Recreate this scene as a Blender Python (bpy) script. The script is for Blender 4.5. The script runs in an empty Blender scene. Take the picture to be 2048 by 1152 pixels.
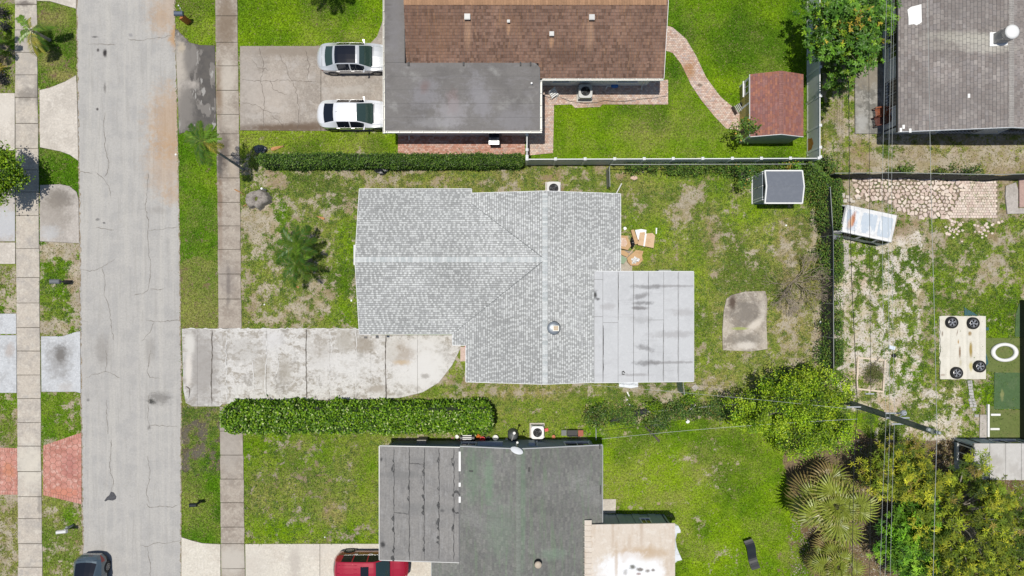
import bpy, math, random
import numpy as np
from mathutils import Vector, Matrix
random.seed(7)
S = bpy.context.scene
COL = S.collection
# ------------------------------------------------------------------ camera, sky, sun, exposure
CAM_H, PPM = 45.0, 30.0          # drone height in metres; photograph pixels per metre on the ground
cam_d = bpy.data.cameras.new('camera'); cam = bpy.data.objects.new('camera', cam_d); COL.objects.link(cam)
cam.location = (0, 0, CAM_H); cam_d.sensor_width = 36; cam_d.lens = 36 * CAM_H * PPM / 2048
cam_d.clip_end = 2000; S.camera = cam
SUN_DIR = Vector((-0.115, 0.045, 1.0)).normalized()     # towards the sun, almost overhead
wd = bpy.data.worlds.new('World'); S.world = wd; wd.use_nodes = True
wn = wd.node_tree; sky = wn.nodes.new('ShaderNodeTexSky'); sky.sky_type = 'NISHITA'; sky.sun_disc = False
sky.sun_elevation = math.asin(SUN_DIR.z); sky.sun_rotation = math.atan2(SUN_DIR.x, SUN_DIR.y)
bg = wn.nodes['Background']; bg.inputs['Strength'].default_value = 0.09
wn.links.new(sky.outputs[0], bg.inputs[0])
sd = bpy.data.lights.new('sun', 'SUN'); sun = bpy.data.objects.new('sun', sd); COL.objects.link(sun)
sd.energy = 4.3; sd.angle = math.radians(0.5); sd.color = (1.0, 0.955, 0.875)
sun.rotation_euler = SUN_DIR.to_track_quat('Z', 'Y').to_euler(); sun.location = (0, 0, 60)
S.view_settings.view_transform = 'Standard'; S.view_settings.look = 'None'; S.view_settings.gamma = 1
S.view_settings.exposure = -0.2; S.view_settings.use_curve_mapping = False
S.render.engine = 'CYCLES'

# ------------------------------------------------------------------ coordinates
def X(px, h=0.0): return (px - 1024) / PPM * (1 - h / CAM_H)
def Y(py, h=0.0): return (576 - py) / PPM * (1 - h / CAM_H)
def P(px, py, h=0.0): return (X(px, h), Y(py, h))
def PP(pts, h=0.0): return [P(a, b, h) for a, b in pts]
def srgb(r, g, b):
    f = lambda c: (c / 12.92 if c <= .04045 else ((c + .055) / 1.055) ** 2.4)
    return (f(r / 255), f(g / 255), f(b / 255))

# ------------------------------------------------------------------ materials
TONE = {'old_road_asphalt': .84, 'sidewalk_concrete_brown': .87, 'sidewalk_concrete_tan': .98, 'aged_driveway_concrete': 1.0, 'grey_flat_roof': .63, 'grey_rolled_roofing': .84, 'white_flat_roof': .80,
        'weathered_stump': .8, 'stained_pad': 1.05, 'taupe_shingle': .92, 'brown_shingle': .9, 'red_shingle': .8, 'charcoal_shingle': 1.1, 'cream_tarpaulin': .92, 'peeling_white_driveway': .92, 'clay_pavers': .9, 'mossy_patio_concrete': .8}
KT = [1.0]
def V4(c): return (c[0] * KT[0], c[1] * KT[0], c[2] * KT[0], 1)
def material(name, col, rough=.8, metal=0, layers=(), blobs=(), bump=None, attr=None, coord='pos', spec=.5,
             coat=0, tr=0, fine=None):
    if fine is None: fine = {'old_road_asphalt': .10, 'white_flat_roof': .05, 'grey_flat_roof': .09, 'pale_trailer_roof': .06, 'white_fascia': 0, 'cream_coated_roof': .07}.get(name, .17) if coord == 'pos' and rough > .7 and not tr else 0
    KT[0] = TONE.get(name, 1.0); m = bpy.data.materials.new(name); m.use_nodes = True; nt = m.node_tree; N = nt.nodes; L = nt.links
    b = N['Principled BSDF']
    b.inputs['Roughness'].default_value = rough; b.inputs['Metallic'].default_value = metal
    b.inputs['Specular IOR Level'].default_value = spec; b.inputs['Coat Weight'].default_value = coat
    b.inputs['Coat Roughness'].default_value = .05
    if coord == 'pos':
        g = N.new('ShaderNodeNewGeometry'); pos = g.outputs['Position']
    else:
        g = N.new('ShaderNodeTexCoord'); pos = g.outputs['Object']
    if attr:
        a = N.new('ShaderNodeAttribute'); a.attribute_name = attr; cur = a.outputs['Color']
    else:
        c = N.new('ShaderNodeRGB'); c.outputs[0].default_value = V4(col); cur = c.outputs[0]
    def mix(fac, A, B, mode='MIX'):
        x = N.new('ShaderNodeMix'); x.data_type = 'RGBA'; x.blend_type = mode
        if isinstance(fac, (int, float)): x.inputs[0].default_value = fac
        else: L.new(fac, x.inputs[0])
        L.new(A, x.inputs[6])
        if isinstance(B, tuple): x.inputs[7].default_value = V4(B)
        else: L.new(B, x.inputs[7])
        return x.outputs[2]
    def noise(scale, detail, stretch, off=0, rgh=.6, dist=0):
        v = pos
        if stretch != (1, 1, 1) or off:
            mp = N.new('ShaderNodeMapping'); L.new(pos, mp.inputs[0]); mp.inputs['Scale'].default_value = stretch
            mp.inputs['Location'].default_value = (off, off * .7, 0); v = mp.outputs[0]
        n = N.new('ShaderNodeTexNoise'); n.inputs['Scale'].default_value = scale; n.inputs['Detail'].default_value = detail
        n.inputs['Roughness'].default_value = rgh; n.inputs['Distortion'].default_value = dist
        L.new(v, n.inputs['Vector']); return n.outputs[0]
    def mr(v, a, b_, c_=0, d_=1, smooth=True):
        r = N.new('ShaderNodeMapRange'); r.interpolation_type = 'SMOOTHSTEP' if smooth else 'LINEAR'
        L.new(v, r.inputs[0])
        for i, q in enumerate((a, b_, c_, d_)): r.inputs[i + 1].default_value = q
        return r.outputs[0]
    for i, ly in enumerate(layers):
        # (scale, colour, lo, hi, strength, stretch, mode, detail)
        ly = list(ly) + [None] * (8 - len(ly)); sc, c2, lo, hi, st, sx, mode, det = ly
        n = noise(sc, det or 4, sx or (1, 1, 1), off=3.1 * i + 1.7)
        f = mr(n, lo, hi, 0, st if st is not None else 1)
        cur = mix(f, cur, c2, mode or 'MIX')
    if fine:
        f = mr(noise(8.5, 3, (1, 1, 1), off=5.5, rgh=.7), .28, .72, 0, 1, False)
        gcol = N.new('ShaderNodeVectorMath'); gcol.operation = 'SCALE'; L.new(cur, gcol.inputs[0]); L.new(mr(f, 0, 1, 1 - fine, 1 + fine * .8, False), gcol.inputs['Scale']); cur = gcol.outputs[0]
    if blobs:
        nz = noise(2.6, 7, (1, 1, 1), off=9.2, rgh=.72)
        for bl in blobs:
            bl = list(bl) + [None] * (9 - len(bl)); px, py, rx, ry, c2, st, h, ns, ang = bl
            h = h or 0; ns = .9 if ns is None else ns
            s = N.new('ShaderNodeVectorMath'); s.operation = 'SUBTRACT'; L.new(pos, s.inputs[0]); s.inputs[1].default_value = (X(px, h), Y(py, h), 0)
            o = s.outputs[0]
            if ang:
                vr = N.new('ShaderNodeVectorRotate'); vr.rotation_type = 'Z_AXIS'; L.new(o, vr.inputs[0]); vr.inputs['Angle'].default_value = math.radians(ang); o = vr.outputs[0]
            s2 = N.new('ShaderNodeVectorMath'); s2.operation = 'MULTIPLY'; L.new(o, s2.inputs[0]); s2.inputs[1].default_value = (PPM / rx, PPM / ry, 0)
            ln = N.new('ShaderNodeVectorMath'); ln.operation = 'LENGTH'; L.new(s2.outputs[0], ln.inputs[0])
            ad = N.new('ShaderNodeMath'); ad.operation = 'MULTIPLY_ADD'; L.new(nz, ad.inputs[0]); ad.inputs[1].default_value = -(ns + .25) * 2.2; L.new(ln.outputs['Value'], ad.inputs[2])
            f = mr(ad.outputs[0], 1.0 - ns * 1.1, .05 - ns * 1.1, 0, st)
            cur = mix(f, cur, c2)
    if tr:
        d = N.new('ShaderNodeBsdfTranslucent'); L.new(cur, d.inputs[0]); ms = N.new('ShaderNodeMixShader'); ms.inputs[0].default_value = tr
        L.new(b.outputs[0], ms.inputs[1]); L.new(d.outputs[0], ms.inputs[2]); L.new(ms.outputs[0], N['Material Output'].inputs[0])
    L.new(cur, b.inputs['Base Color'])
    if bump:
        n = noise(bump[0], 5, bump[2] if len(bump) > 2 else (1, 1, 1), off=.5); bp = N.new('ShaderNodeBump'); bp.inputs['Strength'].default_value = bump[1]
        bp.inputs['Distance'].default_value = .03; L.new(n, bp.inputs['Height']); L.new(bp.outputs[0], b.inputs['Normal'])
    return m

# ------------------------------------------------------------------ objects
def wloc(o):
    v = Vector((0, 0, 0))
    while o is not None: v += o.location; o = o.parent
    return v
def tag(o, label=None, cat=None, group=None, kind=None):
    if label: o['label'] = label
    if cat: o['category'] = cat
    if group: o['group'] = group
    if kind: o['kind'] = kind
    return o
def thing(name, label, cat, loc, group=None, rz=0):
    o = bpy.data.objects.new(name, None); COL.objects.link(o); o.empty_display_size = .3
    o.location = loc if len(loc) == 3 else (loc[0], loc[1], 0); o.rotation_euler = (0, 0, rz)
    return tag(o, label, cat, group)
def link(name, me, parent=None, loc=(0, 0, 0), rot=(0, 0, 0), sc=(1, 1, 1)):
    o = bpy.data.objects.new(name, me); COL.objects.link(o); o.parent = parent; o.location = loc; o.rotation_euler = rot; o.scale = sc
    return o
def copy_tree(o, parent=None):
    c = o.copy(); COL.objects.link(c); c.parent = parent
    for ch in list(o.children): copy_tree(ch, c)
    return c

class MB:
    """collects polygons; one build() gives one mesh object"""
    def __init__(s): s.v = []; s.f = []; s.c = []; s.mi = []; s.cc = (1, 1, 1); s.m = 0
    def poly(s, pts, c=None):
        n = len(s.v); s.v += [tuple(p) for p in pts]; s.f.append(tuple(range(n, n + len(pts)))); s.c.append(c or s.cc); s.mi.append(s.m)
    def mesh(s, vs, fs, c=None):
        n = len(s.v); s.v += [tuple(p) for p in vs]
        for f in fs: s.f.append(tuple(i + n for i in f)); s.c.append(c or s.cc); s.mi.append(s.m)
    def box(s, x0, y0, z0, x1, y1, z1, c=None, rz=0, piv=None, M=None):
        vs = [(x, y, z) for z in (z0, z1) for y in (y0, y1) for x in (x0, x1)]
        if rz:
            px, py = piv or ((x0 + x1) / 2, (y0 + y1) / 2); ca, sa = math.cos(rz), math.sin(rz)
            vs = [(px + (x - px) * ca - (y - py) * sa, py + (x - px) * sa + (y - py) * ca, z) for x, y, z in vs]
        if M is not None: vs = [tuple(M @ Vector(v)) for v in vs]
        s.mesh(vs, [(0, 2, 3, 1), (4, 5, 7, 6), (0, 1, 5, 4), (2, 6, 7, 3), (0, 4, 6, 2), (1, 3, 7, 5)], c)
        return s
    def prism(s, poly, z0, z1, c=None, ztop=None, zbot=None, inset=0.0):
        """poly: xy list; z1 or ztop(x,y) for the top, z0 or zbot(x,y) for the bottom"""
        a = sum(poly[i][0] * poly[(i + 1) % len(poly)][1] - poly[(i + 1) % len(poly)][0] * poly[i][1] for i in range(len(poly)))
        if a < 0: poly = poly[::-1]
        n = len(poly)
        zt = ztop or (lambda x, y: z1); zb = zbot or (lambda x, y: z0)
        if inset:                      # chamfered top edge
            cx = sum(p[0] for p in poly) / n; cy = sum(p[1] for p in poly) / n
            def ins(p):
                d = math.hypot(p[0] - cx, p[1] - cy) + 1e-6; k = max(0, 1 - inset / d); return (cx + (p[0] - cx) * k, cy + (p[1] - cy) * k)
            q = [ins(p) for p in poly]
            vs = [(x, y, zb(x, y)) for x, y in poly] + [(x, y, zt(x, y) - inset) for x, y in poly] + [(x, y, zt(x, y)) for x, y in q]
            fs = [tuple(range(2 * n, 3 * n))]
            for i in range(n):
                j = (i + 1) % n; fs += [(i, j, n + j, n + i), (n + i, n + j, 2 * n + j, 2 * n + i)]
        else:
            vs = [(x, y, zb(x, y)) for x, y in poly] + [(x, y, zt(x, y)) for x, y in poly]
            fs = [tuple(range(n, 2 * n)), tuple(range(n - 1, -1, -1))]
            for i in range(n):
                j = (i + 1) % n; fs.append((i, j, n + j, n + i))
        s.mesh(vs, fs, c); return s
    def tube(s, pts, r, n=6, c=None, cap=True):
        pts = [Vector(p) for p in pts]; rs = r if isinstance(r, (list, tuple)) else [r] * len(pts)
        vs = []; up = Vector((0, 0, 1))
        for i, p in enumerate(pts):
            d = (pts[min(i + 1, len(pts) - 1)] - pts[max(i - 1, 0)]).normalized()
            a = d.cross(up if abs(d.z) < .9 else Vector((1, 0, 0))).normalized(); b = d.cross(a)
            for k in range(n):
                t = 2 * math.pi * k / n; vs.append(p + (a * math.cos(t) + b * math.sin(t)) * rs[i])
        fs = []
        for i in range(len(pts) - 1):
            for k in range(n):
                k2 = (k + 1) % n; fs.append((i * n + k, i * n + k2, (i + 1) * n + k2, (i + 1) * n + k))
        if cap: fs.append(tuple(range(n))); fs.append(tuple(range((len(pts) - 1) * n, len(pts) * n))[::-1])
        s.mesh(vs, fs, c); return s
    def cyl(s, x, y, z0, z1, r0, r1=None, n=16, c=None):
        r1 = r0 if r1 is None else r1
        vs = [(x + r * math.cos(2 * math.pi * k / n), y + r * math.sin(2 * math.pi * k / n), z) for z, r in ((z0, r0), (z1, r1)) for k in range(n)]
        fs = [(k, (k + 1) % n, n + (k + 1) % n, n + k) for k in range(n)] + [tuple(range(n))[::-1], tuple(range(n, 2 * n))]
        s.mesh(vs, fs, c); return s
    def lathe(s, x, y, prof, n=20, c=None, M=None):
        vs = [(x + r * math.cos(2 * math.pi * k / n), y + r * math.sin(2 * math.pi * k / n), z) for r, z in prof for k in range(n)]
        if M is not None: vs = [tuple(M @ Vector(v)) for v in vs]
        fs = [(i * n + k, i * n + (k + 1) % n, (i + 1) * n + (k + 1) % n, (i + 1) * n + k) for i in range(len(prof) - 1) for k in range(n)]
        s.mesh(vs, fs, c); return s
    def build(s, name, mat, parent=None, smooth=False, label=None, cat=None, group=None, kind=None, origin=None):
        v = np.array(s.v, dtype=float)
        if parent is not None: o = np.array(wloc(parent))
        elif origin is not None: o = np.array(origin, dtype=float)
        else:
            o = (v.min(0) + v.max(0)) / 2; o[2] = v[:, 2].min()
        v = v - o
        me = bpy.data.meshes.new(name); me.from_pydata(v.tolist(), [], s.f)
        mats = mat if isinstance(mat, (list, tuple)) else [mat]
        for m in mats: me.materials.append(m)
        if len(mats) > 1: me.polygons.foreach_set('material_index', s.mi)
        if any(c != (1, 1, 1) for c in s.c):
            ca = me.color_attributes.new('col', 'FLOAT_COLOR', 'CORNER'); arr = []
            for f, c in zip(s.f, s.c): arr += [c[0], c[1], c[2], 1] * len(f)
            ca.data.foreach_set('color', arr)
        if smooth: me.polygons.foreach_set('use_smooth', [True] * len(s.f))
        me.update()
        ob = bpy.data.objects.new(name, me); COL.objects.link(ob)
        if parent is not None: ob.parent = parent
        else: ob.location = o
        tag(ob, label, cat, group, kind); return ob

def np_mesh(name, v, k, mat, cols=None, parent=None, smooth=False, origin=(0, 0, 0), **kw):
    """v: (M*k,3) unshared vertices, k per face, cols (M,3)"""
    v = np.asarray(v, dtype=np.float32); M = len(v) // k
    o = np.array(wloc(parent)) if parent is not None else np.array(origin)
    me = bpy.data.meshes.new(name); me.vertices.add(len(v)); me.vertices.foreach_set('co', (v - o.astype(np.float32)).ravel())
    me.loops.add(len(v)); me.loops.foreach_set('vertex_index', np.arange(len(v), dtype=np.int32))
    me.polygons.add(M); me.polygons.foreach_set('loop_start', np.arange(M, dtype=np.int32) * k)
    me.polygons.foreach_set('loop_total', np.full(M, k, dtype=np.int32))
    me.update(calc_edges=True)
    if cols is not None:
        ca = me.color_attributes.new('col', 'FLOAT_COLOR', 'CORNER')
        c4 = np.ones((M, 4), dtype=np.float32); c4[:, :3] = cols
        ca.data.foreach_set('color', np.repeat(c4, k, axis=0).ravel())
    me.materials.append(mat)
    ob = bpy.data.objects.new(name, me); COL.objects.link(ob)
    if parent is not None: ob.parent = parent
    else: ob.location = tuple(o)
    tag(ob, **kw); return ob

# ------------------------------------------------------------------ noise and polygons in numpy
def vnoise(x, y, scale, seed):
    r = np.random.RandomState(seed).rand(256, 256)
    x = np.asarray(x) / scale + 97.3; y = np.asarray(y) / scale + 51.7
    xi = np.floor(x).astype(int); yi = np.floor(y).astype(int); fx = x - xi; fy = y - yi
    fx = fx * fx * (3 - 2 * fx); fy = fy * fy * (3 - 2 * fy); g = lambda a, b: r[a & 255, b & 255]
    return (g(xi, yi) * (1 - fx) + g(xi + 1, yi) * fx) * (1 - fy) + (g(xi, yi + 1) * (1 - fx) + g(xi + 1, yi + 1) * fx) * fy
def fbm(x, y, scale, seed, oct=4, gain=.55):
    s = 0; a = 1; t = 0
    for i in range(oct): s = s + a * vnoise(x, y, scale / 2 ** i, seed + i * 13); t += a; a *= gain
    return s / t
def inside(px, py, poly):
    r = np.zeros(px.shape, bool); n = len(poly)
    for i in range(n):
        x1, y1 = poly[i]; x2, y2 = poly[(i + 1) % n]
        if y1 == y2: continue
        c = ((y1 > py) != (y2 > py)) & (px < (x2 - x1) * (py - y1) / (y2 - y1) + x1); r ^= c
    return r
def pin(x, y, poly):
    r = False; n = len(poly)
    for i in range(n):
        x1, y1 = poly[i]; x2, y2 = poly[(i + 1) % n]
        if (y1 > y) != (y2 > y) and x < (x2 - x1) * (y - y1) / (y2 - y1) + x1: r = not r
    return r
def clip(poly, cp):
    """Sutherland-Hodgman, cp convex counter-clockwise"""
    out = poly
    for i in range(len(cp)):
        (ax, ay), (bx, by) = cp[i], cp[(i + 1) % len(cp)]; inp = out; out = []
        side = lambda p: (bx - ax) * (p[1] - ay) - (by - ay) * (p[0] - ax)
        for j in range(len(inp)):
            p, q = inp[j], inp[(j + 1) % len(inp)]; sp, sq = side(p), side(q)
            if sp >= 0: out.append(p)
            if (sp >= 0) != (sq >= 0):
                t = sp / (sp - sq); out.append((p[0] + (q[0] - p[0]) * t, p[1] + (q[1] - p[1]) * t))
        if len(out) < 3: return []
    return out
def ccw(p):
    a = sum(p[i][0] * p[(i + 1) % len(p)][1] - p[(i + 1) % len(p)][0] * p[i][1] for i in range(len(p)))
    return p if a > 0 else p[::-1]
def lerp(a, b, t): return a + (b - a) * t
def mixc(a, b, t): return tuple(a[i] + (b[i] - a[i]) * t for i in range(3))
def rr(a, b): return random.uniform(a, b)
def jit(c, k=.15):
    f = 1 + rr(-k, k); return (c[0] * f, c[1] * f, c[2] * f)
# ================================================================== GROUND
G_LUSH = (.085, .195, .006); G_LIME = (.22, .345, .008); G_DRY = (.30, .27, .09); G_DEEP = (.045, .115, .008)
S_SAND = (.41, .36, .275); S_WHITE = (.62, .57, .50); S_BROWN = (.20, .145, .095); S_GREY = (.36, .31, .26)
# polygon (photo pixels), cover, dry, lime, soil colour
ZONES = [
 ([(-600,-600),(2700,-600),(2700,1800),(-600,1800)], .75, .35, .3, S_SAND),
 ([(340,-60),(440,-60),(440,92),(340,92)], 1.1, .30, .85, S_BROWN),
 ([(340,240),(440,240),(440,520),(340,520)], 1.15, .03, .12, S_BROWN),
 ([(340,520),(440,520),(440,660),(340,660)], .92, .40, .15, S_BROWN),
 ([(470,-60),(775,-60),(775,95),(470,95)], 1.25, .0, .5, S_BROWN),
 ([(470,258),(800,258),(800,310),(470,310)], 1.1, .30, .85, S_SAND),
 ([(480,330),(725,330),(725,660),(480,660)], .72, .35, .35, S_SAND),
 ([(725,330),(1215,330),(1215,390),(725,390)], .72, .55, .45, S_SAND),
 ([(1050,150),(1650,150),(1650,322),(1050,322)], 1.3, .04, .55, S_BROWN),
 ([(1330,-60),(1640,-60),(1640,160),(1330,160)], 1.3, .0, .35, S_BROWN),
 ([(1215,330),(1650,330),(1650,800),(1215,800)], .88, .42, .55, S_SAND),
 ([(1560,440),(1650,440),(1650,720),(1560,720)], .74, .75, .3, S_SAND),
 ([(1640,130),(1712,130),(1712,345),(1640,345)], .66, .5, .65, S_SAND),
 ([(1705,262),(2100,262),(2100,348),(1705,348)], .40, .7, .6, S_SAND),
 ([(1672,348),(2100,348),(2100,480),(1672,480)], .45, .3, .45, S_SAND),
 ([(1672,470),(1860,470),(1860,790),(1672,790)], .56, .18, .3, S_WHITE),
 ([(1840,440),(2100,440),(2100,880),(1840,880)], .72, .25, .55, S_SAND),
 ([(1700,780),(1925,780),(1925,900),(1700,900)], .58, .4, .55, S_WHITE),
 ([(1200,835),(1500,830),(1500,1300),(1200,1300)], 1.05, .08, .85, S_SAND),
 ([(1480,830),(1760,830),(1640,1300),(1480,1300)], 1.1, .03, .65, S_BROWN),
 ([(1560,880),(1700,850),(1760,880),(2100,880),(2100,1300),(1700,1300),(1620,1120)], .25, .7, .2, S_BROWN),
 ([(480,862),(770,862),(770,1092),(480,1092)], .95, .22, .55, S_GREY),
 ([(355,812),(445,812),(445,960),(355,960)], .62, .25, .1, (.13,.115,.09)),
 ([(355,950),(445,950),(445,1090),(355,1090)], 1.05, .12, .25, S_BROWN),
 ([(880,660),(1245,660),(1245,800),(880,800)], .72, .5, .5, S_SAND),
 ([(985,795),(1215,795),(1215,895),(985,895)], .98, .2, .45, S_SAND),
 ([(1215,765),(1490,765),(1490,835),(1215,835)], .78, .4, .5, S_SAND),
 ([(60,-60),(162,-60),(162,185),(60,185)], .98, .40, .15, S_BROWN),
 ([(70,285),(162,285),(162,380),(70,380)], 1.1, .03, .1, S_BROWN),
 ([(70,470),(165,470),(165,672),(70,672)], .62, .12, .3, S_SAND),
 ([(75,780),(168,780),(168,900),(75,900)], .98, .08, .1, S_SAND),
 ([(75,980),(172,980),(172,1300),(75,1300)], .82, .45, .15, S_SAND),
 ([(-60,-60),(36,-60),(36,190),(-60,190)], .62, .4, .3, (.30,.26,.2)),
 ([(-60,300),(36,300),(36,372),(-60,372)], .9, .1, .3, S_BROWN),
 ([(-60,520),(36,520),(36,640),(-60,640)], .66, .3, .5, S_SAND),
 ([(-60,780),(36,780),(36,900),(-60,900)], .8, .15, .2, S_SAND),
 ([(-60,985),(40,985),(40,1300),(-60,1300)], .58, .6, .15, S_SAND),
]
# blobs px,py,rx,ry: add to cover, add to dry
GBL = [(530,455,30,60,-.6,0),(498,452,22,30,-.9,0),(600,628,60,22,-.42,.1),(640,590,28,34,-.4,0),(515,600,30,40,-.3,.1),(545,360,30,26,-.5,0),
 (560,420,25,25,.25,-.2),(690,520,22,90,.45,-.3),(640,640,80,14,.35,-.1),(600,380,40,20,.35,-.2),(760,358,34,14,-.5,0),
 (115,500,38,16,-.85,0),(105,655,40,14,-.9,0),(152,590,10,60,-.55,0),(110,590,30,50,.35,0),(140,815,14,18,-.35,0),(125,855,14,10,-.3,0),
 (1475,860,160,14,.1,.1),(1385,390,24,22,-.7,.2),(1245,352,22,9,-.8,0),(1360,425,30,30,-.42,.4),(1425,480,22,60,-.35,.45),(1570,480,30,40,-.35,.4),
 (1628,470,7,60,-.9,.2),(1632,680,10,60,-.9,.2),(1575,650,30,40,-.35,.4),(1430,770,40,22,-.25,.5),(1650,760,20,16,-.5,0),
 (1290,640,20,60,.0,0),(1395,560,30,90,.35,-.2),(1300,480,40,60,.25,-.1),(1500,440,50,20,.3,-.2),
 (1345,352,60,14,.3,-.2),(1535,402,40,30,.3,-.15),(1560,300,60,12,.2,-.2),
 (1250,975,60,50,-.06,.2),(1400,920,60,40,-.12,.25),(1340,1000,60,30,-.12,.25),(1430,1100,50,20,-.10,.2),(1360,940,90,60,0,.1),(1258,870,12,10,-.4,0),
 (670,1025,22,26,-.35,.45),(700,1065,40,16,-.6,0),(560,880,60,20,-.22,.1),(520,960,26,60,0,.35),(600,960,40,30,0,.25),(590,1060,80,18,.15,-.2),(730,940,26,60,.2,-.25),(590,905,30,18,0,.3),
 (400,880,30,40,-.35,0),(372,900,9,80,-.5,0),(400,828,40,10,.35,-.1),(408,920,14,14,.35,-.1),
 (1100,780,60,8,-.3,.3),(1035,790,60,12,-.25,.35),(1010,825,40,10,.1,.1),(1290,785,50,10,-.35,.2),
 (1330,800,25,18,-.5,.2),(1400,775,10,8,-.6,0),(1260,835,40,10,-.4,.1),
 (960,350,40,14,.35,-.3),(840,352,30,12,.3,-.2),(1010,345,40,12,.1,.2),(700,350,30,14,-.3,0),
 (1740,640,40,60,-.08,0),(1700,560,20,30,-.45,0),(1720,720,50,30,-.35,0),(1800,590,40,40,.25,0),(1880,590,50,50,.25,0),(1850,600,18,30,-.5,0),(1985,540,24,34,-.6,0),(2010,480,30,20,-.3,0),
 (1860,480,30,24,-.5,0),(1930,500,50,30,.15,0),(1700,430,20,30,-.3,0),(1820,480,30,20,-.4,0),(1990,610,50,40,.4,-.2),(2000,660,40,30,.4,-.2),(1980,800,14,40,.5,-.2),
 (1770,300,30,20,.2,-.2),(1940,320,60,16,-.35,0),(1680,260,10,90,-.25,.1),
 (1780,810,30,20,-.3,0),(1830,820,40,20,.2,0),(1720,870,30,20,-.5,.2),(1900,850,20,20,-.4,0),(1860,880,30,14,-.4,0),
 (1640,1010,60,120,.0,0),(1600,1110,40,30,-.4,.4),(100,120,26,22,0,.5),(110,40,30,20,0,.4),(120,150,30,12,-.1,.5),(75,1000,20,30,-.2,0),(110,1030,14,14,-.4,.1),(140,1030,24,20,.3,-.3),
 (1550,270,60,30,0,.0),(1290,270,50,30,0,.25),(1180,250,30,40,0,-.1),(1440,200,14,10,-.3,.1),(1210,205,60,8,0,-.1)]
R = lambda a, b, c, d: [(a, b), (c, b), (c, d), (a, d)]
ROAD = [(152,-80),(153,0),(158,384),(162,768),(167,1152),(168,1240),(361,1240),(362,1100),(363,768),(358,384),(349,0),(348,-80)]
SWL = lambda y: (lerp(30, 37, y / 1152), lerp(74, 85, y / 1152))
SWR = lambda y: (lerp(431, 443, y / 1152), lerp(475, 490, y / 1152))
APRON_L1 = [(79,180),(100,175),(130,163),(153,150),(156,235),(157,322),(140,310),(120,303),(80,295)]
APRON_L0 = [(74,-60),(153,-60),(153,18),(125,10),(100,3),(74,2)]
APRON_L2 = [(80,370),(120,368),(140,372),(154,384),(158,400),(159,487),(80,483)]
APRON_L3 = [(82,672),(125,672),(150,664),(161,662),(162,787),(152,784),(83,784)]
DRIVE_TOP = [(480,92),(735,92),(755,72),(768,35),(775,0),(800,0),(800,263),(480,261)]
APRON_TOP = [(350,60),(354,58),(365,70),(380,85),(400,90),(430,91),(433,250),(425,263),(395,262),(375,264),(358,268),(356,200)]
DRIVE_MAIN = [(364,657),(742,657),(742,670),(922,670),(922,695),(905,730),(878,765),(845,785),(800,796),(700,799),(560,802),(445,808),(440,813),(385,813),(372,806),(367,780)]
DRIVE_BOT = [(363,1074),(385,1081),(405,1086),(442,1088),(864,1087),(864,1240),(363,1240)]
PAD = [(1462,590),(1490,583),(1530,582),(1534,600),(1532,640),(1534,698),(1500,703),(1445,700),(1444,660),(1447,620),(1452,598)]
HARD = [ROAD, APRON_L0, APRON_L1, APRON_L2, APRON_L3, DRIVE_TOP, APRON_TOP, DRIVE_MAIN, DRIVE_BOT, PAD,
 [(30,-60),(74,-60),(86,1240),(38,1240)], [(431,-60),(475,-60),(491,1240),(444,1240)],
 [(85,890),(163,864),(164,1008),(85,990)], R(-60,893,36,990), R(-60,186,31,301), R(-60,372,31,532), R(-60,627,35,786),
 R(724,398,1230,760), R(800,-60,1320,160), R(800,120,1076,300), R(775,872,1200,1250), R(1762,-60,2100,268), R(1080,157,1335,209), R(1055,195,1108,310),
 [(1330,55),(1350,58),(1375,85),(1400,130),(1420,170),(1450,205),(1478,228),(1485,262),(1455,258),(1430,235),(1405,205),(1385,175),(1365,130),(1345,105),(1330,100)],
 R(1240,500,1265,545), R(1200,545,1370,755), R(1708,130,1760,268), R(1480,150,1590,285), R(1503,350,1583,407), R(1912,878,2100,990)]

def ground_fields(x, y):
    px = 1024 + x * PPM; py = 576 - y * PPM
    jx = px + (fbm(x, y, 1.1, 3) - .5) * 34; jy = py + (fbm(x, y, 1.1, 9) - .5) * 34
    cover = np.zeros(x.shape); dry = np.zeros(x.shape); lime = np.zeros(x.shape); soil = np.zeros(x.shape + (3,))
    for poly, c, d, l, s in ZONES:
        m = inside(jx, jy, poly); cover[m] = c; dry[m] = d; lime[m] = l; soil[m] = s
    for bx, by, rx, ry, dc, dd in GBL:
        r = np.sqrt(((px - bx) / rx) ** 2 + ((py - by) / ry) ** 2) + (fbm(x, y, .8, 21) - .5) * 1.1
        f = np.clip((1.25 - r) / .7, 0, 1); cover += f * dc * .72; dry += f * dd
    n = fbm(x, y, 1.5, 31, 5, .72); n2 = fbm(x, y, 3.0, 41, 4); n3 = fbm(x, y, .5, 47, 3)
    n4 = fbm(x, y, .38, 49, 3, .6); cov = cover + (n - .5) * .70 + (n4 - .5) * 1.55
    dr = np.clip(dry + (n2 - .5) * .9 + (n3 - .5) * .35, 0, 1)
    li = np.clip(lime + (fbm(x, y, 2.2, 53) - .5) * 1.1 + (n3 - .5) * .4, 0, 1)
    g = np.array(G_LUSH) * (1 - li[..., None]) + np.array(G_LIME) * li[..., None]
    g = g * (1 - dr[..., None]) + (np.array(G_DRY)) * dr[..., None]
    dp = np.clip((fbm(x, y, 2.6, 61) - .52) * 3, 0, .55)[..., None]; g = g * (1 - dp) + np.array(G_DEEP) * dp
    s = soil * (.8 + .4 * fbm(x, y, .9, 71)[..., None])
    s = s * (1 - np.clip((fbm(x, y, .45, 77, 3) - .48) * 3.2, 0, .6)[..., None] * (1 - np.array((.72, .66, .42)))) ; s = s * (1 - np.clip((fbm(x, y, 1.7, 73) - .55) * 3, 0, .7)[..., None] * (1 - np.array((.75, .62, .5))))
    return cov, g, s, dr

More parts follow.
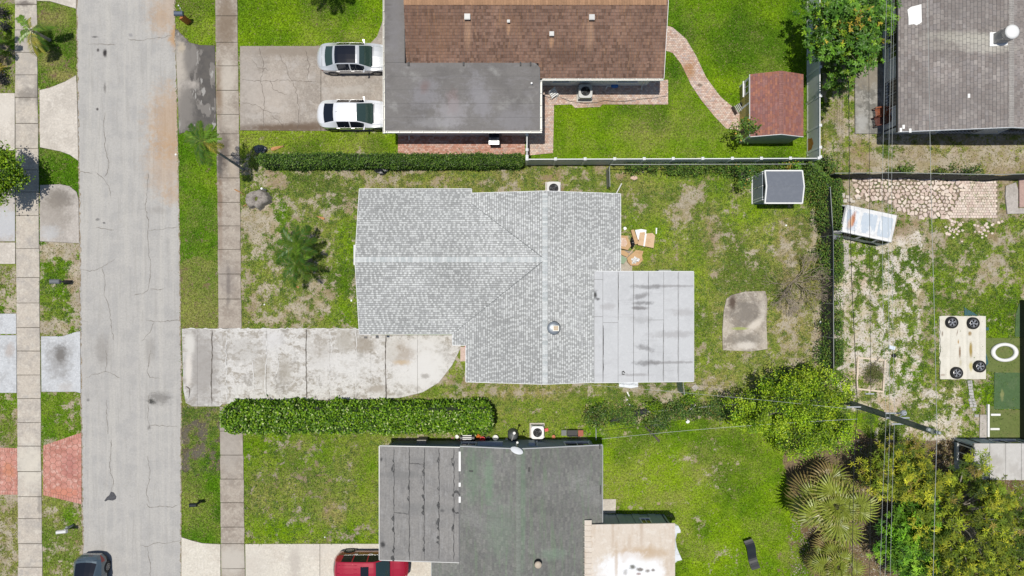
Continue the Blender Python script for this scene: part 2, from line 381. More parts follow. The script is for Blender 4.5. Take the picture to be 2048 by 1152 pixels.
def grad_axis(lo, hi, step, far):
    a = np.arange(lo, hi + step, step); e = np.array(far); return np.concatenate([-e[::-1], a, e])
gx = grad_axis(-36.4, 36.4, .125, [42, 60, 120, 300]); gy = grad_axis(-21.6, 21.6, .125, [30, 60, 120, 300])
GX, GY = np.meshgrid(gx, gy); cov, gcol, scol, _ = ground_fields(GX, GY)
GZ = (fbm(GX, GY, 2.5, 81) - .5) * .03 - .012
nx, ny = len(gx), len(gy)
me = bpy.data.meshes.new('ground'); vv = np.stack([GX, GY, GZ], -1).reshape(-1, 3).astype(np.float32)
me.vertices.add(len(vv)); me.vertices.foreach_set('co', vv.ravel())
i0 = (np.arange(ny - 1)[:, None] * nx + np.arange(nx - 1)[None, :]).ravel()
q = np.stack([i0, i0 + 1, i0 + nx + 1, i0 + nx], -1).astype(np.int32)
me.loops.add(q.size); me.loops.foreach_set('vertex_index', q.ravel()); me.polygons.add(len(q))
me.polygons.foreach_set('loop_start', np.arange(len(q), dtype=np.int32) * 4); me.polygons.foreach_set('loop_total', np.full(len(q), 4, dtype=np.int32))
me.polygons.foreach_set('use_smooth', np.ones(len(q), bool)); me.update(calc_edges=True)
for nm, arr, al in (('grass_col', gcol, cov), ('soil_col', scol, np.ones_like(cov))):
    ca = me.color_attributes.new(nm, 'FLOAT_COLOR', 'POINT')
    ca.data.foreach_set('color', np.concatenate([arr, np.clip(al, 0, 2)[..., None]], -1).astype(np.float32).ravel())
gm = bpy.data.materials.new('ground_soil_and_turf'); gm.use_nodes = True; nt = gm.node_tree; N = nt.nodes; L = nt.links; b = N['Principled BSDF']
b.inputs['Roughness'].default_value = .95; b.inputs['Specular IOR Level'].default_value = .15
ag = N.new('ShaderNodeAttribute'); ag.attribute_name = 'grass_col'; asl = N.new('ShaderNodeAttribute'); asl.attribute_name = 'soil_col'
ge = N.new('ShaderNodeNewGeometry')
def _n(sc, det, rg=.65):
    n = N.new('ShaderNodeTexNoise'); n.inputs['Scale'].default_value = sc; n.inputs['Detail'].default_value = det; n.inputs['Roughness'].default_value = rg
    L.new(ge.outputs['Position'], n.inputs['Vector']); return n
n1 = _n(5.5, 6, .75); n2_ = _n(9, 5, .75); n3_ = _n(28, 3)
ma = N.new('ShaderNodeMath'); ma.operation = 'MULTIPLY_ADD'; L.new(n1.outputs[0], ma.inputs[0]); ma.inputs[1].default_value = 2.6; L.new(ag.outputs['Alpha'], ma.inputs[2])
mr_ = N.new('ShaderNodeMapRange'); mr_.interpolation_type = 'SMOOTHSTEP'; L.new(ma.outputs[0], mr_.inputs[0]); mr_.inputs[1].default_value = 1.78; mr_.inputs[2].default_value = 2.02
def vary(col, noise, lo, hi, a, b_):
    r = N.new('ShaderNodeMapRange'); L.new(noise.outputs[0], r.inputs[0]); r.inputs[1].default_value = lo; r.inputs[2].default_value = hi; r.inputs[3].default_value = a; r.inputs[4].default_value = b_
    h = N.new('ShaderNodeVectorMath'); h.operation = 'SCALE'; L.new(col, h.inputs[0]); L.new(r.outputs[0], h.inputs['Scale']); return h.outputs[0]
gc = vary(ag.outputs['Color'], n2_, .32, .68, .25, 1.45); sc_ = vary(asl.outputs['Color'], n2_, .3, .7, .68, 1.2); sc_ = vary(sc_, n1, .35, .65, .85, 1.08)
mx = N.new('ShaderNodeMix'); mx.data_type = 'RGBA'; L.new(mr_.outputs[0], mx.inputs[0]); L.new(sc_, mx.inputs[6]); L.new(gc, mx.inputs[7]); L.new(mx.outputs[2], b.inputs['Base Color'])
bp = N.new('ShaderNodeBump'); bp.inputs['Strength'].default_value = .6; bp.inputs['Distance'].default_value = .05; L.new(n2_.outputs[0], bp.inputs['Height']); L.new(bp.outputs[0], b.inputs['Normal'])
me.materials.append(gm); go = bpy.data.objects.new('ground', me); COL.objects.link(go); tag(go, kind='structure', label='sandy soil with patchy turf under the whole neighbourhood')

# grass tufts: real blades where the turf grows
rs = np.random.RandomState(5); NT = 420000
tx = rs.uniform(-34.6, 34.6, NT); ty = rs.uniform(-19.7, 19.7, NT)
cv, tg, ts, tdry = ground_fields(tx, ty)
strw = (cv < .62) & (rs.rand(NT) < .30); keep = ((cv + (rs.rand(NT) - .5) * .5) > .58) | strw; tdry = np.where(strw, 1.6, tdry)
px_, py_ = 1024 + tx * PPM, 576 - ty * PPM
wob = 4.0 * (rs.rand(NT) - .5)
hm = np.zeros(NT, bool)
for hp in HARD: hm |= inside(px_ + wob, py_ + wob, hp)
keep &= ~hm; tx, ty, tg, cv, tdry = tx[keep], ty[keep], tg[keep], cv[keep], tdry[keep]
n = len(tx); B = 2; tot = n * B
bx = np.repeat(tx, B) + rs.normal(0, .02, tot); by = np.repeat(ty, B) + rs.normal(0, .02, tot)
an = rs.uniform(0, 2 * np.pi, tot); ln = rs.uniform(.05, .12, tot); wd_ = rs.uniform(.012, .024, tot); hh = rs.uniform(.02, .065, tot)
dx, dy = np.cos(an), np.sin(an); v = np.zeros((tot, 3, 3))
v[:, 0] = np.stack([bx - dy * wd_, by + dx * wd_, np.full(tot, -.005)], -1); v[:, 1] = np.stack([bx + dy * wd_, by - dx * wd_, np.full(tot, -.005)], -1)
v[:, 2] = np.stack([bx + dx * ln, by + dy * ln, hh], -1)
gc_ = np.repeat(tg, B, axis=0) * rs.uniform(.35, 1.75, (tot, 1)); yl = (rs.rand(tot) < (.04 + .50 * np.repeat(tdry, B)))[:, None]
gc_ = np.where(yl, np.array((.40, .35, .17)) * rs.uniform(.6, 1.2, (tot, 1)), gc_)
grass_m = material('grass_blades', (0, 0, 0), rough=.7, attr='col', spec=.08, tr=.25)
np_mesh('grass', v.reshape(-1, 3), 3, grass_m, gc_, label='short turf grass growing over the yards and verges', kind='stuff')
print('tufts', n)

# ================================================================== ROADS AND PAVING
def flat(name, poly, z, mat, thick=.06, **kw):
    m = MB(); m.prism(PP(poly), z - thick, z); return m.build(name, mat, **kw)
RUST = (.50, .27, .09); TANS = (.36, .27, .19); OIL = (.11, .10, .09)
road_m = material('old_road_asphalt', (.495, .48, .455), rough=.9, spec=.2,
  layers=[(.9, (.43, .42, .405), .42, .62, .8), (.28, (.55, .53, .49), .45, .65, .6, (9, .25, 1)), (1.6, (.41, .395, .37), .52, .68, .55, (3, .2, 1)), (10, (.36, .34, .31), .56, .72, .6), (14, (.62, .60, .56), .6, .75, .5), (3.2, (.40, .36, .31), .62, .78, .5)],
  blobs=[(345,245,56,85,RUST,.45,0,.6),(335,330,50,70,RUST,.32,0,.6),(350,20,60,60,RUST,.32,0,.6),(352,75,16,24,RUST,.7,0,.5),(345,390,24,22,RUST,.25),(205,700,18,34,(.24,.22,.2),.45,0,.5),(300,700,12,30,(.24,.22,.2),.35,0,.5),(318,795,26,14,(.15,.14,.13),.6),(303,803,9,5,(.06,.06,.055),.9),
   (210,106,4.5,9,(.05,.045,.045),1,0,.3),(196,100,3,4,(.08,.07,.07),.9,0,.3),(190,74,6,2,(.06,.06,.06),.7),(210,175,3,12,(.12,.11,.1),.6),(298,855,5,5,(.2,.19,.18),.7),(195,218,3,3,(.07,.06,.06),.9),(320,40,20,30,RUST,.2),(176,800,4,4,(.1,.1,.1),.6),
   (195,439,4,3,(.1,.1,.1),.6),(208,446,3,2,(.1,.1,.1),.8),(262,70,5,4,(.2,.2,.22),.5),(315,420,22,8,(.3,.27,.24),.3)],
  bump=(60, .25))
mb = MB(); mb.prism(PP(ROAD), -.08, .006); road = mb.build('road', road_m, kind='structure', label='pale worn asphalt street with rust stained right edge')
crack_m = material('crack_filler', (.21, .195, .175), rough=1, layers=[(9, (.30, .28, .25), .45, .6, .8)])
def ribbon(m, pts, w, z, jitter=2.0, seg=5, h=0):
    """irregular ribbon along photo pixel polyline"""
    q = []
    for (a, b_), (c, d) in zip(pts, pts[1:]):
        L_ = math.hypot(c - a, d - b_); k = max(1, int(L_ / seg))
        for i in range(k):
            t = i / k; q.append((lerp(a, c, t) + rr(-1, 1) * jitter * (i > 0), lerp(b_, d, t) + rr(-1, 1) * jitter * (i > 0)))
    q.append(pts[-1]); q = [P(*p, h) for p in q]; off = []
    for i, p in enumerate(q):
        a, c = q[max(0, i - 1)], q[min(len(q) - 1, i + 1)]; dx, dy = c[0] - a[0], c[1] - a[1]; l = math.hypot(dx, dy) + 1e-6
        ww = w * rr(.45, 1.3) * (.4 if i in (0, len(q) - 1) else 1); off.append((p, (-dy / l * ww / 2, dx / l * ww / 2)))
    for (p, o), (p2, o2) in zip(off, off[1:]):
        m.poly([(p[0] - o[0], p[1] - o[1], z), (p2[0] - o2[0], p2[1] - o2[1], z), (p2[0] + o2[0], p2[1] + o2[1], z), (p[0] + o[0], p[1] + o[1], z)])
CR = [[(210,225),(208,262),(211,300),(218,325),(215,345),(209,354)],[(193,345),(208,358),(218,372),(222,395)],[(256,78),(280,81),(300,78),(325,76),(345,70)],[(176,89),(205,88),(232,90)],[(160,343),(185,346)],
 [(294,384),(291,415),(297,445),(296,480),(298,505),(302,530),(299,560),(297,578),(285,588),(268,590)],[(297,461),(320,459),(358,454)],[(192,455),(210,457),(228,460)],[(160,538),(180,543),(204,535),(218,525),(230,518)],
 [(204,535),(210,560),(208,590),(217,610),(222,640),(227,680)],[(300,578),(315,580),(328,577)],[(292,640),(310,644),(335,641),(360,641)],[(308,645),(300,665),(283,682)],[(301,700),(298,725),(294,742),(300,755),(320,757)],
 [(172,755),(190,748),(211,743),(225,748),(240,756)],[(212,700),(214,725),(211,743)],[(298,790),(296,830),(298,858)],[(223,880),(222,905),(220,945),(227,960),(224,982)],[(214,800),(214,840),(216,868)],[(295,912),(299,935),(298,965),(293,985),(298,1005)],
 [(293,1007),(300,1015),(325,1013),(345,1015),(355,1010)],[(280,1090),(295,1093),(312,1086),(335,1086),(362,1081)],[(295,1093),(299,1120),(301,1152),(300,1190)],[(296,345),(294,384)],[(160,640),(175,644)],[(300,850),(330,852),(355,853)]]
m = MB()
for c in CR: ribbon(m, c, .045, .010, 1.5)
m.build('crack', crack_m, road, kind='stuff')
m = MB(); m.prism(PP([(222,983),(228,985),(233,993),(232,998),(226,1001),(216,1000),(211,1003),(209,1001),(214,994),(219,990)]), .004, .018); m.build('patch', material('tar_patch', (.055, .055, .06), rough=.85, layers=[(14, (.09, .09, .1), .4, .6, .8)]), road, label='small dark tar patch shaped like a comma')
edge_m = material('road_edge_dirt', (.24, .19, .13), rough=1, layers=[(6, (.42, .37, .3), .45, .6, .9)])
m = MB(); ribbon(m, [(159,384),(162,768),(167,1200)], .09, .011, 2, 6); ribbon(m, [(153,-60),(158,384)], .07, .011, 2, 6); ribbon(m, [(357.5,384),(362.5,768),(361.5,1200)], .07, .011, 1.5, 6); ribbon(m, [(348,-60),(357.5,384)], .05, .011, 2, 6)
m.build('edge', edge_m, road, kind='stuff')

swl_m = material('sidewalk_concrete_tan', (.50, .45, .385), rough=.9, spec=.2, layers=[(.8, (.40, .365, .325), .42, .6, .8), (3, (.57, .53, .46), .5, .65, .6), (25, (.33, .29, .25), .55, .75, .6), (1.3, (.35, .33, .31), .55, .7, .6)],
  blobs=[(55,190,26,14,(.20,.18,.16),.7),(50,8,20,6,(.14,.12,.11),.8),(75,180,6,40,(.22,.20,.18),.6),(60,95,28,60,(.33,.31,.29),.5),(80,1010,5,30,(.22,.2,.18),.6),(60,930,30,56,(.60,.56,.48),.7)], bump=(40, .2))
swr_m = material('sidewalk_concrete_brown', (.44, .385, .325), rough=.9, spec=.2, layers=[(1.1, (.33, .28, .235), .42, .6, .85), (4, (.52, .47, .40), .5, .65, .6), (24, (.27, .23, .19), .52, .72, .75)],
  blobs=[(453,45,26,60,(.22,.165,.115),.8,0,.5),(439,180,9,60,(.25,.18,.12),.8,0,.5),(449,300,14,45,(.13,.105,.085),.85,0,.5),(440,330,8,30,(.09,.08,.075),.8),(456,160,18,52,(.56,.51,.44),.7,0,.4),(440,395,7,40,(.24,.17,.12),.8),(466,330,9,50,(.46,.39,.30),.5),(455,560,20,40,(.30,.27,.25),.4),(457,570,5,50,(.17,.15,.14),.6,0,.5),(441,470,6,60,(.27,.2,.15),.5),
   (461,880,30,90,(.40,.37,.335),.6,0,.4),(465,1120,40,36,(.55,.51,.45),.9,0,.2),(458,240,16,26,(.5,.45,.39),.5)], bump=(40, .2))
slab_gap = material('joint_soil', (.10, .085, .065), rough=1)
def sidewalk(f, ys, mat, name='sidewalk', lab=None, skip=()):
    base = MB(); a, b_ = ys[0], ys[-1]; base.prism(PP([(f(a)[0] + 1, a), (f(a)[1] - 1, a), (f(b_)[1] - 1, b_), (f(b_)[0] + 1, b_)]), -.05, .012)
    o = base.build(name, slab_gap, kind='structure', label=lab)
    for y0, y1 in zip(ys, ys[1:]):
        z = rr(.03, .042); g = .5; w = [rr(-.6, .6) for _ in range(4)]; m = MB()
        m.prism(PP([(f(y0)[0] + w[0], y0 + g), (f(y0)[1] + w[1], y0 + g + rr(-.3, .3)), (f(y1)[1] + w[2], y1 - g), (f(y1)[0] + w[3], y1 - g + rr(-.3, .3))]), -.04, z, inset=.012)
        m.build('slab', mat, o)
    return o
sidewalk(SWL, [-45,9,60,105,150,195,247,297,340,384,431,497,555,606,655,702,750,797,845,892,943,993,1037,1087,1134,1180], swl_m, lab='tan concrete sidewalk at the left edge beside small lawns')
sidewalk(SWR, [-45,-8,32,85,132,181,229,268,311,356,405,452,499,548,598,657], swr_m, lab='brown stained concrete sidewalk between road and palm lawn')
sidewalk(SWR, [813,862,910,958,1005,1054,1087,1137,1185], swr_m, lab='concrete sidewalk passing the long hedge end, below the driveway')

conc1 = material('driveway_concrete_light', (.56, .515, .455), rough=.9, spec=.2, layers=[(.7, (.47, .43, .38), .42, .62, .8), (3, (.62, .58, .52), .5, .65, .6), (26, (.38, .34, .3), .56, .75, .6)],
  blobs=[(120,400,34,24,(.16,.14,.125),.75,0,.6),(110,430,40,40,(.30,.27,.25),.5),(122,708,14,20,(.10,.095,.09),.85,0,.6),(118,720,26,36,(.24,.23,.22),.5),(600,1130,30,30,(.38,.35,.31),.5),(10,225,30,30,(.6,.56,.5),.6),(150,100,10,60,(.4,.36,.3),.5)], bump=(40, .2))
conc_blue = material('driveway_painted_bluish', (.50, .515, .53), rough=.85, spec=.25, layers=[(.9, (.42, .425, .43), .42, .62, .8), (4, (.58, .59, .60), .52, .65, .6), (22, (.36, .35, .34), .58, .75, .5)],
  blobs=[(122,708,14,20,(.09,.085,.08),.85,0,.6),(118,720,28,40,(.20,.185,.17),.55,0,.6),(20,700,10,16,(.40,.34,.3),.6),(130,775,20,12,(.4,.36,.32),.4)], bump=(40, .2))
conc_l2 = material('driveway_concrete_grey', (.44, .405, .37), rough=.9, spec=.2, layers=[(.9, (.36, .33, .30), .42, .62, .8), (4, (.5, .47, .43), .52, .65, .6), (22, (.28, .26, .24), .58, .75, .5)],
  blobs=[(118,398,30,22,(.13,.115,.10),.75,0,.6),(110,425,40,46,(.27,.24,.21),.55,0,.6),(100,465,22,16,(.46,.47,.48),.6),(15,450,40,40,(.48,.50,.53),.7)], bump=(40, .2))
def paving(name, polys, mat, lab, z=.03, base=None, gap=.6):
    o = MB()
    for p in (base or polys): o.prism(PP(p), -.05, .012)
    o = o.build(name, slab_gap, kind='structure', label=lab)
    for p in polys:
        cx = sum(a for a, b_ in p) / len(p); cy = sum(b_ for a, b_ in p) / len(p); q = []
        for a, b_ in p:
            d = math.hypot(a - cx, b_ - cy); k = max(0, 1 - gap / d); q.append((cx + (a - cx) * k, cy + (b_ - cy) * k))
        m = MB(); m.prism(PP(q), -.04, z + rr(-.004, .004), inset=.01); m.build('slab', mat, o)
    return o
def splitx(poly, xs):
    c = []
    for a, b_ in zip(xs, xs[1:]):
        r = clip(poly, [(a, -999), (b_, -999), (b_, 9999), (a, 9999)]);
        if len(r) > 2: c.append(r)
    return c
paving('driveway', [APRON_L1], conc1, 'pale flared driveway apron opposite the two silver cars')
paving('driveway', [R(-50,186,30.5,301)], conc1, 'pale driveway piece cut by the left picture edge, above the shaded tree', z=.034)
paving('driveway', [APRON_L0], conc1, 'corner of a pale driveway apron at the top left above the palm')
paving('driveway', [APRON_L2], conc_l2, 'oil stained grey driveway apron beside the leafy tree shadow')
paving('driveway', [R(-50,372,31,483)], conc_l2, 'bluish grey driveway under the leafy tree at the left edge', z=.034)
paving('driveway', [R(-50,485,31.5,528)], conc1, 'small whitewashed concrete strip left of the sidewalk, above patchy grass', z=.034)
paving('driveway', [APRON_L3], conc_blue, 'bluish painted driveway apron with a round dark oil stain')
paving('driveway', [R(-50,627,33.5,668), R(-50,670,34,786)], conc_blue, 'bluish painted driveway left of the sidewalk at the left edge', z=.034)
# red stamped hexagon pavers
hex_m = material('red_stamped_concrete', (.52, .25, .20), rough=.85, spec=.25, layers=[(1.2, (.40, .17, .13), .42, .6, .8), (3, (.60, .38, .32), .5, .66, .85), (20, (.36, .16, .12), .55, .72, .5)],
  blobs=[(18,940,14,20,(.50,.20,.10),.6),(125,985,34,12,(.52,.2,.13),.8),(140,930,20,30,(.38,.16,.14),.6)], bump=(40, .2))
hexj_m = material('red_grout', (.30, .17, .13), rough=1)
for poly, lab, bord in (([(87,891),(163,865),(163.5,1008),(87,990)], 'red hexagon stamped driveway apron touching the road', True), ([(-50,894),(35,896),(36,989),(-50,989)], 'red hexagon stamped driveway left of the sidewalk', False)):
    m = MB(); m.prism(PP(poly), -.05, .016); o = m.build('driveway', hexj_m, kind='structure', label=lab)
    s = 7.4; inner = ccw(PP([(poly[0][0], poly[0][1] + 9), (poly[1][0], poly[1][1] + 9), (poly[2][0], poly[2][1] - 9), (poly[3][0], poly[3][1] - 9)]))
    i = 0; x = -60
    while x < 170:
        y = 850 + (6.4 if i % 2 else 0)
        while y < 1020:
            hx = [P(x + (s - .5) * math.cos(math.radians(60 * k)), y + (s - .5) * math.sin(math.radians(60 * k))) for k in range(6)]
            c = clip(ccw(hx), inner)
            if len(c) > 2:
                m = MB(); m.prism(c, .0, .03); m.build('paver', hex_m, o)
            y += 12.8
        x += s * 1.5; i += 1
    for a, b_ in ((poly[0], poly[1]), (poly[3], poly[2])):
        sg = 1 if a is poly[0] else -1; n_ = int(math.hypot(b_[0] - a[0], b_[1] - a[1]) / 5)
        m = MB()
        for k in range(n_):
            t0, t1 = (k + .06) / n_, (k + .94) / n_; p0 = (lerp(a[0], b_[0], t0), lerp(a[1], b_[1], t0)); p1 = (lerp(a[0], b_[0], t1), lerp(a[1], b_[1], t1))
            m.prism(PP([p0, p1, (p1[0], p1[1] + sg * 8.3), (p0[0], p0[1] + sg * 8.3)]), 0, .03)
        m.build('border_brick', hex_m, o, kind='stuff')
# top driveway and its wet apron
top_m = material('aged_driveway_concrete', (.37, .325, .28), rough=.9, spec=.2, layers=[(.55, (.30, .265, .23), .42, .6, .85), (3, (.43, .39, .34), .5, .65, .7), (20, (.22, .19, .165), .52, .72, .8), (.9, (.42, .385, .35), .52, .65, .7), (45, (.50, .46, .41), .6, .75, .7)],
  blobs=[(600,102,150,14,(.25,.21,.17),.8,0,.4),(570,256,120,9,(.13,.09,.06),.9,0,.5),(620,252,60,10,(.15,.11,.08),.7,0,.5),(500,170,26,90,(.36,.33,.3),.5),(755,262,50,12,(.22,.2,.19),.7),(540,190,60,50,(.47,.42,.37),.5,0,.6),(700,180,50,10,(.44,.41,.37),.6)], bump=(50, .3))
o = paving('driveway', splitx(DRIVE_TOP, [478,642,802]), top_m, 'aged brown grey driveway under the two silver cars')
m = MB()
for c in [[(484,160),(510,163),(560,161),(632,163)],[(520,95),(528,130),(522,160),(530,200),(526,258)],[(560,110),(575,140),(590,175),(600,215),(596,258)],[(484,205),(515,212),(540,225),(560,228)],[(505,120),(515,135),(540,140)],[(610,100),(620,130),(615,160)],[(545,232),(560,245),(566,258)],[(540,160),(548,180),(575,190)]]: ribbon(m, c, .022, .0405, 2, 5)
m.build('crack', material('driveway_crack', (.12,.10,.085), rough=1), o, kind='stuff')
wet_m = material('wet_dark_asphalt', (.075, .066, .058), rough=.55, spec=.4, layers=[(1.2, (.05, .045, .042), .4, .6, .9), (1.1, (.17, .155, .14), .53, .56, .85, (1.2, .5, 1), None, 7), (1.8, (.33, .32, .30), .60, .63, .8, (1.5, .45, 1), None, 8)],
  blobs=[(360,150,20,90,(.40,.36,.31),.95,0,.35),(376,170,22,10,(.42,.38,.34),.9,0,.4),(372,215,20,60,(.16,.145,.13),.95,0,.4),(380,120,16,36,(.17,.155,.14),.9,0,.4),(363,95,8,12,(.4,.34,.25),.8)], bump=(30, .3))
paving('driveway', [APRON_TOP], wet_m, 'dark wet stained driveway apron between road and sidewalk')
# main driveway, peeling white paint
main_m = material('peeling_white_driveway', (.60, .585, .555), rough=.85, spec=.25,
  layers=[(1.3, (.36, .33, .285), .49, .56, .9, (1, 1.5, 1), None, 7), (.45, (.34, .32, .29), .55, .60, .8, None, None, 7), (5, (.68, .665, .64), .46, .56, .5), (7, (.32, .29, .25), .60, .68, .6, (1.6, .7, 1)), (30, (.45, .42, .38), .58, .7, .6)],
  blobs=[(405,735,44,100,(.34,.32,.30),.88,0,.45),(570,740,16,30,(.36,.33,.28),.7,0,.7),(525,740,20,36,(.40,.37,.32),.6,0,.8),(690,680,22,30,(.36,.33,.28),.7,0,.7),(640,700,30,40,(.42,.39,.35),.5,0,.8),(750,778,24,8,(.36,.32,.27),.8,0,.6),(380,690,12,30,(.62,.6,.56),.9,0,.3),(378,740,8,40,(.66,.62,.57),.9,0,.4),(545,680,26,24,(.62,.61,.60),.8,0,.5),(690,730,80,30,(.66,.65,.63),.55,0,.6),(845,735,70,55,(.68,.67,.65),.95,0,.35),(800,705,36,26,(.35,.29,.23),.7,0,.6),(728,690,26,20,(.33,.29,.24),.8,0,.5),(805,725,20,6,(.5,.36,.2),.6,0,.6),(848,690,40,14,(.66,.65,.63),.8),(780,700,20,26,(.64,.63,.6),.6),(485,700,50,30,(.40,.38,.35),.5),(850,752,9,6,(.35,.33,.31),.8)], bump=(40, .3))
DM = [(364,657),(742,657),(742,670),(922,670),(922,695),(905,730),(878,765),(845,785),(800,796),(700,799),(560,802),(445,808),(440,813),(385,813),(372,806),(367,780)]
# (the outline bends inward at 742, so the slabs are cut left and right of it)
DL = [(364,657),(742,657),(742,798),(700,799),(560,802),(445,808),(440,813),(385,813),(372,806),(367,780)]
DR = [(742,670),(922,670),(922,695),(905,730),(878,765),(845,785),(800,796),(742,798)]
drv = paving('driveway', splitx(DL, [360,395,424,454,533,613,660,712,742]) + splitx(DR, [742,771,835,925]), main_m, 'wide driveway with peeling white paint leading to the grey shingle house', base=[DL, DR], z=.034, gap=.35)
m = MB()
for c in [[(424,658),(425,700),(423,760),(424,808)],[(613,658),(612,720),(614,795)],[(772,672),(771,740),(773,796)],[(372,772),(380,778),(378,796)]]: ribbon(m, c, .07, .0445, .8, 5)
m.build('crack', material('driveway_crack_dark', (.13,.115,.10), rough=1), drv, kind='stuff')
bead = material('white_caulk', (.60, .59, .57), rough=.8, layers=[(5, (.45,.43,.4), .55, .7, .8)])
m = MB()
for c in [[(454,658),(452,720),(455,805)],[(533,658),(535,700),(530,760),(533,800)],[(660,660),(664,700),(659,750),(662,796)],[(712,660),(713,720),(711,796)],[(836,672),(838,700),(830,725),(815,742),(800,752)],[(370,657.5),(740,657.5)],[(505,720),(508,760),(506,798)],[(553,700),(558,730),(548,756)]]: ribbon(m, c, .055, .0485, 1.6, 6)
m.build('seam_paint', bead, drv, kind='stuff')
bot_m = material('pale_driveway', (.60, .56, .485), rough=.9, spec=.2, layers=[(.6, (.54, .49, .42), .42, .62, .8), (3, (.65, .61, .54), .5, .65, .6), (20, (.36, .32, .28), .62, .74, .7)],
  blobs=[(590,1125,16,40,(.40,.36,.32),.6,0,.8),(640,1100,60,14,(.55,.51,.45),.5),(500,1130,50,40,(.52,.485,.43),.5)], bump=(40, .2))
paving('driveway', splitx([(363,1074),(385,1081),(405,1086),(441.5,1088),(441.5,1240),(363,1240)], [360,445]) + splitx([(490.5,1087.5),(864,1087),(864,1240),(492,1240)], [486,640,870]), bot_m, 'clean pale driveway under the red car', gap=.5)
# concrete pads
pad_m = material('stained_pad', (.42, .375, .31), rough=.9, layers=[(1.0, (.26, .225, .185), .42, .58, .9), (4, (.52, .475, .41), .5, .66, .7), (20, (.22, .19, .16), .58, .72, .7)],
  blobs=[(1490,625,34,34,(.17,.15,.13),.85),(1464,603,9,18,(.08,.055,.04),.95,0,.4),(1490,680,36,16,(.2,.18,.155),.8),(1508,650,30,8,(.58,.53,.46),.85,0,.6,-38),(1525,620,8,30,(.5,.46,.40),.6),(1490,690,24,10,(.6,.56,.5),.8,0,.7),(1480,657,20,3,(.30,.36,.08),.7,0,.6)], bump=(20, .4))
m = MB(); m.prism(PP(PAD), -.05, .10, inset=.02); m.build('concrete_pad', pad_m, label='weathered concrete pad lying in the back lawn near the bare bush', cat='slab')
m = MB(); m.prism(PP([(1240,500),(1265,502),(1264,545),(1238,545)]), -.05, .05, inset=.01); m.build('concrete_pad', pad_m, label='small square concrete pad below the cardboard pile by the flat roof', cat='slab')
m = MB(); m.prism(PP([(1203,998),(1232,998),(1231,1026),(1203,1027)]), -.05, .05, inset=.01); m.build('concrete_pad', conc1, label='small pale concrete step pad beside the charcoal shingle roof', cat='slab')
m = MB(); m.prism(PP([(1680,485),(1697,487),(1697,540),(1678,540)]), -.05, .03); m.build('concrete_pad', conc_l2, label='grey concrete strip below the old white van', cat='slab')
pat_m = material('mossy_patio_concrete', (.36, .345, .31), rough=.9, layers=[(1.0, (.20, .195, .175), .42, .58, .9), (4, (.48, .465, .43), .5, .66, .7), (20, (.22, .2, .18), .58, .72, .6)],
  blobs=[(1735,155,30,30,(.3,.26,.2),.8),(1722,245,14,24,(.5,.5,.48),.7)], bump=(20, .3))
m = MB(); m.prism(PP([(1708,128),(1766,128),(1766,268),(1709,268)]), -.05, .12, inset=.01); m.build('patio', pat_m, label='mossy concrete patio slab along the wall of the right house', kind='structure')
# ================================================================== BRICK PATHS
def bricks(name, polys, cols, lab, bw=.2, bh=.1, ang=0, gap=.012, z=.035, basec=(.20, .15, .12), excl=()):
    base = MB()
    for p in polys: base.prism(PP(p), -.05, .014)
    o = base.build(name, material(name + '_joint', basec, rough=1), kind='structure', label=lab)
    m = MB(); wp = [PP(p) for p in polys]; ex = [PP(p) for p in excl]
    x0 = min(a for p in wp for a, b in p); x1 = max(a for p in wp for a, b in p); y0 = min(b for p in wp for a, b in p); y1 = max(b for p in wp for a, b in p)
    r = 0; y = y0
    while y < y1:
        x = x0 - (bw / 2 if r % 2 else 0)
        while x < x1:
            cx, cy = x + bw / 2, y + bh / 2
            q_ = [(x + gap / 2, y + gap / 2), (x + bw - gap / 2, y + gap / 2), (x + bw - gap / 2, y + bh - gap / 2), (x + gap / 2, y + bh - gap / 2)]; k_ = [any(pin(a, b, p) for p in wp) for a, b in q_]
            if all(k_): m.prism(q_, .0, z + rr(-.003, .003), jit(random.choice(cols), .14))
            elif any(k_) or any(pin(cx, cy, p) for p in wp):
                for p in wp:
                    cp = clip(p, q_)
                    if len(cp) > 2: m.prism(cp, .0, z, jit(random.choice(cols), .14)); break
            x += bw
        y += bh; r += 1
    m.build('brick', paver_m, o, kind='stuff'); return o
paver_m = material('clay_pavers', (0, 0, 0), rough=.85, attr='col', spec=.25, layers=[(2.0, (.42, .24, .10), .66, .78, .6), (1.2, (.6, .52, .45), .56, .70, .4), (14, (.2, .15, .12), .62, .74, .6)],
  blobs=[(1378,140,16,20,(.42,.20,.06),.65,0,.6),(1400,170,5,4,(.1,.07,.05),.7),(1210,205,40,16,(.30,.18,.08),.5,0,.7),(1350,90,30,14,(.6,.48,.4),.3)])
PINK = [(.56, .40, .32), (.60, .46, .38), (.50, .34, .27), (.62, .50, .42), (.52, .42, .38)]
REDB = [(.50, .27, .20), (.56, .33, .26), (.45, .22, .16), (.54, .36, .30)]
bricks('path', [[(1327,50),(1345,55),(1372,78),(1392,112),(1412,155),(1440,193),(1478,225),(1485,262),(1452,257),(1428,232),(1402,200),(1382,170),(1362,128),(1345,106),(1327,100)]], PINK, 'curving pink paver path leading to the red roofed shed', bw=.165, bh=.115)
bricks('path', [[(1078,160),(1336,160),(1336,209),(1205,209),(1200,214),(1150,216),(1143,209),(1108,210),(1106,306),(1056,311),(1056,262),(1078,262)]], PINK, 'pink paver strip wrapping the white gutter house and its condenser', bw=.165, bh=.115)
bricks('path', [R(796,256,1050,309)], REDB, 'red paver strip between the flat roofed wing and the low hedge', bw=.165, bh=.115)

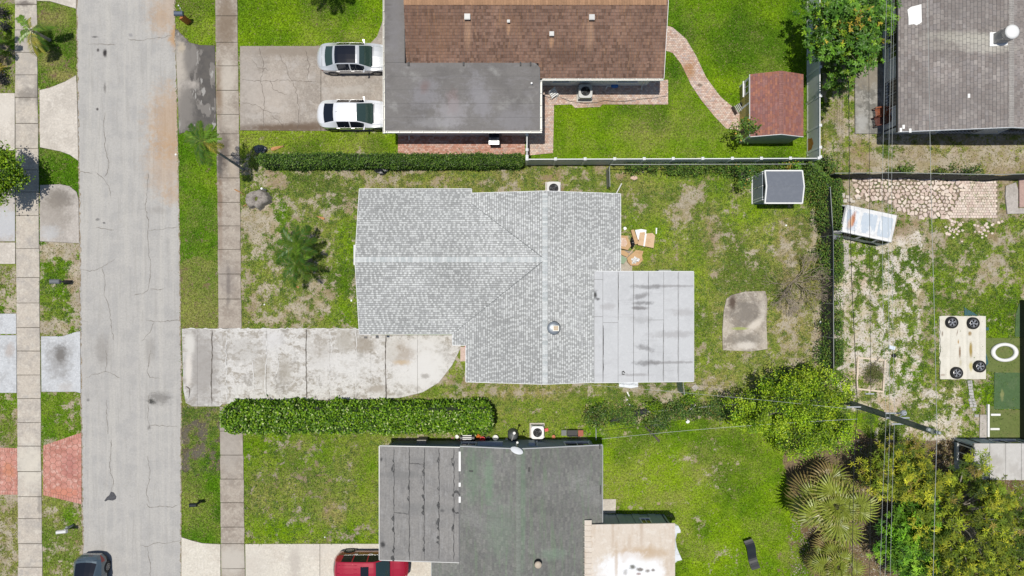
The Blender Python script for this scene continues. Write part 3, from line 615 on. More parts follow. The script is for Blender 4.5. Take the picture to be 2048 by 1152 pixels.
# broken pale paving at the right
st_m = material('pale_broken_stone', (0, 0, 0), rough=.9, attr='col', layers=[(6, (.5, .42, .36), .5, .66, .5), (30, (.40, .33, .28), .6, .75, .5)], bump=(20, .4))
m = MB(); m.prism(PP([(1702,352),(1995,355),(1995,432),(1900,436),(1835,434),(1800,420),(1760,400),(1715,398)]), -.06, .008)
rub = m.build('stone_patio', material('rubble_soil', (.24, .19, .15), rough=1, layers=[(5, (.12, .14, .05), .52, .62, .8)]), kind='structure', label='broken pale pink paving stones below the dark fence')
def voronoi_cells(seeds, rad):
    out = []
    for i, (x, y) in enumerate(seeds):
        c = [(x - rad, y - rad), (x + rad, y - rad), (x + rad, y + rad), (x - rad, y + rad)]
        for j, (u, v) in enumerate(seeds):
            if i == j or abs(u - x) > 2 * rad or abs(v - y) > 2 * rad: continue
            mx_, my = (x + u) / 2, (y + v) / 2; dx, dy = u - x, v - y
            # keep the side nearer to (x,y)
            c = clip(c, [(mx_ + dy * 50 - 0, my - dx * 50), (mx_ + dy * -50, my + dx * 50), (mx_ - dy * 50 - dx * 90, my + dx * 50 - dy * 90), (mx_ + dy * 50 - dx * 90, my - dx * 50 - dy * 90)][:4]) if False else half(c, mx_, my, dx, dy)
            if len(c) < 3: break
        if len(c) > 2: out.append(c)
    return out
def half(poly, mx_, my, dx, dy):
    out = []; sd_ = lambda p: -((p[0] - mx_) * dx + (p[1] - my) * dy)
    for j in range(len(poly)):
        p, q_ = poly[j], poly[(j + 1) % len(poly)]; a, b_ = sd_(p), sd_(q_)
        if a >= 0: out.append(p)
        if (a >= 0) != (b_ >= 0): t = a / (a - b_); out.append((p[0] + (q_[0] - p[0]) * t, p[1] + (q_[1] - p[1]) * t))
    return out
RUB = [(1708,354),(1895,354),(1930,372),(1915,400),(1905,420),(1900,434),(1835,434),(1805,420),(1770,402),(1715,396)]
seeds = []
yy = 352
while yy < 438:
    xx = 1700 + (4 if int(yy / 7.5) % 2 else 0)
    while xx < 1935:
        a, b_ = xx + rr(-3.2, 3.2), yy + rr(-2.8, 2.8)
        if pin(a, b_, RUB) and rr(0, 1) > .03: seeds.append((a, b_))
        xx += 8.6
    yy += 7.4
cells = voronoi_cells(seeds, 7.5); random.shuffle(cells); nst = 0; rest = MB()
ST = [(.66, .55, .47), (.72, .62, .54), (.58, .46, .39), (.70, .60, .50), (.62, .50, .44)]
def tiltz(z, a, b_, cx, cy): return lambda x, y: z + a * (x - cx) + b_ * (y - cy)
for c in cells:
    cx = sum(a for a, b_ in c) / len(c); cy = sum(b_ for a, b_ in c) / len(c); k = rr(.58, .92); an = rr(-.6, .6); q_ = []
    for a, b_ in c:
        dx, dy = (a - cx) * k, (b_ - cy) * k; q_.append((cx + dx * math.cos(an) - dy * math.sin(an), cy + dx * math.sin(an) + dy * math.cos(an)))
    w = PP(q_); zt = tiltz(rr(.05, .12), rr(-.3, .3), rr(-.3, .3), *P(cx, cy)); col = jit(random.choice(ST), .1)
    if nst < 290: m = MB(); m.prism(w, -.02, 0, col, ztop=zt); m.build('stone', st_m, rub); nst += 1
    else: rest.prism(w, -.02, 0, col, ztop=zt)
for r in range(14):       # laid setts at the right end
    for k in range(22):
        x = 1880 + k * 5.3 + (2.6 if r % 2 else 0); y = 362 + r * 5.3
        if x > 1990 or (x < 1925 and y < 400 + (1925 - x) * .2 and x < 1905) or pin(x + 2, y + 2, RUB): continue
        rest.prism(PP([(x + .3, y + .3), (x + 5, y + .2), (x + 5, y + 5), (x + .3, y + 5)]), -.02, .045 + rr(-.01, .01), jit(random.choice(ST), .1))
for x, y in [(1905,450),(1912,458),(1900,462),(1908,444),(1918,449),(1955,452),(1963,455),(1972,447),(1968,459),(1975,463),(1996,445),(2003,443),(1815,428),(1822,432),(1845,437),(1900,440)] + [(rr(1890,1925), rr(440,485)) for _ in range(22)] + [(rr(1945,1985), rr(445,475)) for _ in range(14)]:
    s_ = rr(2, 4.2); rest.prism(PP([(x + s_ * math.cos(a + rr(-.3, .3)), y + s_ * .8 * math.sin(a + rr(-.3, .3))) for a in (0, 1.2, 2.4, 3.7, 5)]), -.02, rr(.03, .07), jit(random.choice(ST), .1))
rest.build('stone', st_m, rub, kind='stuff')

# ================================================================== ROOF HELPERS
shing_m = {}
def shingles(name, faces, parent, mat, pitch, tw, colf, t=.012, lift=.004, g=.004, gv=None):
    gv = g if gv is None else gv
    """faces: list of (convex xy polygon, a, b, c, (dx,dy) downslope)  z = a x + b y + c"""
    m = MB()
    for poly, a, b_, c, (dx, dy) in faces:
        poly = ccw(poly); ux, uy = -dy, dx; slope = math.hypot(a, b_); pp = pitch / math.sqrt(1 + slope * slope)
        us = [x * ux + y * uy for x, y in poly]; vs_ = [x * dx + y * dy for x, y in poly]
        v0 = math.floor(min(vs_) / pp) * pp; row = 0
        while v0 < max(vs_):
            u = min(us) - rr(0, tw[1]);
            while u < max(us):
                w = rr(*tw)
                q_ = [(ux * uu + dx * vv_, uy * uu + dy * vv_) for uu, vv_ in ((u + g, v0), (u + g, v0 + pp - gv), (u + w - g, v0 + pp - gv), (u + w - g, v0))]
                cp = clip(ccw(q_), poly)
                if len(cp) > 2:
                    cx = (u + w / 2); cy = v0; wx, wy = ux * cx + dx * cy, uy * cx + dy * cy; col, lf = colf(wx, wy)
                    top = [(x, y, a * x + b_ * y + c + lift + lf + t * ((x * dx + y * dy) - v0) / pp) for x, y in cp]
                    m.poly(top, col)
                    for i in range(len(cp)):
                        p, r = cp[i], cp[(i + 1) % len(cp)]; vp, vr = p[0] * dx + p[1] * dy, r[0] * dx + r[1] * dy
                        if vp > v0 + (pp - gv) * .98 and vr > v0 + (pp - gv) * .98:
                            zz = lambda x, y: a * x + b_ * y + c + lift * .2
                            m.poly([top[(i + 1) % len(cp)], top[i], (p[0], p[1], zz(*p)), (r[0], r[1], zz(*r))], (col[0] * .8, col[1] * .8, col[2] * .8))
                u += w
            v0 += pp; row += 1
    return m.build(name, mat, parent, kind='stuff')
def roof_slab(name, poly, a, b_, c, parent, mat, th=.14, **kw):
    m = MB(); m.prism(ccw(poly), 0, 0, ztop=lambda x, y: a * x + b_ * y + c, zbot=lambda x, y: a * x + b_ * y + c - th); return m.build(name, mat, parent, **kw)
def caps(name, p0, p1, w, drop, parent, mat, colf, pitch=.14, seed=1):
    """ridge cap tiles from p0 to p1 (xyz), folded over the ridge"""
    m = MB(); p0, p1 = Vector(p0), Vector(p1); d = (p1 - p0); L_ = d.length; d.normalize(); s = Vector((0, 0, 1)).cross(d).normalized(); n = int(L_ / pitch)
    for i in range(n):
        a = p0 + d * (i * pitch + .003); b_ = p0 + d * ((i + 1) * pitch - .003); z0, z1 = .045, .03; c = colf()
        for sg in (-1, 1):
            q_ = [a + Vector((0, 0, z0)), b_ + Vector((0, 0, z1)), b_ + s * sg * w + Vector((0, 0, z1 - drop)), a + s * sg * w + Vector((0, 0, z0 - drop))]
            if sg > 0: q_ = q_[::-1]
            m.poly(q_, c); m.poly([q_[0], q_[3], q_[3] - Vector((0, 0, .03)), q_[0] - Vector((0, 0, .03))], (c[0] * .7,) * 3)
    return m.build(name, mat, parent, kind='stuff')
def wall(parent, x0, y0, x1, y1, z1, mat, th=.2, z0=0, name='wall', ztop=None):
    dx, dy = x1 - x0, y1 - y0; l = math.hypot(dx, dy); nx_, ny_ = -dy / l * th / 2, dx / l * th / 2; m = MB()
    m.prism([(x0 - nx_, y0 - ny_), (x1 - nx_, y1 - ny_), (x1 + nx_, y1 + ny_), (x0 + nx_, y0 + ny_)], z0, z1, ztop=ztop); return m.build(name, mat, parent)
white_m = material('white_paint', (.78, .78, .76), rough=.5, layers=[(6, (.62, .61, .58), .58, .74, .6)])
stucco_w = material('stucco_white', (.72, .72, .70), rough=.85, layers=[(2, (.6, .6, .58), .5, .7, .5)], bump=(40, .3))
stucco_b = material('stucco_bluegrey', (.36, .42, .47), rough=.85, layers=[(2, (.30, .35, .40), .5, .7, .5)], bump=(40, .3))
stucco_l = material('stucco_pale_grey', (.58, .60, .62), rough=.85, layers=[(2, (.48, .50, .53), .5, .7, .6)], bump=(40, .3))
glass_m = material('dark_window_glass', (.02, .025, .03), rough=.06, spec=.8)
dark_m = material('black_metal', (.02, .02, .022), rough=.45, metal=.4)
def window(parent, cx, cy, z0, z1, w, axis, out, fr=.06, bars=0, barmat=None):
    """axis 'x' wall runs along x; out = +-1 side the window faces"""
    f = MB(); g = MB(); bmx = MB()
    def bx(m, u0, u1, a, b_, d0, d1):
        d0, d1 = sorted((d0 * out, d1 * out))
        if axis == 'x': m.box(cx + u0, cy + d0, a, cx + u1, cy + d1, b_)
        else: m.box(cx + d0, cy + u0, a, cx + d1, cy + u1, b_)
    bx(f, -w/2 - fr, -w/2, z0, z1, 0, .05); bx(f, w/2, w/2 + fr, z0, z1, 0, .05); bx(f, -w/2 - fr, w/2 + fr, z1, z1 + fr, 0, .05); bx(f, -w/2 - fr - .03, w/2 + fr + .03, z0 - fr, z0, 0, .1); bx(f, -.02, .02, z0, z1, .012, .04)
    o = f.build('window', white_m, parent); bx(g, -w/2, w/2, z0, z1, -.01, .012); g.build('pane', glass_m, o)
    if bars:
        n = bars
        for i in range(n + 1): bx(bmx, -w/2 + w * i / n - .012, -w/2 + w * i / n + .012, z0 - .1, z1 + .1, .14, .17)
        for k in range(3): zz = lerp(z0 - .1, z1 + .1, k / 2); bx(bmx, -w/2, w/2, zz - .012, zz + .012, .145, .165)
        bmx.build('security_bars', barmat or dark_m, o)
    return o
def ac_unit(label, x, y, s=.8, h=.75, rz=0, pad=.06, top=(.42, .42, .41)):
    t = thing('condenser', label, 'air conditioner', (x, y, 0), rz=0); c = material('condenser_case', top, rough=.5, metal=.2, layers=[(5, (.4, .4, .39), .55, .7, .5)])
    m = MB(); k = s / 2; m.prism([(x - k - .1, y - k - .1), (x + k + .1, y - k - .1), (x + k + .1, y + k + .1), (x - k - .1, y + k + .1)], 0, .07, inset=.02); m.build('base', conc1, t)
    m = MB(); q_ = [(x - k, y - k), (x + k, y - k), (x + k, y + k), (x - k, y + k)]; m.prism(q_, .07, h - .20)
    for i in range(9):
        z = .14 + i * (h - .40) / 9; m.prism([(a + math.copysign(.012, a - x), b_ + math.copysign(.012, b_ - y)) for a, b_ in q_], z, z + .02)
    m.build('body', material('condenser_louvre', (.30, .31, .32), rough=.5, metal=.4), t)
    m = MB(); n = 28; r1 = s * .37; ring = [(x + r1 * math.cos(2 * math.pi * i / n), y + r1 * math.sin(2 * math.pi * i / n)) for i in range(n)]; sq = []
    for i in range(n):
        a = 2 * math.pi * i / n; ca, sa = math.cos(a), math.sin(a); e = (k + .015) / (abs(ca) ** 8 + abs(sa) ** 8) ** .125; sq.append((x + e * ca, y + e * sa))
    for i in range(n):
        j = (i + 1) % n; m.poly([(*ring[i], h), (*sq[i], h), (*sq[j], h), (*ring[j], h)]); m.poly([(*sq[i], h), (*sq[i], h - .22), (*sq[j], h - .22), (*sq[j], h)]); m.poly([(*ring[j], h), (*ring[j], h - .12), (*ring[i], h - .12), (*ring[i], h)])
    m.build('lid', c, t)
    m = MB(); m.cyl(x, y, .2, h - .19, r1, n=24); m.build('fan_well', material('fan_well_dark', (.015, .015, .018), rough=.7), t)
    for i in range(3):
        a0 = i * 2.094 + rz; m = MB(); pts = [(x + .05 * math.cos(a0), y + .05 * math.sin(a0), h - .12)]
        for a in (-.1, .25, .6): pts.append((x + r1 * .88 * math.cos(a0 + a), y + r1 * .88 * math.sin(a0 + a), h - .08 - .06 * (a + .1)))
        m.poly(pts); m.poly([(p[0], p[1], p[2] - .008) for p in pts[::-1]]); m.build('fan_blade', material('fan_blade_metal', (.07, .075, .08), rough=.5), t)
    m = MB(); m.cyl(x, y, h - .2, h - .08, .09, n=14); m.build('fan_motor', dark_m, t)
    m = MB()
    for k2 in (.5, .98): m.tube([(x + r1 * k2 * math.cos(a * .2618), y + r1 * k2 * math.sin(a * .2618), h - .01) for a in range(25)], .004, 3)
    for a in range(6): m.tube([(x + r1 * math.cos(a * .5236), y + r1 * math.sin(a * .5236), h - .005), (x - r1 * math.cos(a * .5236), y - r1 * math.sin(a * .5236), h - .005)], .004, 3)
    m.build('grille', dark_m, t); return t

# ================================================================== HOUSE A : grey shingle house in the middle
A = thing('house', 'large house with speckled light grey shingle roof and white flat rear roof', 'house', (0, 0, 0))
fasc = material('white_fascia', (.72, .73, .74), rough=.6); under_m = material('roof_underlay', (.15, .15, .15), rough=.9)
x0, x1e, xr = X(719, 2.7), X(1241, 2.7), X(1090, 3.9); yN, yS, yR = Y(378, 2.7), Y(668, 2.7), Y(519, 3.9)
kN = 1.2 / (yN - yR); kS = 1.2 / (yR - yS); xw = X(905, 2.7); kW = 1.2 / (xr - xw); kE = 1.2 / (x1e - xr)
xn = X(943, 2.75); xs2 = X(932, 2.8); yE_N = 5.9; yE_S = -5.85; yj = Y(690, 2.7); xf = X(1188, 3.1); yf = Y(543, 2.9)
zW = lambda x: 2.7 + (x - xw) * kW
yvN = yN - (zW(xn) - 2.7) / kN
fN = ([(x0, yR), (x0, yN), (xn, yN), (xn, yR)], 0, -kN, 2.7 + kN * yN, (0, 1)); fN2 = ([(xn, yR), (xn, yvN), (xr, yR)],) + fN[1:]
fS = ([(x0, yR), (x0, yS), (xw, yS), (xr, yR)], 0, kS, 2.7 - kS * yS, (0, -1))
fW1 = ([(xr, yR), (xw, yS), (xw, yj), (xr, yj)], kW, 0, 2.7 - kW * xw, (-1, 0))
fW2 = ([(xs2, yj), (xr, yj), (xr, yE_S), (xs2, yE_S)], kW, 0, 2.7 - kW * xw, (-1, 0))
fW3 = ([(xr, yR), (xr, yE_N), (xn, yE_N), (xn, yvN)], kW, 0, 2.7 - kW * xw, (-1, 0))
fE1 = ([(xr, yE_N), (x1e, yE_N), (x1e, yf), (xr, yf)], -kE, 0, 3.9 + kE * xr, (1, 0))
fE2 = ([(xr, yf), (xf, yf), (xf, yE_S), (xr, yE_S)], -kE, 0, 3.9 + kE * xr, (1, 0))
alt = False
def colA(x, y):
    global alt; alt = not alt; f = float(fbm(x, y, 3.0, 101, 3)); g = .46 + (f - .5) * .14; d = (rr(0, .36) if alt else rr(.62, 1)) if rr(0, 1) < .6 else rr(0, 1)
    if d < .36 + (.5 - f) * .5: return jit((g * .78, g * .80, g * .79), .07), 0.0
    if d < .62: return jit((g * .94, g * .96, g * .96), .08), 0.004
    return jit((g * 1.17, g * 1.20, g * 1.18), .05), 0.010
shA = material('architectural_shingle_light', (0, 0, 0), rough=.95, attr='col', spec=.15, layers=[(40, (.25, .26, .27), .5, .75, .35), (.4, (.50, .52, .52), .5, .7, .22)])
for f in (fN, fN2, fS, fW1, fW2, fW3, fE1, fE2): roof_slab('roof', f[0], f[1], f[2], f[3], A, [under_m])
shingles('shingle', [fN, fN2, fS, fW1, fW2, fW3, fE1, fE2], A, shA, .142, (.10, .17), colA, t=.030, g=.003, gv=.024)
capc = lambda: jit(random.choice([(.54, .56, .555), (.60, .62, .615), (.50, .525, .53), (.44, .47, .47)]), .05)
shCap = material('ridge_cap_shingle', (0, 0, 0), rough=.95, attr='col', spec=.15, layers=[(30, (.35, .37, .37), .5, .75, .4)])
caps('ridge_cap', (x0, yR, 3.9), (xr, yR, 3.9), .165, .04, A, shCap, capc); caps('ridge_cap', (xr, yE_S, 3.9), (xr, yE_N, 3.9), .165, .04, A, shCap, capc)
m = MB()
for a, b_ in ((( xn, yvN), (xr, yR)), ((xw, yS), (xr, yR))):
    za, zb_ = zW(a[0]), 3.9; m.tube([(a[0], a[1], za + .004), (b_[0] - .15, b_[1] - .12 * (1 if a[1] < 0 else -1), zb_ - .005)], .035, 4)
m.build('valley', material('valley_line', (.25, .26, .26), rough=.9), A)
def eave(m, pts, zf, w=.03, h=.16):
    for (a, b_), (c, d) in zip(pts, pts[1:]):
        l = math.hypot(c - a, d - b_); ox, oy = (d - b_) / l * w, -(c - a) / l * w
        m.mesh([(a, b_, zf(a, b_) - h), (c, d, zf(c, d) - h), (c + ox, d + oy, zf(c, d) - h), (a + ox, b_ + oy, zf(a, b_) - h), (a, b_, zf(a, b_) + .012), (c, d, zf(c, d) + .012), (c + ox, d + oy, zf(c, d) + .012), (a + ox, b_ + oy, zf(a, b_) + .012)],
               [(0, 1, 2, 3), (7, 6, 5, 4), (0, 4, 5, 1), (3, 2, 6, 7), (0, 3, 7, 4), (1, 5, 6, 2)])
pl = lambda f: (lambda x, y: f[1] * x + f[2] * y + f[3])
m = MB(); eave(m, [(x0, yR), (x0, yS)], pl(fS)); eave(m, [(x0, yN), (x0, yR)], pl(fN)); eave(m, [(xn, yN), (x0, yN)], pl(fN)); eave(m, [(x0, yS), (xw, yS)], pl(fS)); eave(m, [(xw, yS), (xw, yj)], pl(fW1)); eave(m, [(xw, yj), (xs2, yj)], pl(fW1)); eave(m, [(xs2, yj), (xs2, yE_S)], pl(fW2))
eave(m, [(xs2, yE_S), (xr, yE_S)], pl(fW2)); eave(m, [(xr, yE_S), (xf, yE_S)], pl(fE2)); eave(m, [(x1e, yf), (x1e, yE_N)], pl(fE1)); eave(m, [(x1e, yE_N), (xr, yE_N)], pl(fE1)); eave(m, [(xr, yE_N), (xn, yE_N)], pl(fW3)); eave(m, [(xn, yE_N), (xn, yN)], pl(fN))
m.build('fascia', fasc, A)
o_ = .45
wpts = [(x0 + o_, yN - o_), (x0 + o_, yS + o_), (xw + o_, yS + o_), (xs2 + o_, yj - .2), (xs2 + o_, yE_S + .4), (xf - .1, yE_S + .4), (xf - .1, yf - .1), (x1e - o_, yf - .1), (x1e - o_, yE_N - .4), (xn - .5, yE_N - .4), (xn - .5, yN - o_), (x0 + o_, yN - o_)]
for (a, b_), (c, d) in zip(wpts, wpts[1:]): wall(A, a, b_, c, d, 2.52, stucco_w)
for q_, yy_ in (((x0 + o_, yN - o_, yS + o_), 0),):
    m = MB(); m.mesh([(q_[0] - .1, q_[1], 2.52), (q_[0] - .1, q_[2], 2.52), (q_[0] - .1, yR, 3.66), (q_[0] + .1, q_[1], 2.52), (q_[0] + .1, q_[2], 2.52), (q_[0] + .1, yR, 3.66)], [(0, 2, 1), (3, 4, 5), (0, 3, 5, 2), (1, 2, 5, 4)]); m.build('wall', stucco_w, A)
window(A, x0 + o_ - .11, 4.2, 1.0, 2.1, 1.6, 'y', -1); window(A, x0 + o_ - .11, -1.0, 1.0, 2.1, 1.6, 'y', -1); window(A, -6.5, yS + o_ - .11, 1.0, 2.1, 1.4, 'x', -1); window(A, 0.0, yE_S + .29, 1.1, 2.1, 1.2, 'x', -1); window(A, 4.5, yE_N - .29, 1.1, 2.1, 1.2, 'x', 1); window(A, -5, yN - o_ + .11, 1.1, 2.1, 1.4, 'x', 1)
# front awning seen past the gable
m = MB(); ax = X(706, 2.5); m.mesh([(x0 + .35, Y(487, 2.9), 3.0), (x0 + .35, Y(532, 2.9), 3.0), (ax, Y(530, 2.3), 2.35), (ax, Y(490, 2.3), 2.35), (x0 + .35, Y(487, 2.9), 2.95), (x0 + .35, Y(532, 2.9), 2.95), (ax, Y(530, 2.3), 2.25), (ax, Y(490, 2.3), 2.25)], [(0, 3, 2, 1), (4, 5, 6, 7), (3, 7, 6, 2), (0, 4, 7, 3), (1, 2, 6, 5)]); m.build('awning', white_m, A)
# small entry step and red item
m = MB(); m.box(X(921), Y(722), 0, X(936), Y(693), .16); m.build('step', material('pinkish_step', (.55, .42, .36), rough=.9), A)
m = MB(); m.box(X(928, 2), Y(697, 2), .9, X(931, 2), Y(690, 2), 1.3); m.build('hose_box', material('red_box', (.5, .03, .03), rough=.5), A)
m = MB()
for px in (731, 754): m.box(X(px - 3, 2.4), Y(677, 2.4), 2.3, X(px + 3, 2.4), Y(673, 2.4), 2.38)
m.build('flood_light', dark_m, A)
# white flat roof of the rear wing
flat_w = material('white_flat_roof', (.64, .65, .66), rough=.8, spec=.3, layers=[(.6, (.58, .59, .60), .45, .65, .8), (3, (.69, .70, .71), .5, .66, .5), (14, (.48, .48, .49), .60, .74, .4), (1.2, (.50, .50, .51), .56, .72, .5, (.35, 2.2, 1))],
  blobs=[(1295,574,34,5,(.13,.125,.125),.55,3,.9),(1283,592,20,6,(.13,.12,.12),.55,3,.9,-18),(1285,606,20,5,(.12,.115,.115),.6,3,.9),(1280,616,18,4,(.2,.19,.19),.8,3,.8),(1287,640,26,8,(.4,.4,.4),.5,3,.9),(1290,697,18,6,(.14,.13,.13),.55,3,.9,12),(1292,726,26,6,(.12,.115,.115),.55,3,.9),(1345,726,60,3,(.25,.24,.24),.6,3,.9),(1350,572,50,3,(.28,.27,.27),.6,3,.9),(1350,670,50,8,(.42,.41,.41),.6,3,.9),(1190,590,5,10,(.06,.06,.06),.95,3,.6),(1195,598,5,3,(.1,.1,.1),.8,3),(1216,613,16,8,(.45,.44,.44),.6,3,.9),(1372,625,30,8,(.45,.44,.44),.6,3,.9),(1275,750,30,3,(.35,.34,.34),.6,3,.9)])
zf = lambda x, y: 3.12 - (x - xf) * .088
fx1 = X(1387, 2.56); fyN, fyS = Y(543, 2.85), Y(764, 2.85)
m = MB(); m.prism(ccw([(xf, fyS), (fx1, fyS), (fx1, fyN), (xf, fyN)]), 0, 0, ztop=lambda x, y: zf(x, y) - .01, zbot=lambda x, y: zf(x, y) - .16); FR = m.build('flat_roof', material('flat_roof_deck', (.22, .22, .22), rough=.9), A)
xsf = [X(p, 3.1 - i * .07) for i, p in enumerate((1188, 1205.5, 1236, 1267, 1297, 1327.5, 1357.5, 1387))]
cuts = [[543, 559, 633, 764], [543, 645, 764], [543, 764], [543, 764], [543, 640, 764], [543, 764], [543, 764]]
for i in range(7):
    for a, b_ in zip(cuts[i], cuts[i][1:]):
        g = .012; m = MB(); q_ = ccw([(xsf[i] + g, Y(b_, 2.85) + g * (b_ != 764)), (xsf[i + 1] - g * (i < 6), Y(b_, 2.85) + g * (b_ != 764)), (xsf[i + 1] - g * (i < 6), Y(a, 2.85) - g * (a != 543)), (xsf[i] + g, Y(a, 2.85) - g * (a != 543))])
        lf = .004 + .003 * (i % 2); m.prism(q_, 0, 0, ztop=lambda x, y: zf(x, y) + lf, zbot=lambda x, y: zf(x, y) - .012); m.build('roof_panel', flat_w, FR)
tar = material('black_tar', (.05, .05, .05), rough=.7, layers=[(8, (.12, .12, .12), .5, .65, .8)])
m = MB()
for px, ya, yb, w in ((1236,545,640,.03),(1205.5,650,762,.045),(1297,545,762,.028),(1327,645,762,.02),(1357.5,545,762,.018),(1267,545,762,.016)): ribbon(m, [(px, ya), (px, yb)], w, 0, .4, 9, 2.85)
m.v = [(x, y, zf(x, y) + .013) for x, y, z in m.v]; m.build('seam', tar, FR, kind='stuff')
m = MB(); ring = [(rr(.10, .16), i * .63) for i in range(10)]; cx, cy = P(1245, 745, 2.7)
for i in range(9): a0, a1 = ring[i], ring[i + 1]; m.poly([(cx + r_ * math.cos(a) * k, cy + r_ * math.sin(a) * k, zf(cx, cy) + .012) for (r_, a), k in ((a0, 1), (a1, 1), (a1, .4), (a0, .4))][::-1])
m.build('tar_ring', tar, FR)
m = MB(); eave(m, [(fx1, fyS), (fx1, fyN)], zf); eave(m, [(fx1, fyN), (xf, fyN)], zf); eave(m, [(xf, fyS), (fx1, fyS)], zf); m.build('fascia', fasc, A)
for px, py in ((1370, 555), (1370, 752)):
    m = MB(); m.box(X(px) - 1.1, Y(py) - .06, 0, X(px) - .98, Y(py) + .06, 2.45); m.build('post', white_m, A)
wall(A, xf, fyS + .35, fx1 - .5, fyS + .35, 2.38, stucco_w, .15)
# attic fan with solar panel
vx, vy = P(1107, 656, 3.85); vz = 3.9 - kE * (vx - xr)
fan = thing('attic_fan', 'round solar attic vent on the grey shingle roof', 'roof vent', (vx, vy, vz))
m = MB(); m.lathe(vx, vy, [(.44, vz - .08), (.44, vz + .02), (.36, vz + .06), (.36, vz + .16)], 24); m.build('base', material('vent_dark_metal', (.10, .11, .12), rough=.5, metal=.5), fan, smooth=False)
m = MB(); m.lathe(vx, vy, [(.02, vz + .30), (.26, vz + .28), (.38, vz + .22), (.40, vz + .16), (.38, vz + .15)], 28); m.build('dome', material('vent_grey_metal', (.30, .33, .36), rough=.4, metal=.5), fan, smooth=True)
m = MB(); m.box(vx - .06, vy - .17, vz + .30, vx + .32, vy + .16, vz + .33); sp = m.build('panel_frame', material('pale_frame', (.7, .68, .6), rough=.5), fan)
m = MB()
for i in range(3):
    for k in range(2): m.box(vx + .0 + i * .09, vy - .12 + k * .13, vz + .33, vx + .08 + i * .09, vy + k * .13, vz + .338)
m.build('solar_cell', material('solar_brown', (.30, .19, .08), rough=.3), sp)
# things round house A
ac_unit('light grey air conditioner just above the grey shingle roof edge', *P(1106, 380), s=.85, rz=.6)
# ================================================================== HOUSE B : brown shingle house at the top
B_ = thing('house', 'house with brown shingle roof, grey flat wing and white gutters', 'house', (0, 15, 0))
bxw, bxe = X(812, 3.0), X(1327.5, 2.7); bye, byr = Y(157, 2.7), Y(4, 3.9); kB = 1.2 / (byr - bye); bfl = Y(125, 2.95); bfx = X(1080, 2.75)
zB = lambda x, y: 2.7 + (y - bye) * kB
fB1 = ([(bfx - .1, bye), (bxe, bye), (bxe, bfl), (bfx - .1, bfl)], 0, kB, 2.7 - kB * bye, (0, -1))
fB2 = ([(bxw, bfl - .05), (bxe, bfl - .05), (bxe, byr), (bxw, byr)], 0, kB, 2.7 - kB * bye, (0, -1))
fB3 = ([(bxw, byr), (bxe, byr), (bxe, byr + 4.3), (bxw, byr + 4.3)], 0, -kB, 3.9 + kB * byr, (0, 1))
def colB(x, y):
    f = float(fbm(x * 2.6, y * .7, 2.2, 111, 3)); g = .9 + (f - .5) * .8
    g = .9 + (f - .5) * .45; c = random.choice([(.225, .135, .10), (.20, .12, .088), (.25, .155, .115), (.155, .092, .066), (.235, .14, .10)]); return jit((c[0] * g, c[1] * g, c[2] * g), .08), rr(0, .006)
shB = material('brown_shingle', (0, 0, 0), rough=.95, attr='col', spec=.15, layers=[(.5, (.33, .19, .12), .52, .72, .45), (1.6, (.36, .21, .12), .55, .70, .5, (2.6, .35, 1)), (30, (.15, .09, .06), .55, .75, .5)],
  blobs=[(935,62,8,34,(.46,.29,.19),.55,3.6,.3),(1181,62,8,36,(.46,.29,.19),.55,3.6,.3),(1103,82,5,12,(.5,.30,.18),.7,3.4,.3),(1017,54,4,14,(.46,.28,.17),.7,3.6,.3),(1130,110,36,20,(.12,.07,.05),.6,3.2,.6),(860,60,60,50,(.2,.11,.07),.35,3.6,.6)])
for f in (fB1, fB2, fB3): roof_slab('roof', f[0], f[1], f[2], f[3], B_, [under_m])
shingles('shingle', [fB1, fB2, fB3], B_, shB, .188, (.11, .22), colB, t=.022, g=.006)
caps('ridge_cap', (bxw, byr, 3.9), (bxe, byr, 3.9), .17, .05, B_, shCap2 if 'shCap2' in globals() else material('tan_ridge_cap', (0, 0, 0), rough=.95, attr='col'), lambda: jit((.36, .21, .12), .12), pitch=.16)
flatB = material('grey_flat_roof', (.275, .26, .248), rough=.75, spec=.3, layers=[(.45, (.20, .188, .18), .44, .62, .7), (.7, (.42, .41, .39), .55, .70, .8, (1, 1, 1)), (2.2, (.33, .315, .32), .5, .66, .5, (.5, 2, 1)), (30, (.2, .19, .19), .56, .72, .5)],
  blobs=[(905,205,14,26,(.27,.17,.15),.6,2.8,.7),(905,225,30,34,(.50,.48,.50),.55,2.8,.9),(850,190,26,34,(.42,.41,.44),.5,2.8,.9,30),(960,195,22,50,(.44,.43,.46),.5,2.8,.9,-15),(850,175,10,14,(.26,.16,.14),.5,2.8,.7),(1030,240,40,26,(.38,.37,.39),.5,2.8,.9),(790,60,16,80,(.30,.29,.30),.5,2.9,.8),(870,245,50,10,(.46,.45,.46),.5,2.8,.8)], bump=(8, .15))
flx, fly0 = X(770, 2.75), Y(262, 2.72); zFB = lambda x, y: 2.72 + (y - fly0) * .058
m = MB(); m.prism(ccw([(flx, fly0), (bfx, fly0), (bfx, bfl - .35), (bfx - .3, bfl), (flx, bfl)]), 0, 0, ztop=lambda x, y: zFB(x, y) - .005, zbot=lambda x, y: zFB(x, y) - .2); fb = m.build('flat_roof', under_m, B_)
rows = np.linspace(fly0, bfl, 6)
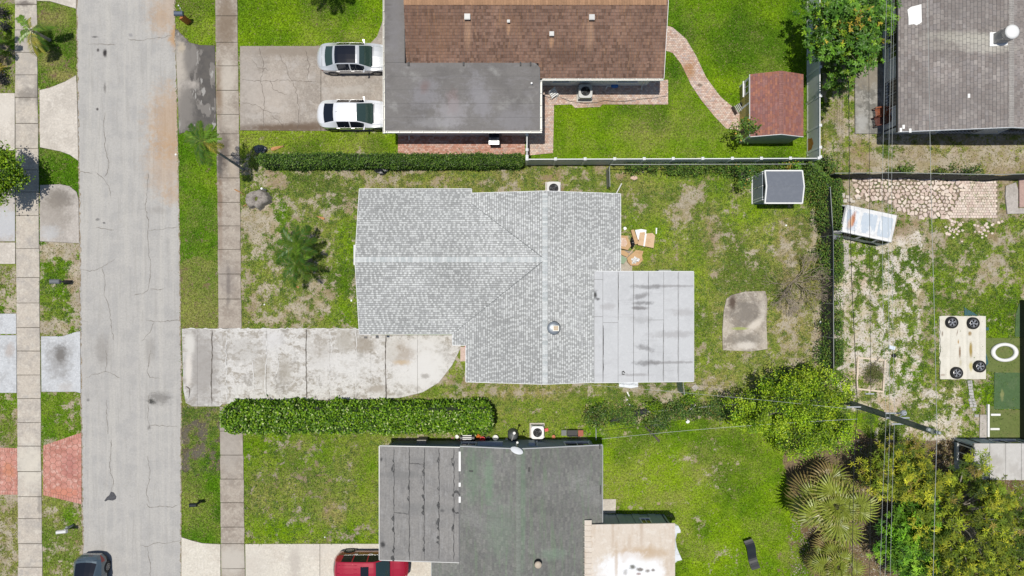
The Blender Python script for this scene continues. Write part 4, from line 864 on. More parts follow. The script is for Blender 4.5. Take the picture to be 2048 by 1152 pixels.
for a, b_ in zip(rows, rows[1:]):
    q_ = [(flx + .05, a + .008), (bfx - .05, a + .008), (bfx - .05, b_ - .008), (flx + .05, b_ - .008)]
    if b_ == rows[-1]: q_ = [(flx + .05, a + .008), (bfx - .05, a + .008), (bfx - .05, b_ - .4), (bfx - .35, b_ - .02), (flx + .05, b_ - .02)]
    m = MB(); m.prism(ccw(q_), 0, 0, ztop=lambda x, y: zFB(x, y) + .008, zbot=lambda x, y: zFB(x, y) - .01); m.build('roof_panel', flatB, fb)
m = MB(); m.prism([(flx, bfl), (bxw - .03, bfl), (bxw - .03, byr + 4.3), (flx, byr + 4.3)], 2.8, 2.985); m.build('flat_roof', flatB, B_)
m = MB()
for px, py, w in ((817, 128, 4), (927, 128, 3.5), (1041, 128, 3), (1061, 128, 3)): m = MB(); m.box(X(px - w / 2, 3), Y(py + 4, 3), 2.9, X(px + w / 2, 3), Y(py - 4, 3), 3.04); m.build('flashing', dark_m, B_)
m = MB(); m.box(bxw - .06, bfl - .05, 2.95, bxw - .01, bfl + 2.0, 3.25); m.build('flashing', dark_m, B_)
pass
gut = material('white_gutter', (.74, .73, .68), rough=.4, layers=[(8, (.45, .42, .33), .56, .74, .6)])
def gutter(parent, pts, z, side=1, step=.75, w=.13):
    for (a, b_), (c, d) in zip(pts, pts[1:]):
        l = math.hypot(c - a, d - b_); ux, uy = (c - a) / l, (d - b_) / l; nx_, ny_ = uy * side, -ux * side; m = MB()
        def q3(o0, o1, z0, z1): m.prism([(a + nx_ * o0, b_ + ny_ * o0), (c + nx_ * o0, d + ny_ * o0), (c + nx_ * o1, d + ny_ * o1), (a + nx_ * o1, b_ + ny_ * o1)], z0, z1)
        q3(0, .015, z - .13, z + .03); q3(w - .03, w, z - .13, z + .02); q3(.015, w - .03, z - .13, z - .11)
        g = m.build('gutter', gut, parent); m = MB(); t = .1
        while t < l:
            x, y = a + ux * t, b_ + uy * t; m.prism([(x, y), (x + ux * .035, y + uy * .035), (x + ux * .035 + nx_ * w, y + uy * .035 + ny_ * w), (x + nx_ * w, y + ny_ * w)], z + .0, z + .035); t += step
        m.build('bracket', gut, g, kind='stuff')
gutter(B_, [(flx, byr + 4.3), (flx, fly0 - .15)], 2.76, side=1, step=.85); gutter(B_, [(flx + .0, fly0), (bfx + .13, fly0)], 2.74, side=1); gutter(B_, [(bfx, fly0 + .0), (bfx, bye - .12)], 2.76, side=1); gutter(B_, [(bfx + .14, bye), (bxe, bye)], 2.70, side=1, step=.72)
m = MB(); eave(m, [(bxe, bye), (bxe, byr)], zB); eave(m, [(bxe, byr), (bxe, byr + 4.3)], lambda x, y: 3.9 - kB * (y - byr)); m.build('fascia', white_m, B_)
wy = Y(268.5); wy2 = Y(168.5); wxr = bxe - .55
for q_ in [(X(797), wy, X(1052), wy), (X(1052), wy, X(1052), wy2), (X(1052), wy2, wxr, wy2), (wxr, wy2, wxr, byr + 4), (X(797), wy, X(797), byr + 4)]: wall(B_, *q_, 2.55, stucco_w)
for z0_, yy0 in ((0, 0),):
    m = MB(); m.mesh([(wxr, wy2, 2.5), (wxr, byr + 3.8, 2.5), (wxr, byr, 3.72), (wxr - .2, wy2, 2.5), (wxr - .2, byr + 3.8, 2.5), (wxr - .2, byr, 3.72)], [(0, 1, 2), (3, 5, 4)]); m.build('wall', stucco_w, B_)
window(B_, X(955), wy - .11, 1.0, 2.0, 1.1, 'x', -1); window(B_, X(1250), wy2 - .11, 1.0, 2.0, 1.3, 'x', -1); window(B_, X(1120), wy2 - .11, 1.0, 2.0, 1.0, 'x', -1); window(B_, wxr + .11, 16, 1.0, 2.0, 1.2, 'y', 1)
m = MB(); m.box(X(978), wy - .14, 0, X(1004), wy - .10, 2.05); m.build('door', material('grey_door', (.3, .32, .34), rough=.5), B_)
for px, py in ((1299, 158), (806, 264)):
    x_, y_ = X(px, 2.6), Y(py, 2.6); m = MB(); yb = Y(170) if py < 200 else Y(270)
    m.tube([(x_, y_, 2.6), (x_, yb - .07, 2.3), (x_, yb - .07, .15), (x_, yb - .35, .08)], .04, 6); m.build('downspout', gut, B_)
pipe_m = material('galvanised_pipe', (.46, .46, .45), rough=.45, metal=.3)
def roofvent(lab, px, py, h, s):
    x_, y_ = P(px, py, h); z = h; t = thing('roof_vent', lab, 'roof vent', (x_, y_, z), group='vents on the brown roof')
    m = MB(); m.cyl(x_, y_, z, z + .18, s * .3, n=12); m.build('stack', pipe_m, t); m = MB(); m.box(x_ - s / 2, y_ - s / 2, z + .18, x_ + s / 2, y_ + s / 2, z + .23); m.box(x_ - s / 2 + .03, y_ - s / 2 + .03, z + .23, x_ + s / 2 - .03, y_ + s / 2 - .03, z + .26); m.build('hood', pipe_m, t)
roofvent('leftmost white metal vent on the brown roof', 935, 36, 3.65, .36); roofvent('tiny pipe vent between the two left vents of the brown roof', 1017, 45, 3.6, .18); roofvent('rightmost square vent on the brown roof, with a long pale streak', 1183, 37, 3.65, .34); roofvent('white vent low in the middle of the brown roof', 1103, 70, 3.4, .28)
t = thing('roof_vent', 'white square pipe flashing on the grey flat roof corner', 'roof vent', (*P(1063, 168, 2.9), 2.85)); x_, y_ = P(1063, 168, 2.9)
m = MB(); m.box(x_ - .19, y_ - .19, 2.86, x_ + .19, y_ + .19, 2.885); m.build('flashing', white_m, t); m = MB(); m.box(x_ - .15, y_ - .15, 2.885, x_ + .15, y_ + .15, 2.892); m.build('gasket', flatB, t); m = MB(); m.cyl(x_, y_, 2.86, 3.1, .06); m.build('pipe', white_m, t)
ac_unit('large air conditioner standing on the pink pavers under the brown roof eave', X(1168.5), Y(189), s=.86, h=.8, rz=.9)
# bin with gas grill beside red pavers
gx_, gy_ = P(988, 279, .8)
t = thing('grill', 'dark covered cart with silver top on the red pavers', 'grill', (gx_, gy_, 0))
m = MB(); m.box(gx_ - .32, gy_ - .20, .12, gx_ + .32, gy_ + .62, .86); m.box(gx_ - .30, gy_ + .1, .86, gx_ + .30, gy_ + .6, 1.0); m.build('body', dark_m, t)
m = MB(); m.prism([(gx_ - .34, gy_ - .36), (gx_ + .34, gy_ - .36), (gx_ + .34, gy_ + .12), (gx_ - .34, gy_ + .12)], .86, .92, inset=.01); m.build('shelf', material('grill_silver', (.45, .46, .47), rough=.3, metal=.7), t)
m = MB(); m.box(gx_ - .2, gy_ - .2, .92, gx_ + .2, gy_ + .08, 1.0); m.build('burner', material('burner_grey', (.18, .19, .2), rough=.3, metal=.5), t)
for sx in (-.25, .25): m = MB(); m.cyl(gx_ + sx, gy_ - .28, 0, .86, .02, n=8); m.build('leg', dark_m, t)
# white garden chair, folded, with hose
x_, y_ = P(1107, 186, .4); t = thing('garden_chair', 'white folding chair tipped on pavers beside the flat roof corner', 'chair', (x_, y_, 0))
Mx = Matrix.Translation((x_, y_, .35)) @ Matrix.Rotation(math.radians(35), 4, 'Z') @ Matrix.Rotation(.35, 4, 'X')
m = MB()
for k in range(4): m.box(-.26, -.22 + k * .12, 0, .26, -.14 + k * .12, .02, M=Mx)
m.build('seat', white_m, t); m = MB()
for k in range(3): m.box(-.26, .30, .06 + k * .13, .26, .32, .14 + k * .13, M=Mx)
m.build('backrest', white_m, t)
for a, b_ in ((-.26, -.24), (.26, -.24), (-.26, .28), (.26, .28)): m = MB(); m.tube([Mx @ Vector((a, b_, .02)), (x_ + a * .9 - .1, y_ + b_ * 1.1 - .05, .02)], .018, 5); m.build('leg', white_m, t)
# blue sprayer
x_, y_ = P(1226, 171, .3); t = thing('leaf_blower', 'blue garden tool lying by the wall under the brown roof', 'garden tool', (x_, y_, 0))
m = MB(); m.lathe(0, 0, [(.01, -.25), (.10, -.2), (.14, 0), (.11, .2), (.02, .26)], 12, M=Matrix.Translation((x_ + .12, y_, .16)) @ Matrix.Rotation(math.pi / 2, 4, 'Y')); m.build('tank', material('blue_plastic', (.03, .14, .42), rough=.35), t, smooth=True)
m = MB(); m.tube([(x_ - .1, y_, .18), (x_ - .35, y_ + .02, .14), (x_ - .42, y_ - .12, .06)], .035, 6); m.build('nozzle', white_m, t)
m = MB(); hp = [P(*q_) for q_ in ((1085,191),(1100,196),(1118,194),(1140,203),(1170,207),(1195,205),(1210,201),(1232,204),(1250,203),(1270,200),(1290,198),(1310,196),(1334,192))]; m.tube([(a, b_, .05) for a, b_ in hp], .016, 5); m.build('garden_hose', material('hose_dark', (.05, .05, .045), rough=.6), label='dark garden hose snaking across the pink pavers below the brown roof', cat='hose')

# ================================================================== HOUSE C : bottom house
C_ = thing('house', 'house with charcoal shingle roof and grey rolled flat roof wing', 'house', (0, -15, 0))
cxr, czr = X(1037, 3.75), 3.75; cxw, cxe = X(863, 2.7), X(1205, 2.7); kCw = 1.05 / (cxr - cxw); kCe = 1.05 / (cxe - cxr); cyn = -9.86; cfx = X(920, 3.05); cfs = Y(1123, 2.9)
zCw = lambda x, y: 3.75 - (cxr - x) * kCw
fC1 = ([(cfx, cyn), (cxr, cyn), (cxr, -23), (cfx, -23)], kCw, 0, 3.75 - kCw * cxr, (-1, 0)); fC2 = ([(cxw, cfs), (cfx, cfs), (cfx, -23), (cxw, -23)], kCw, 0, 3.75 - kCw * cxr, (-1, 0)); fC3 = ([(cxr, cyn), (cxe, cyn), (cxe, -23), (cxr, -23)], -kCe, 0, 3.75 + kCe * cxr, (1, 0))
def colC(x, y):
    f = float(fbm(x, y, 1.6, 121, 3)); g = .95 + (f - .5) * .35; c = random.choice([(.185, .185, .175), (.165, .165, .158), (.205, .205, .19), (.175, .18, .165)]); return jit((c[0] * g, c[1] * g, c[2] * g), .06), 0
shC = material('charcoal_shingle', (0, 0, 0), rough=.95, attr='col', spec=.12, layers=[(1.3, (.145, .19, .13), .52, .68, .6, (3, .25, 1)), (.5, (.23, .23, .22), .5, .7, .5), (40, (.27, .27, .26), .58, .75, .5)],
  blobs=[(1045,1000,7,150,(.14,.22,.14),.45,3.5,.5),(978,960,10,60,(.13,.22,.13),.5,3.4,.6),(1105,1110,30,12,(.20,.30,.21),.3,3.5,.6),(945,950,16,60,(.13,.2,.13),.4,3.2,.6),(1000,1060,30,60,(.14,.2,.14),.35,3.4,.8)])
for f in (fC1, fC2, fC3): roof_slab('roof', f[0], f[1], f[2], f[3], C_, [under_m])
shingles('shingle', [fC1, fC2, fC3], C_, shC, .14, (.24, .32), colC, t=.010, g=.005)
caps('ridge_cap', (cxr, -23, 3.75), (cxr, cyn, 3.75), .14, .04, C_, shCap, lambda: jit((.19, .205, .18), .08), pitch=.14)
m = MB(); eave(m, [(cxe, -23), (cxe, cyn)], pl(fC3)); eave(m, [(cxe, cyn), (cxr, cyn)], pl(fC3), w=.05); eave(m, [(cxr, cyn), (cfx, cyn)], pl(fC1), w=.05); eave(m, [(cxw, cfs), (cxw, -23)], pl(fC2)); m.build('fascia', material('grey_fascia', (.42, .43, .44), rough=.6), C_)
# rolled roofing
roll_m = material('grey_rolled_roofing', (.295, .285, .272), rough=.9, spec=.15, layers=[(.9, (.24, .235, .23), .45, .62, .7), (3, (.36, .355, .35), .5, .66, .5, (2, .4, 1)), (1.5, (.20, .195, .19), .55, .7, .5, (5, .3, 1)), (24, (.40, .395, .385), .56, .72, .5)],
  blobs=[(800,950,50,8,(.2,.2,.195),.5,2.8,.7),(850,1015,60,12,(.22,.22,.215),.5,2.8,.7),(765,1090,5,6,(.05,.05,.05),.9,2.8,.6),(762,920,3,5,(.06,.06,.06),.8,2.8,.6),(885,1020,4,4,(.1,.1,.1),.7,2.8)], bump=(30, .2))
zr = lambda x, y: 2.64 + (x + 8.29) * .080
rx0, rx1 = X(759, 2.64), X(920, 3.0); ryn = Y(893, 2.75)
m = MB(); m.prism(ccw([(rx0, cfs), (rx1, cfs), (rx1, ryn), (rx0, ryn)]), 0, 0, ztop=lambda x, y: zr(x, y) - .004, zbot=lambda x, y: zr(x, y) - .17); cf = m.build('flat_roof', under_m, C_)
xs_ = [759, 788, 818.5, 848.5, 878, 907.5, 917.5]; cutc = [[893, 1123], [893, 1026, 1123], [893, 927, 1123], [893, 1123], [893, 1123], [893, 1123]]
for i in range(6):
    for a, b_ in zip(cutc[i], cutc[i][1:]):
        xa, xb = X(xs_[i], 2.64 + .09 * i) + .01, X(xs_[i + 1], 2.64 + .09 * (i + 1)) - .01; m = MB(); lf = .006 + .004 * (i % 2)
        m.prism(ccw([(xa, Y(b_, 2.75) + .01), (xb, Y(b_, 2.75) + .01), (xb, Y(a, 2.75) - .01), (xa, Y(a, 2.75) - .01)]), 0, 0, ztop=lambda x, y: zr(x, y) + lf, zbot=lambda x, y: zr(x, y) - .02); m.build('roof_panel', roll_m, cf)
m = MB()
for i, px in enumerate((788, 818.5, 848.5, 878, 907.5)):
    h = 2.73 + .09 * i; ribbon(m, [(px, 896), (px, 1121)], .05, 0, 1.0, 6, h)
    y = 900
    while y < 1118:
        if rr(0, 1) < (.62 if i in (2, 3) and y > 1020 else .42): l = rr(6, 16); ribbon(m, [(px - 1.5, y), (px - rr(1, 4), y + l / 2), (px - 1, y + l)], rr(.07, .20), 0, 2.0, 3, h)
        y += rr(9, 22)
ribbon(m, [(789, 1025), (800, 1026), (817, 1028)], .05, 0, 1, 4, 2.75); ribbon(m, [(820, 927), (848, 928)], .05, 0, 1, 4, 2.8); ribbon(m, [(843, 950), (848, 975)], .02, 0, 1, 4, 2.8); ribbon(m, [(908, 985), (915, 983), (920, 990)], .18, 0, 1, 3, 3.0); ribbon(m, [(905, 1018), (912, 1026), (918, 1026)], .12, 0, 1, 3, 3.0)
m.v = [(x, y, zr(x, y) + .018) for x, y, z in m.v]; m.build('tar_seam', tar, cf, kind='stuff')
m = MB(); eave(m, [(rx0, ryn), (rx0, cfs)], zr, w=.04); eave(m, [(rx0, cfs), (rx1, cfs)], zr, w=.04); eave(m, [(rx1, ryn), (rx0, ryn)], zr, w=.04); m.build('edge_metal', material('drip_edge', (.55, .55, .54), rough=.4, metal=.3), C_)
m = MB()
for a, b_ in ((903, 942), (965, 973), (993, 1005)): m.box(X(917.5, 3.05), Y(b_, 3.05), 3.02, X(921.5, 3.05), Y(a, 3.05), 3.095)
m.build('flashing', white_m, C_)
cwn = Y(882); wc = stucco_b
for q_ in [(rx0 + .5, ryn - .35, cfx, ryn - .35), (cfx, cwn + -.0, cxe - .5, cwn), (cxe - .5, cwn, cxe - .5, -22.5), (cfx, cfs + .4, cfx, -10.3), (cxw + .5, cfs + .4, cxw + .5, -22.5), (cxw + .5, cfs + .4, cfx, cfs + .4)]: wall(C_, *q_, 2.48, wc)
m = MB(); m.mesh([(cfx, cwn - .06, 2.4), (cxe - .5, cwn - .06, 2.4), (cxe - .5, cwn - .06, 2.65), (cxr, cwn - .06, 3.55), (cfx, cwn - .06, 2.9)], [(0, 4, 3, 2, 1)]); m.mesh([(cfx, cwn + .1, 2.4), (cxe - .5, cwn + .1, 2.4), (cxe - .5, cwn + .1, 2.65), (cxr, cwn + .1, 3.55), (cfx, cwn + .1, 2.9)], [(0, 1, 2, 3, 4)]); m.build('wall', wc, C_)
for px in (rx0 + .25, rx0 + 2.6, rx0 + 4.6): m = MB(); m.box(px, ryn - .42, 0, px + .1, ryn - .32, 2.5); m.build('post', white_m, C_)
# louvred awning window and items on the north wall
aw = material('awning_grey', (.45, .50, .55), rough=.6)
m = MB(); x_a, x_b = X(958), X(1006)
for i in range(11): xx = lerp(x_a, x_b, i / 11); m.prism([(xx, cwn + .1), (xx + .10, cwn + .1), (xx + .10, cwn + .30), (xx, cwn + .30)], 1.6, 1.68)
m.box(x_a, cwn + .1, 1.55, x_b, cwn + .32, 1.60); m.build('awning', aw, C_)
window(C_, X(1150), cwn + .11, 1.0, 1.9, 1.5, 'x', 1); window(C_, X(940), cwn + .11, 1.1, 1.9, .9, 'x', 1)
m = MB(); m.box(X(1056), cwn + .1, 1.0, X(1068), cwn + .28, 1.7); m.box(X(1071), cwn + .1, .2, X(1074), cwn + .2, 2.3); m.build('meter_box', aw, C_)
m = MB(); m.box(X(838), Y(884), .0, X(856), Y(873), 1.0); m.build('crate', material('weathered_crate', (.30, .28, .25), rough=.9, layers=[(8, (.4, .38, .33), .5, .66, .7)]), label='weathered grey wooden box between long hedge and rolled roof wing', cat='box')
x_, y_ = P(1076, 1127, 3.7); t = thing('roof_vent', 'brown capped round vent low on the charcoal roof ridge', 'roof vent', (x_, y_, 3.7)); m = MB(); m.lathe(x_, y_, [(.24, 3.6), (.2, 3.72), (.15, 3.74), (.15, 3.95)], 18); m.build('base', dark_m, t); m = MB(); m.lathe(x_, y_, [(.01, 4.03), (.17, 4.0), (.22, 3.93), (.22, 3.9)], 18); m.build('cap', material('rusty_cap', (.50, .42, .33), rough=.6), t, smooth=True)
patchm = material('roof_patch_dark', (.07, .07, .068), rough=.9)
m = MB()
for a, b_, w, h in ((942, 943, 8, 3), (1058, 936, 3.5, 9), (1202, 898, 3, 9), (1203, 985, 2.5, 18)):
    z_ = (lambda x: 3.75 - abs(cxr - x) * (kCw if x < cxr else kCe)); xa, xb = X(a - w / 2, 3.3), X(a + w / 2, 3.3); m.mesh([(xa, Y(b_ + h / 2, 3.3), z_(xa) + .035), (xb, Y(b_ + h / 2, 3.3), z_(xb) + .035), (xb, Y(b_ - h / 2, 3.3), z_(xb) + .035), (xa, Y(b_ - h / 2, 3.3), z_(xa) + .035)], [(0, 1, 2, 3)])
m.build('patch', patchm, C_, kind='stuff')
# sun room
sun_m = material('cream_coated_roof', (.60, .53, .45), rough=.75, spec=.3, layers=[(.9, (.52, .43, .34), .46, .64, .7, (2.5, .5, 1)), (3, (.66, .61, .54), .5, .66, .6), (12, (.45, .38, .3), .6, .74, .5)],
  blobs=[(1260,1150,66,42,(.78,.79,.80),.97,2.9,.25),(1245,1130,50,22,(.76,.77,.78),.9,2.9,.45),(1310,1150,20,40,(.78,.78,.79),.9,2.9,.3),(1290,1105,46,14,(.46,.34,.22),.75,2.9,.5),(1248,1108,8,14,(.46,.34,.23),.7,2.9),(1232,1125,4,36,(.46,.35,.24),.6,2.9,.4),(1264,1133,7,5,(.10,.10,.08),.9,2.9,.8),(1280,1138,8,4,(.12,.1,.08),.85,2.9,.8),(1295,1141,6,4,(.12,.1,.08),.8,2.9,.8),(1306,1140,4,3,(.14,.12,.1),.8,2.9,.8),(1250,1142,5,7,(.4,.39,.38),.8,2.9,.8),(1277,1147,5,3,(.2,.1,.08),.8,2.9,.8),(1225,1060,3,40,(.44,.34,.25),.5,2.9,.4),(1283,1060,4,36,(.46,.37,.29),.5,2.9,.4),(1260,1112,30,10,(.76,.76,.77),.6,2.9,.9)])
sx0, sx1, syn = X(1183, 3.0), X(1350, 2.85), Y(1047, 2.9); zs = lambda x, y: 3.10 - (x - sx0) * .045
SR = thing('sunroom', 'cream flat roofed sunroom with whitewashed patch, joined to charcoal roof house', 'extension', (7.5, -17, 0))
m = MB(); m.prism(ccw([(sx0, -23), (sx1, -23), (sx1, syn), (sx0, syn)]), 0, 0, ztop=zs, zbot=lambda x, y: zs(x, y) - .12); m.build('roof', sun_m, SR)
y = Y(1040, 3.1); i = 0
while y > -22.5:
    xl = X(1169, 3.1); y2 = y - .335; m = MB(); m.prism(ccw([(xl, y2 + .01), (sx0 - .005, y2 + .01), (sx0 - .005, y - .01), (xl, y - .01)]), 3.06, 3.135)
    m.box(xl - .06, y2 - .02, 3.06, sx0 - .003, y2 + .005, 3.16); m.build('roof_rib', sun_m, SR); y = y2; i += 1
wn_ = Y(1028.5)
m = MB(); n_ = 9; xa, xb = cxe - .35, X(1325)
for i in range(n_): a, b_ = lerp(xa, xb, i / n_), lerp(xa, xb, (i + 1) / n_); m.box(a + .012, wn_ - .12, 0, b_ - .012, wn_ + (.03 if i % 2 else 0), 2.85)
m.build('wall', material('blue_grey_cladding', (.30, .37, .42), rough=.6), SR); wall(SR, xb, wn_, xb, -22.5, 2.75, material('blue_grey_cladding_side', (.30, .37, .42), rough=.6))
window(SR, X(1283), wn_ + .04, 1.1, 2.0, .55, 'x', 1)
m = MB(); pts = [(1349, 1048), (1357, 1052), (1362, 1062), (1361, 1066), (1355, 1067), (1352, 1080), (1354, 1095), (1360, 1110), (1365, 1121), (1355, 1123), (1350, 1127)]
for (a, b_), (c, d) in zip(pts[:-1], pts[1:]):
    xl = sx1 - .02; m.poly([(xl, Y(b_, 2.8), 2.80), (X(a, 2.7), Y(b_, 2.7), 2.62 + rr(-.05, .05)), (X(c, 2.7), Y(d, 2.7), 2.62 + rr(-.05, .05)), (xl, Y(d, 2.8), 2.80)][::-1])
m.build('tarpaulin', material('torn_white_tarp', (.74, .76, .78), rough=.5, layers=[(6, (.5, .52, .55), .55, .7, .6)]), label='torn white tarpaulin hanging off the sunroom roof edge', cat='tarpaulin')

# ================================================================== HOUSE D : right top house
D_ = thing('house', 'house with weathered taupe shingle roof and barred windows, cut by the right edge', 'house', (30, 15, 0))
dxw, dxr, dys = 24.03, 30.2, 9.73; kD = .195; dzr = 3.0 + (dxr - dxw) * kD
fD1 = ([(dxw, dys), (dxr, dys), (dxr, 23), (dxw, 23)], kD, 0, 3.0 - kD * dxw, (-1, 0)); fD2 = ([(dxr, dys), (dxr + 6, dys), (dxr + 6, 23), (dxr, 23)], -kD, 0, dzr + kD * dxr, (1, 0))
def colD(x, y):
    f = float(fbm(x, y, 1.8, 131, 3)); g = .95 + (f - .5) * .5; c = random.choice([(.285, .255, .238), (.25, .22, .205), (.32, .29, .27), (.27, .245, .235)]); return jit((c[0] * g, c[1] * g, c[2] * g), .09), 0
shD = material('taupe_shingle', (0, 0, 0), rough=.95, attr='col', spec=.12, layers=[(.6, (.22, .195, .18), .46, .64, .55), (.9, (.38, .35, .33), .55, .72, .5), (30, (.17, .15, .14), .56, .74, .5)],
  blobs=[(1930,74,70,12,(.44,.42,.36),.7,3.8,.55,6),(1960,84,50,16,(.50,.48,.42),.6,3.9,.6),(1985,98,40,9,(.52,.5,.44),.6,4.0,.6),(1880,90,50,8,(.38,.35,.31),.5,3.6,.6,8),(2022,100,4,160,(.40,.38,.36),.7,4.2,.4),(1900,200,80,40,(.21,.19,.18),.4,3.6,.7),(1940,20,40,30,(.22,.2,.19),.4,3.8,.7)])
for f in (fD1, fD2): roof_slab('roof', f[0], f[1], f[2], f[3], D_, [under_m])
shingles('shingle', [fD1, fD2], D_, shD, .205, (.30, .36), colD, t=.020, g=.011)
caps('ridge_cap', (dxr, dys, dzr), (dxr, 22, dzr), .15, .04, D_, shCap, lambda: jit((.33, .31, .29), .08))
m = MB(); eave(m, [(dxw, 23), (dxw, dys)], pl(fD1), w=.05); m.build('fascia', material('dark_drip_edge', (.03, .03, .035), rough=.5), D_); m = MB(); eave(m, [(dxw, dys), (dxr, dys)], pl(fD1), w=.04); eave(m, [(dxr, dys), (dxr + 6, dys)], pl(fD2), w=.04); m.build('fascia', stucco_l, D_)
dwx, dwy = X(1765.5) + .1, Y(268.5) + .1
wall(D_, dwx, dwy, dwx, 22.5, 2.85, stucco_l); wall(D_, dwx - .1, dwy, dxr + 5.5, dwy, 2.85, stucco_l)
m = MB(); m.mesh([(dwx, dwy - .1, 2.8), (dxr + 5.4, dwy - .1, 2.8), (dxr, dwy - .1, dzr - .18), (dwx, dwy - .05, 2.8)], [(0, 1, 2)]); m.build('wall', stucco_l, D_)
window(D_, dwx - .11, Y(198), .7, 2.2, 1.7, 'y', -1, bars=8); window(D_, dwx - .11, Y(82), .8, 2.2, 1.5, 'y', -1, bars=8); window(D_, dwx - .11, Y(18), .8, 2.2, 1.1, 'y', -1, bars=6); window(D_, dwx - .11, Y(118), .9, 2.1, .7, 'y', -1)
window(D_, X(1890), dwy - .11, .9, 2.3, 2.2, 'x', -1, bars=9); window(D_, X(2010), dwy - .11, .9, 2.3, 2.0, 'x', -1, bars=9)
m = MB(); m.prism([P(1824, 13, 3.6), P(1830, 8, 3.6), P(1849, 4, 3.6), P(1850, 40, 3.6), P(1846, 43, 3.6), P(1840, 46, 3.6), P(1836, 43, 3.6), P(1826, 44, 3.6), P(1826, 30, 3.6)], 0, 0, ztop=lambda x, y: 3.0 + kD * (x - dxw) + .035, zbot=lambda x, y: 3.0 + kD * (x - dxw)); m.build('patch', white_m, D_, label='bright white painted roof patch')
m = MB()
for a, b_ in ((1925, 196), (1804, 258), (1809, 252), (1821, 260)): xa = X(a, 3.3); m.mesh([(xa, Y(b_ + 4, 3.3), 3.04 + kD * (xa - dxw)), (xa + .13, Y(b_ + 4, 3.3), 3.04 + kD * (xa + .13 - dxw)), (xa + .13, Y(b_ - 4, 3.3), 3.04 + kD * (xa + .13 - dxw)), (xa, Y(b_ - 4, 3.3), 3.04 + kD * (xa - dxw))], [(0, 1, 2, 3)])
m.build('patch', white_m, D_, kind='stuff')
x_, y_ = P(1996, 78, 4.0); z_ = 3.0 + kD * (x_ - dxw); t = thing('roof_vent', 'big white drum vent on the taupe roof near the top right corner', 'roof vent', (x_, y_, z_))
m = MB(); m.prism([(x_ - .5, y_ - .45), (x_ + .45, y_ - .45), (x_ + .45, y_ + .4), (x_ - .5, y_ + .4)], 0, 0, ztop=lambda x, y: 3.04 + kD * (x - dxw), zbot=lambda x, y: 3.0 + kD * (x - dxw)); m.build('flashing', white_m, t)
m = MB(); m.box(x_ - .32, y_ - .32, z_, x_ + .32, y_ + .3, z_ + .75); m.build('curb', material('grey_curb', (.33, .32, .30), rough=.7, layers=[(8, (.5, .48, .45), .5, .65, .6)]), t)
m = MB(); m.lathe(x_, y_, [(.30, z_ + .7), (.40, z_ + .78), (.40, z_ + 1.12)], 28); m.build('drum', pipe_m, t, smooth=True); m = MB(); m.lathe(x_, y_, [(.01, z_ + 1.22), (.3, z_ + 1.19), (.42, z_ + 1.12), (.42, z_ + 1.08)], 28); m.build('cap', white_m, t, smooth=True)
# two brown wooden armchairs on the patio
wood_r = material('reddish_brown_wood', (.22, .055, .02), rough=.5, layers=[(6, (.34, .10, .03), .45, .62, .8, (1, 6, 1))], coord='obj')
def armchair(lab, x, y, rz, mat):
    t = thing('armchair', lab, 'chair', (x, y, .12), group='brown armchairs on the patio', rz=rz)
    def pt(nm, bxs):
        m = MB()
        for b_ in bxs: m.box(*b_)
        o = m.build(nm, mat, None, origin=(0, 0, 0)); o.parent = t; o.location = (0, 0, 0); return o
    pt('seat', [(-.36, -.26 + k * .09, .38, .20, -.19 + k * .09, .41) for k in range(6)])
    o = pt('backrest', [(.20, -.27 + k * .09, .42, .24, -.20 + k * .09, 1.05 - .03 * abs(k - 2.5)) for k in range(6)]); o.rotation_euler = (0, .22, 0)
    for sy in (-.31, .27): pt('armrest', [(-.42, sy - .02, .60, .26, sy + .05, .63)])
    for sx in (-.38, .18):
        for sy in (-.29, .27): pt('leg', [(sx, sy, 0, sx + .05, sy + .04, .60)])
    return t
armchair('upper orange brown wooden armchair against the pale wall', X(1753), Y(228), math.radians(8), wood_r); armchair('lower dark brown wooden armchair against the pale wall', X(1752), Y(245), math.radians(12), material('dark_brown_wood', (.10, .025, .015), rough=.5, coord='obj'))

# ================================================================== building E (bottom right)
E_ = thing('trailer', 'pale flat roofed trailer home with bluish walls at the lower right edge', 'trailer', (32, -11.5, 0))
ex0, eyn, eys = X(1948, 2.2), Y(887, 2.2), Y(960, 2.2)
er = material('pale_trailer_roof', (.50, .485, .46), rough=.8, layers=[(.8, (.42, .40, .375), .46, .64, .8, (1, .6, 1)), (3, (.56, .55, .53), .5, .66, .5), (14, (.36, .34, .31), .6, .74, .5)], blobs=[(1990,920,20,10,(.36,.34,.31),.5,2.2,.8),(2010,900,4,20,(.38,.36,.33),.5,2.2,.6)])
for i in range(7): a, b_ = ex0 + i * 1.0, ex0 + (i + 1) * 1.0; m = MB(); m.box(a + .01, eys, 2.06, b_ - .01, eyn, 2.2 + .006 * (i % 2)); m.build('roof_panel', er, E_)
ewm = material('trailer_wall_blue', (.36, .44, .50), rough=.6, layers=[(3, (.46, .54, .58), .5, .66, .5)])
wall(E_, X(1911), Y(877) - .1, X(1911), eys, 2.05, ewm); wall(E_, X(1911) - .1, Y(877) - .1, 37, Y(877) - .1, 2.05, ewm)
window(E_, X(1911) - .11, Y(900), .5, 1.7, 1.0, 'y', -1); window(E_, X(1990), Y(877) + .01, .7, 1.6, 1.6, 'x', 1)
m = MB()
for px in (1930, 1968, 1982, 2020): m.box(X(px), Y(877) - .005, 0, X(px + 3), Y(877) + .04, 2.05)
m.build('trim', material('dark_trim', (.05, .055, .06), rough=.5), E_, kind='stuff')
m = MB(); m.tube([(X(1964), Y(876), 1.2), (X(1962), Y(873), 1.9), (X(1967), Y(873), 1.9), (X(1969), Y(876), 1.2), (X(1964), Y(876), 1.2)], .035, 5); m.build('handrail', white_m, E_)

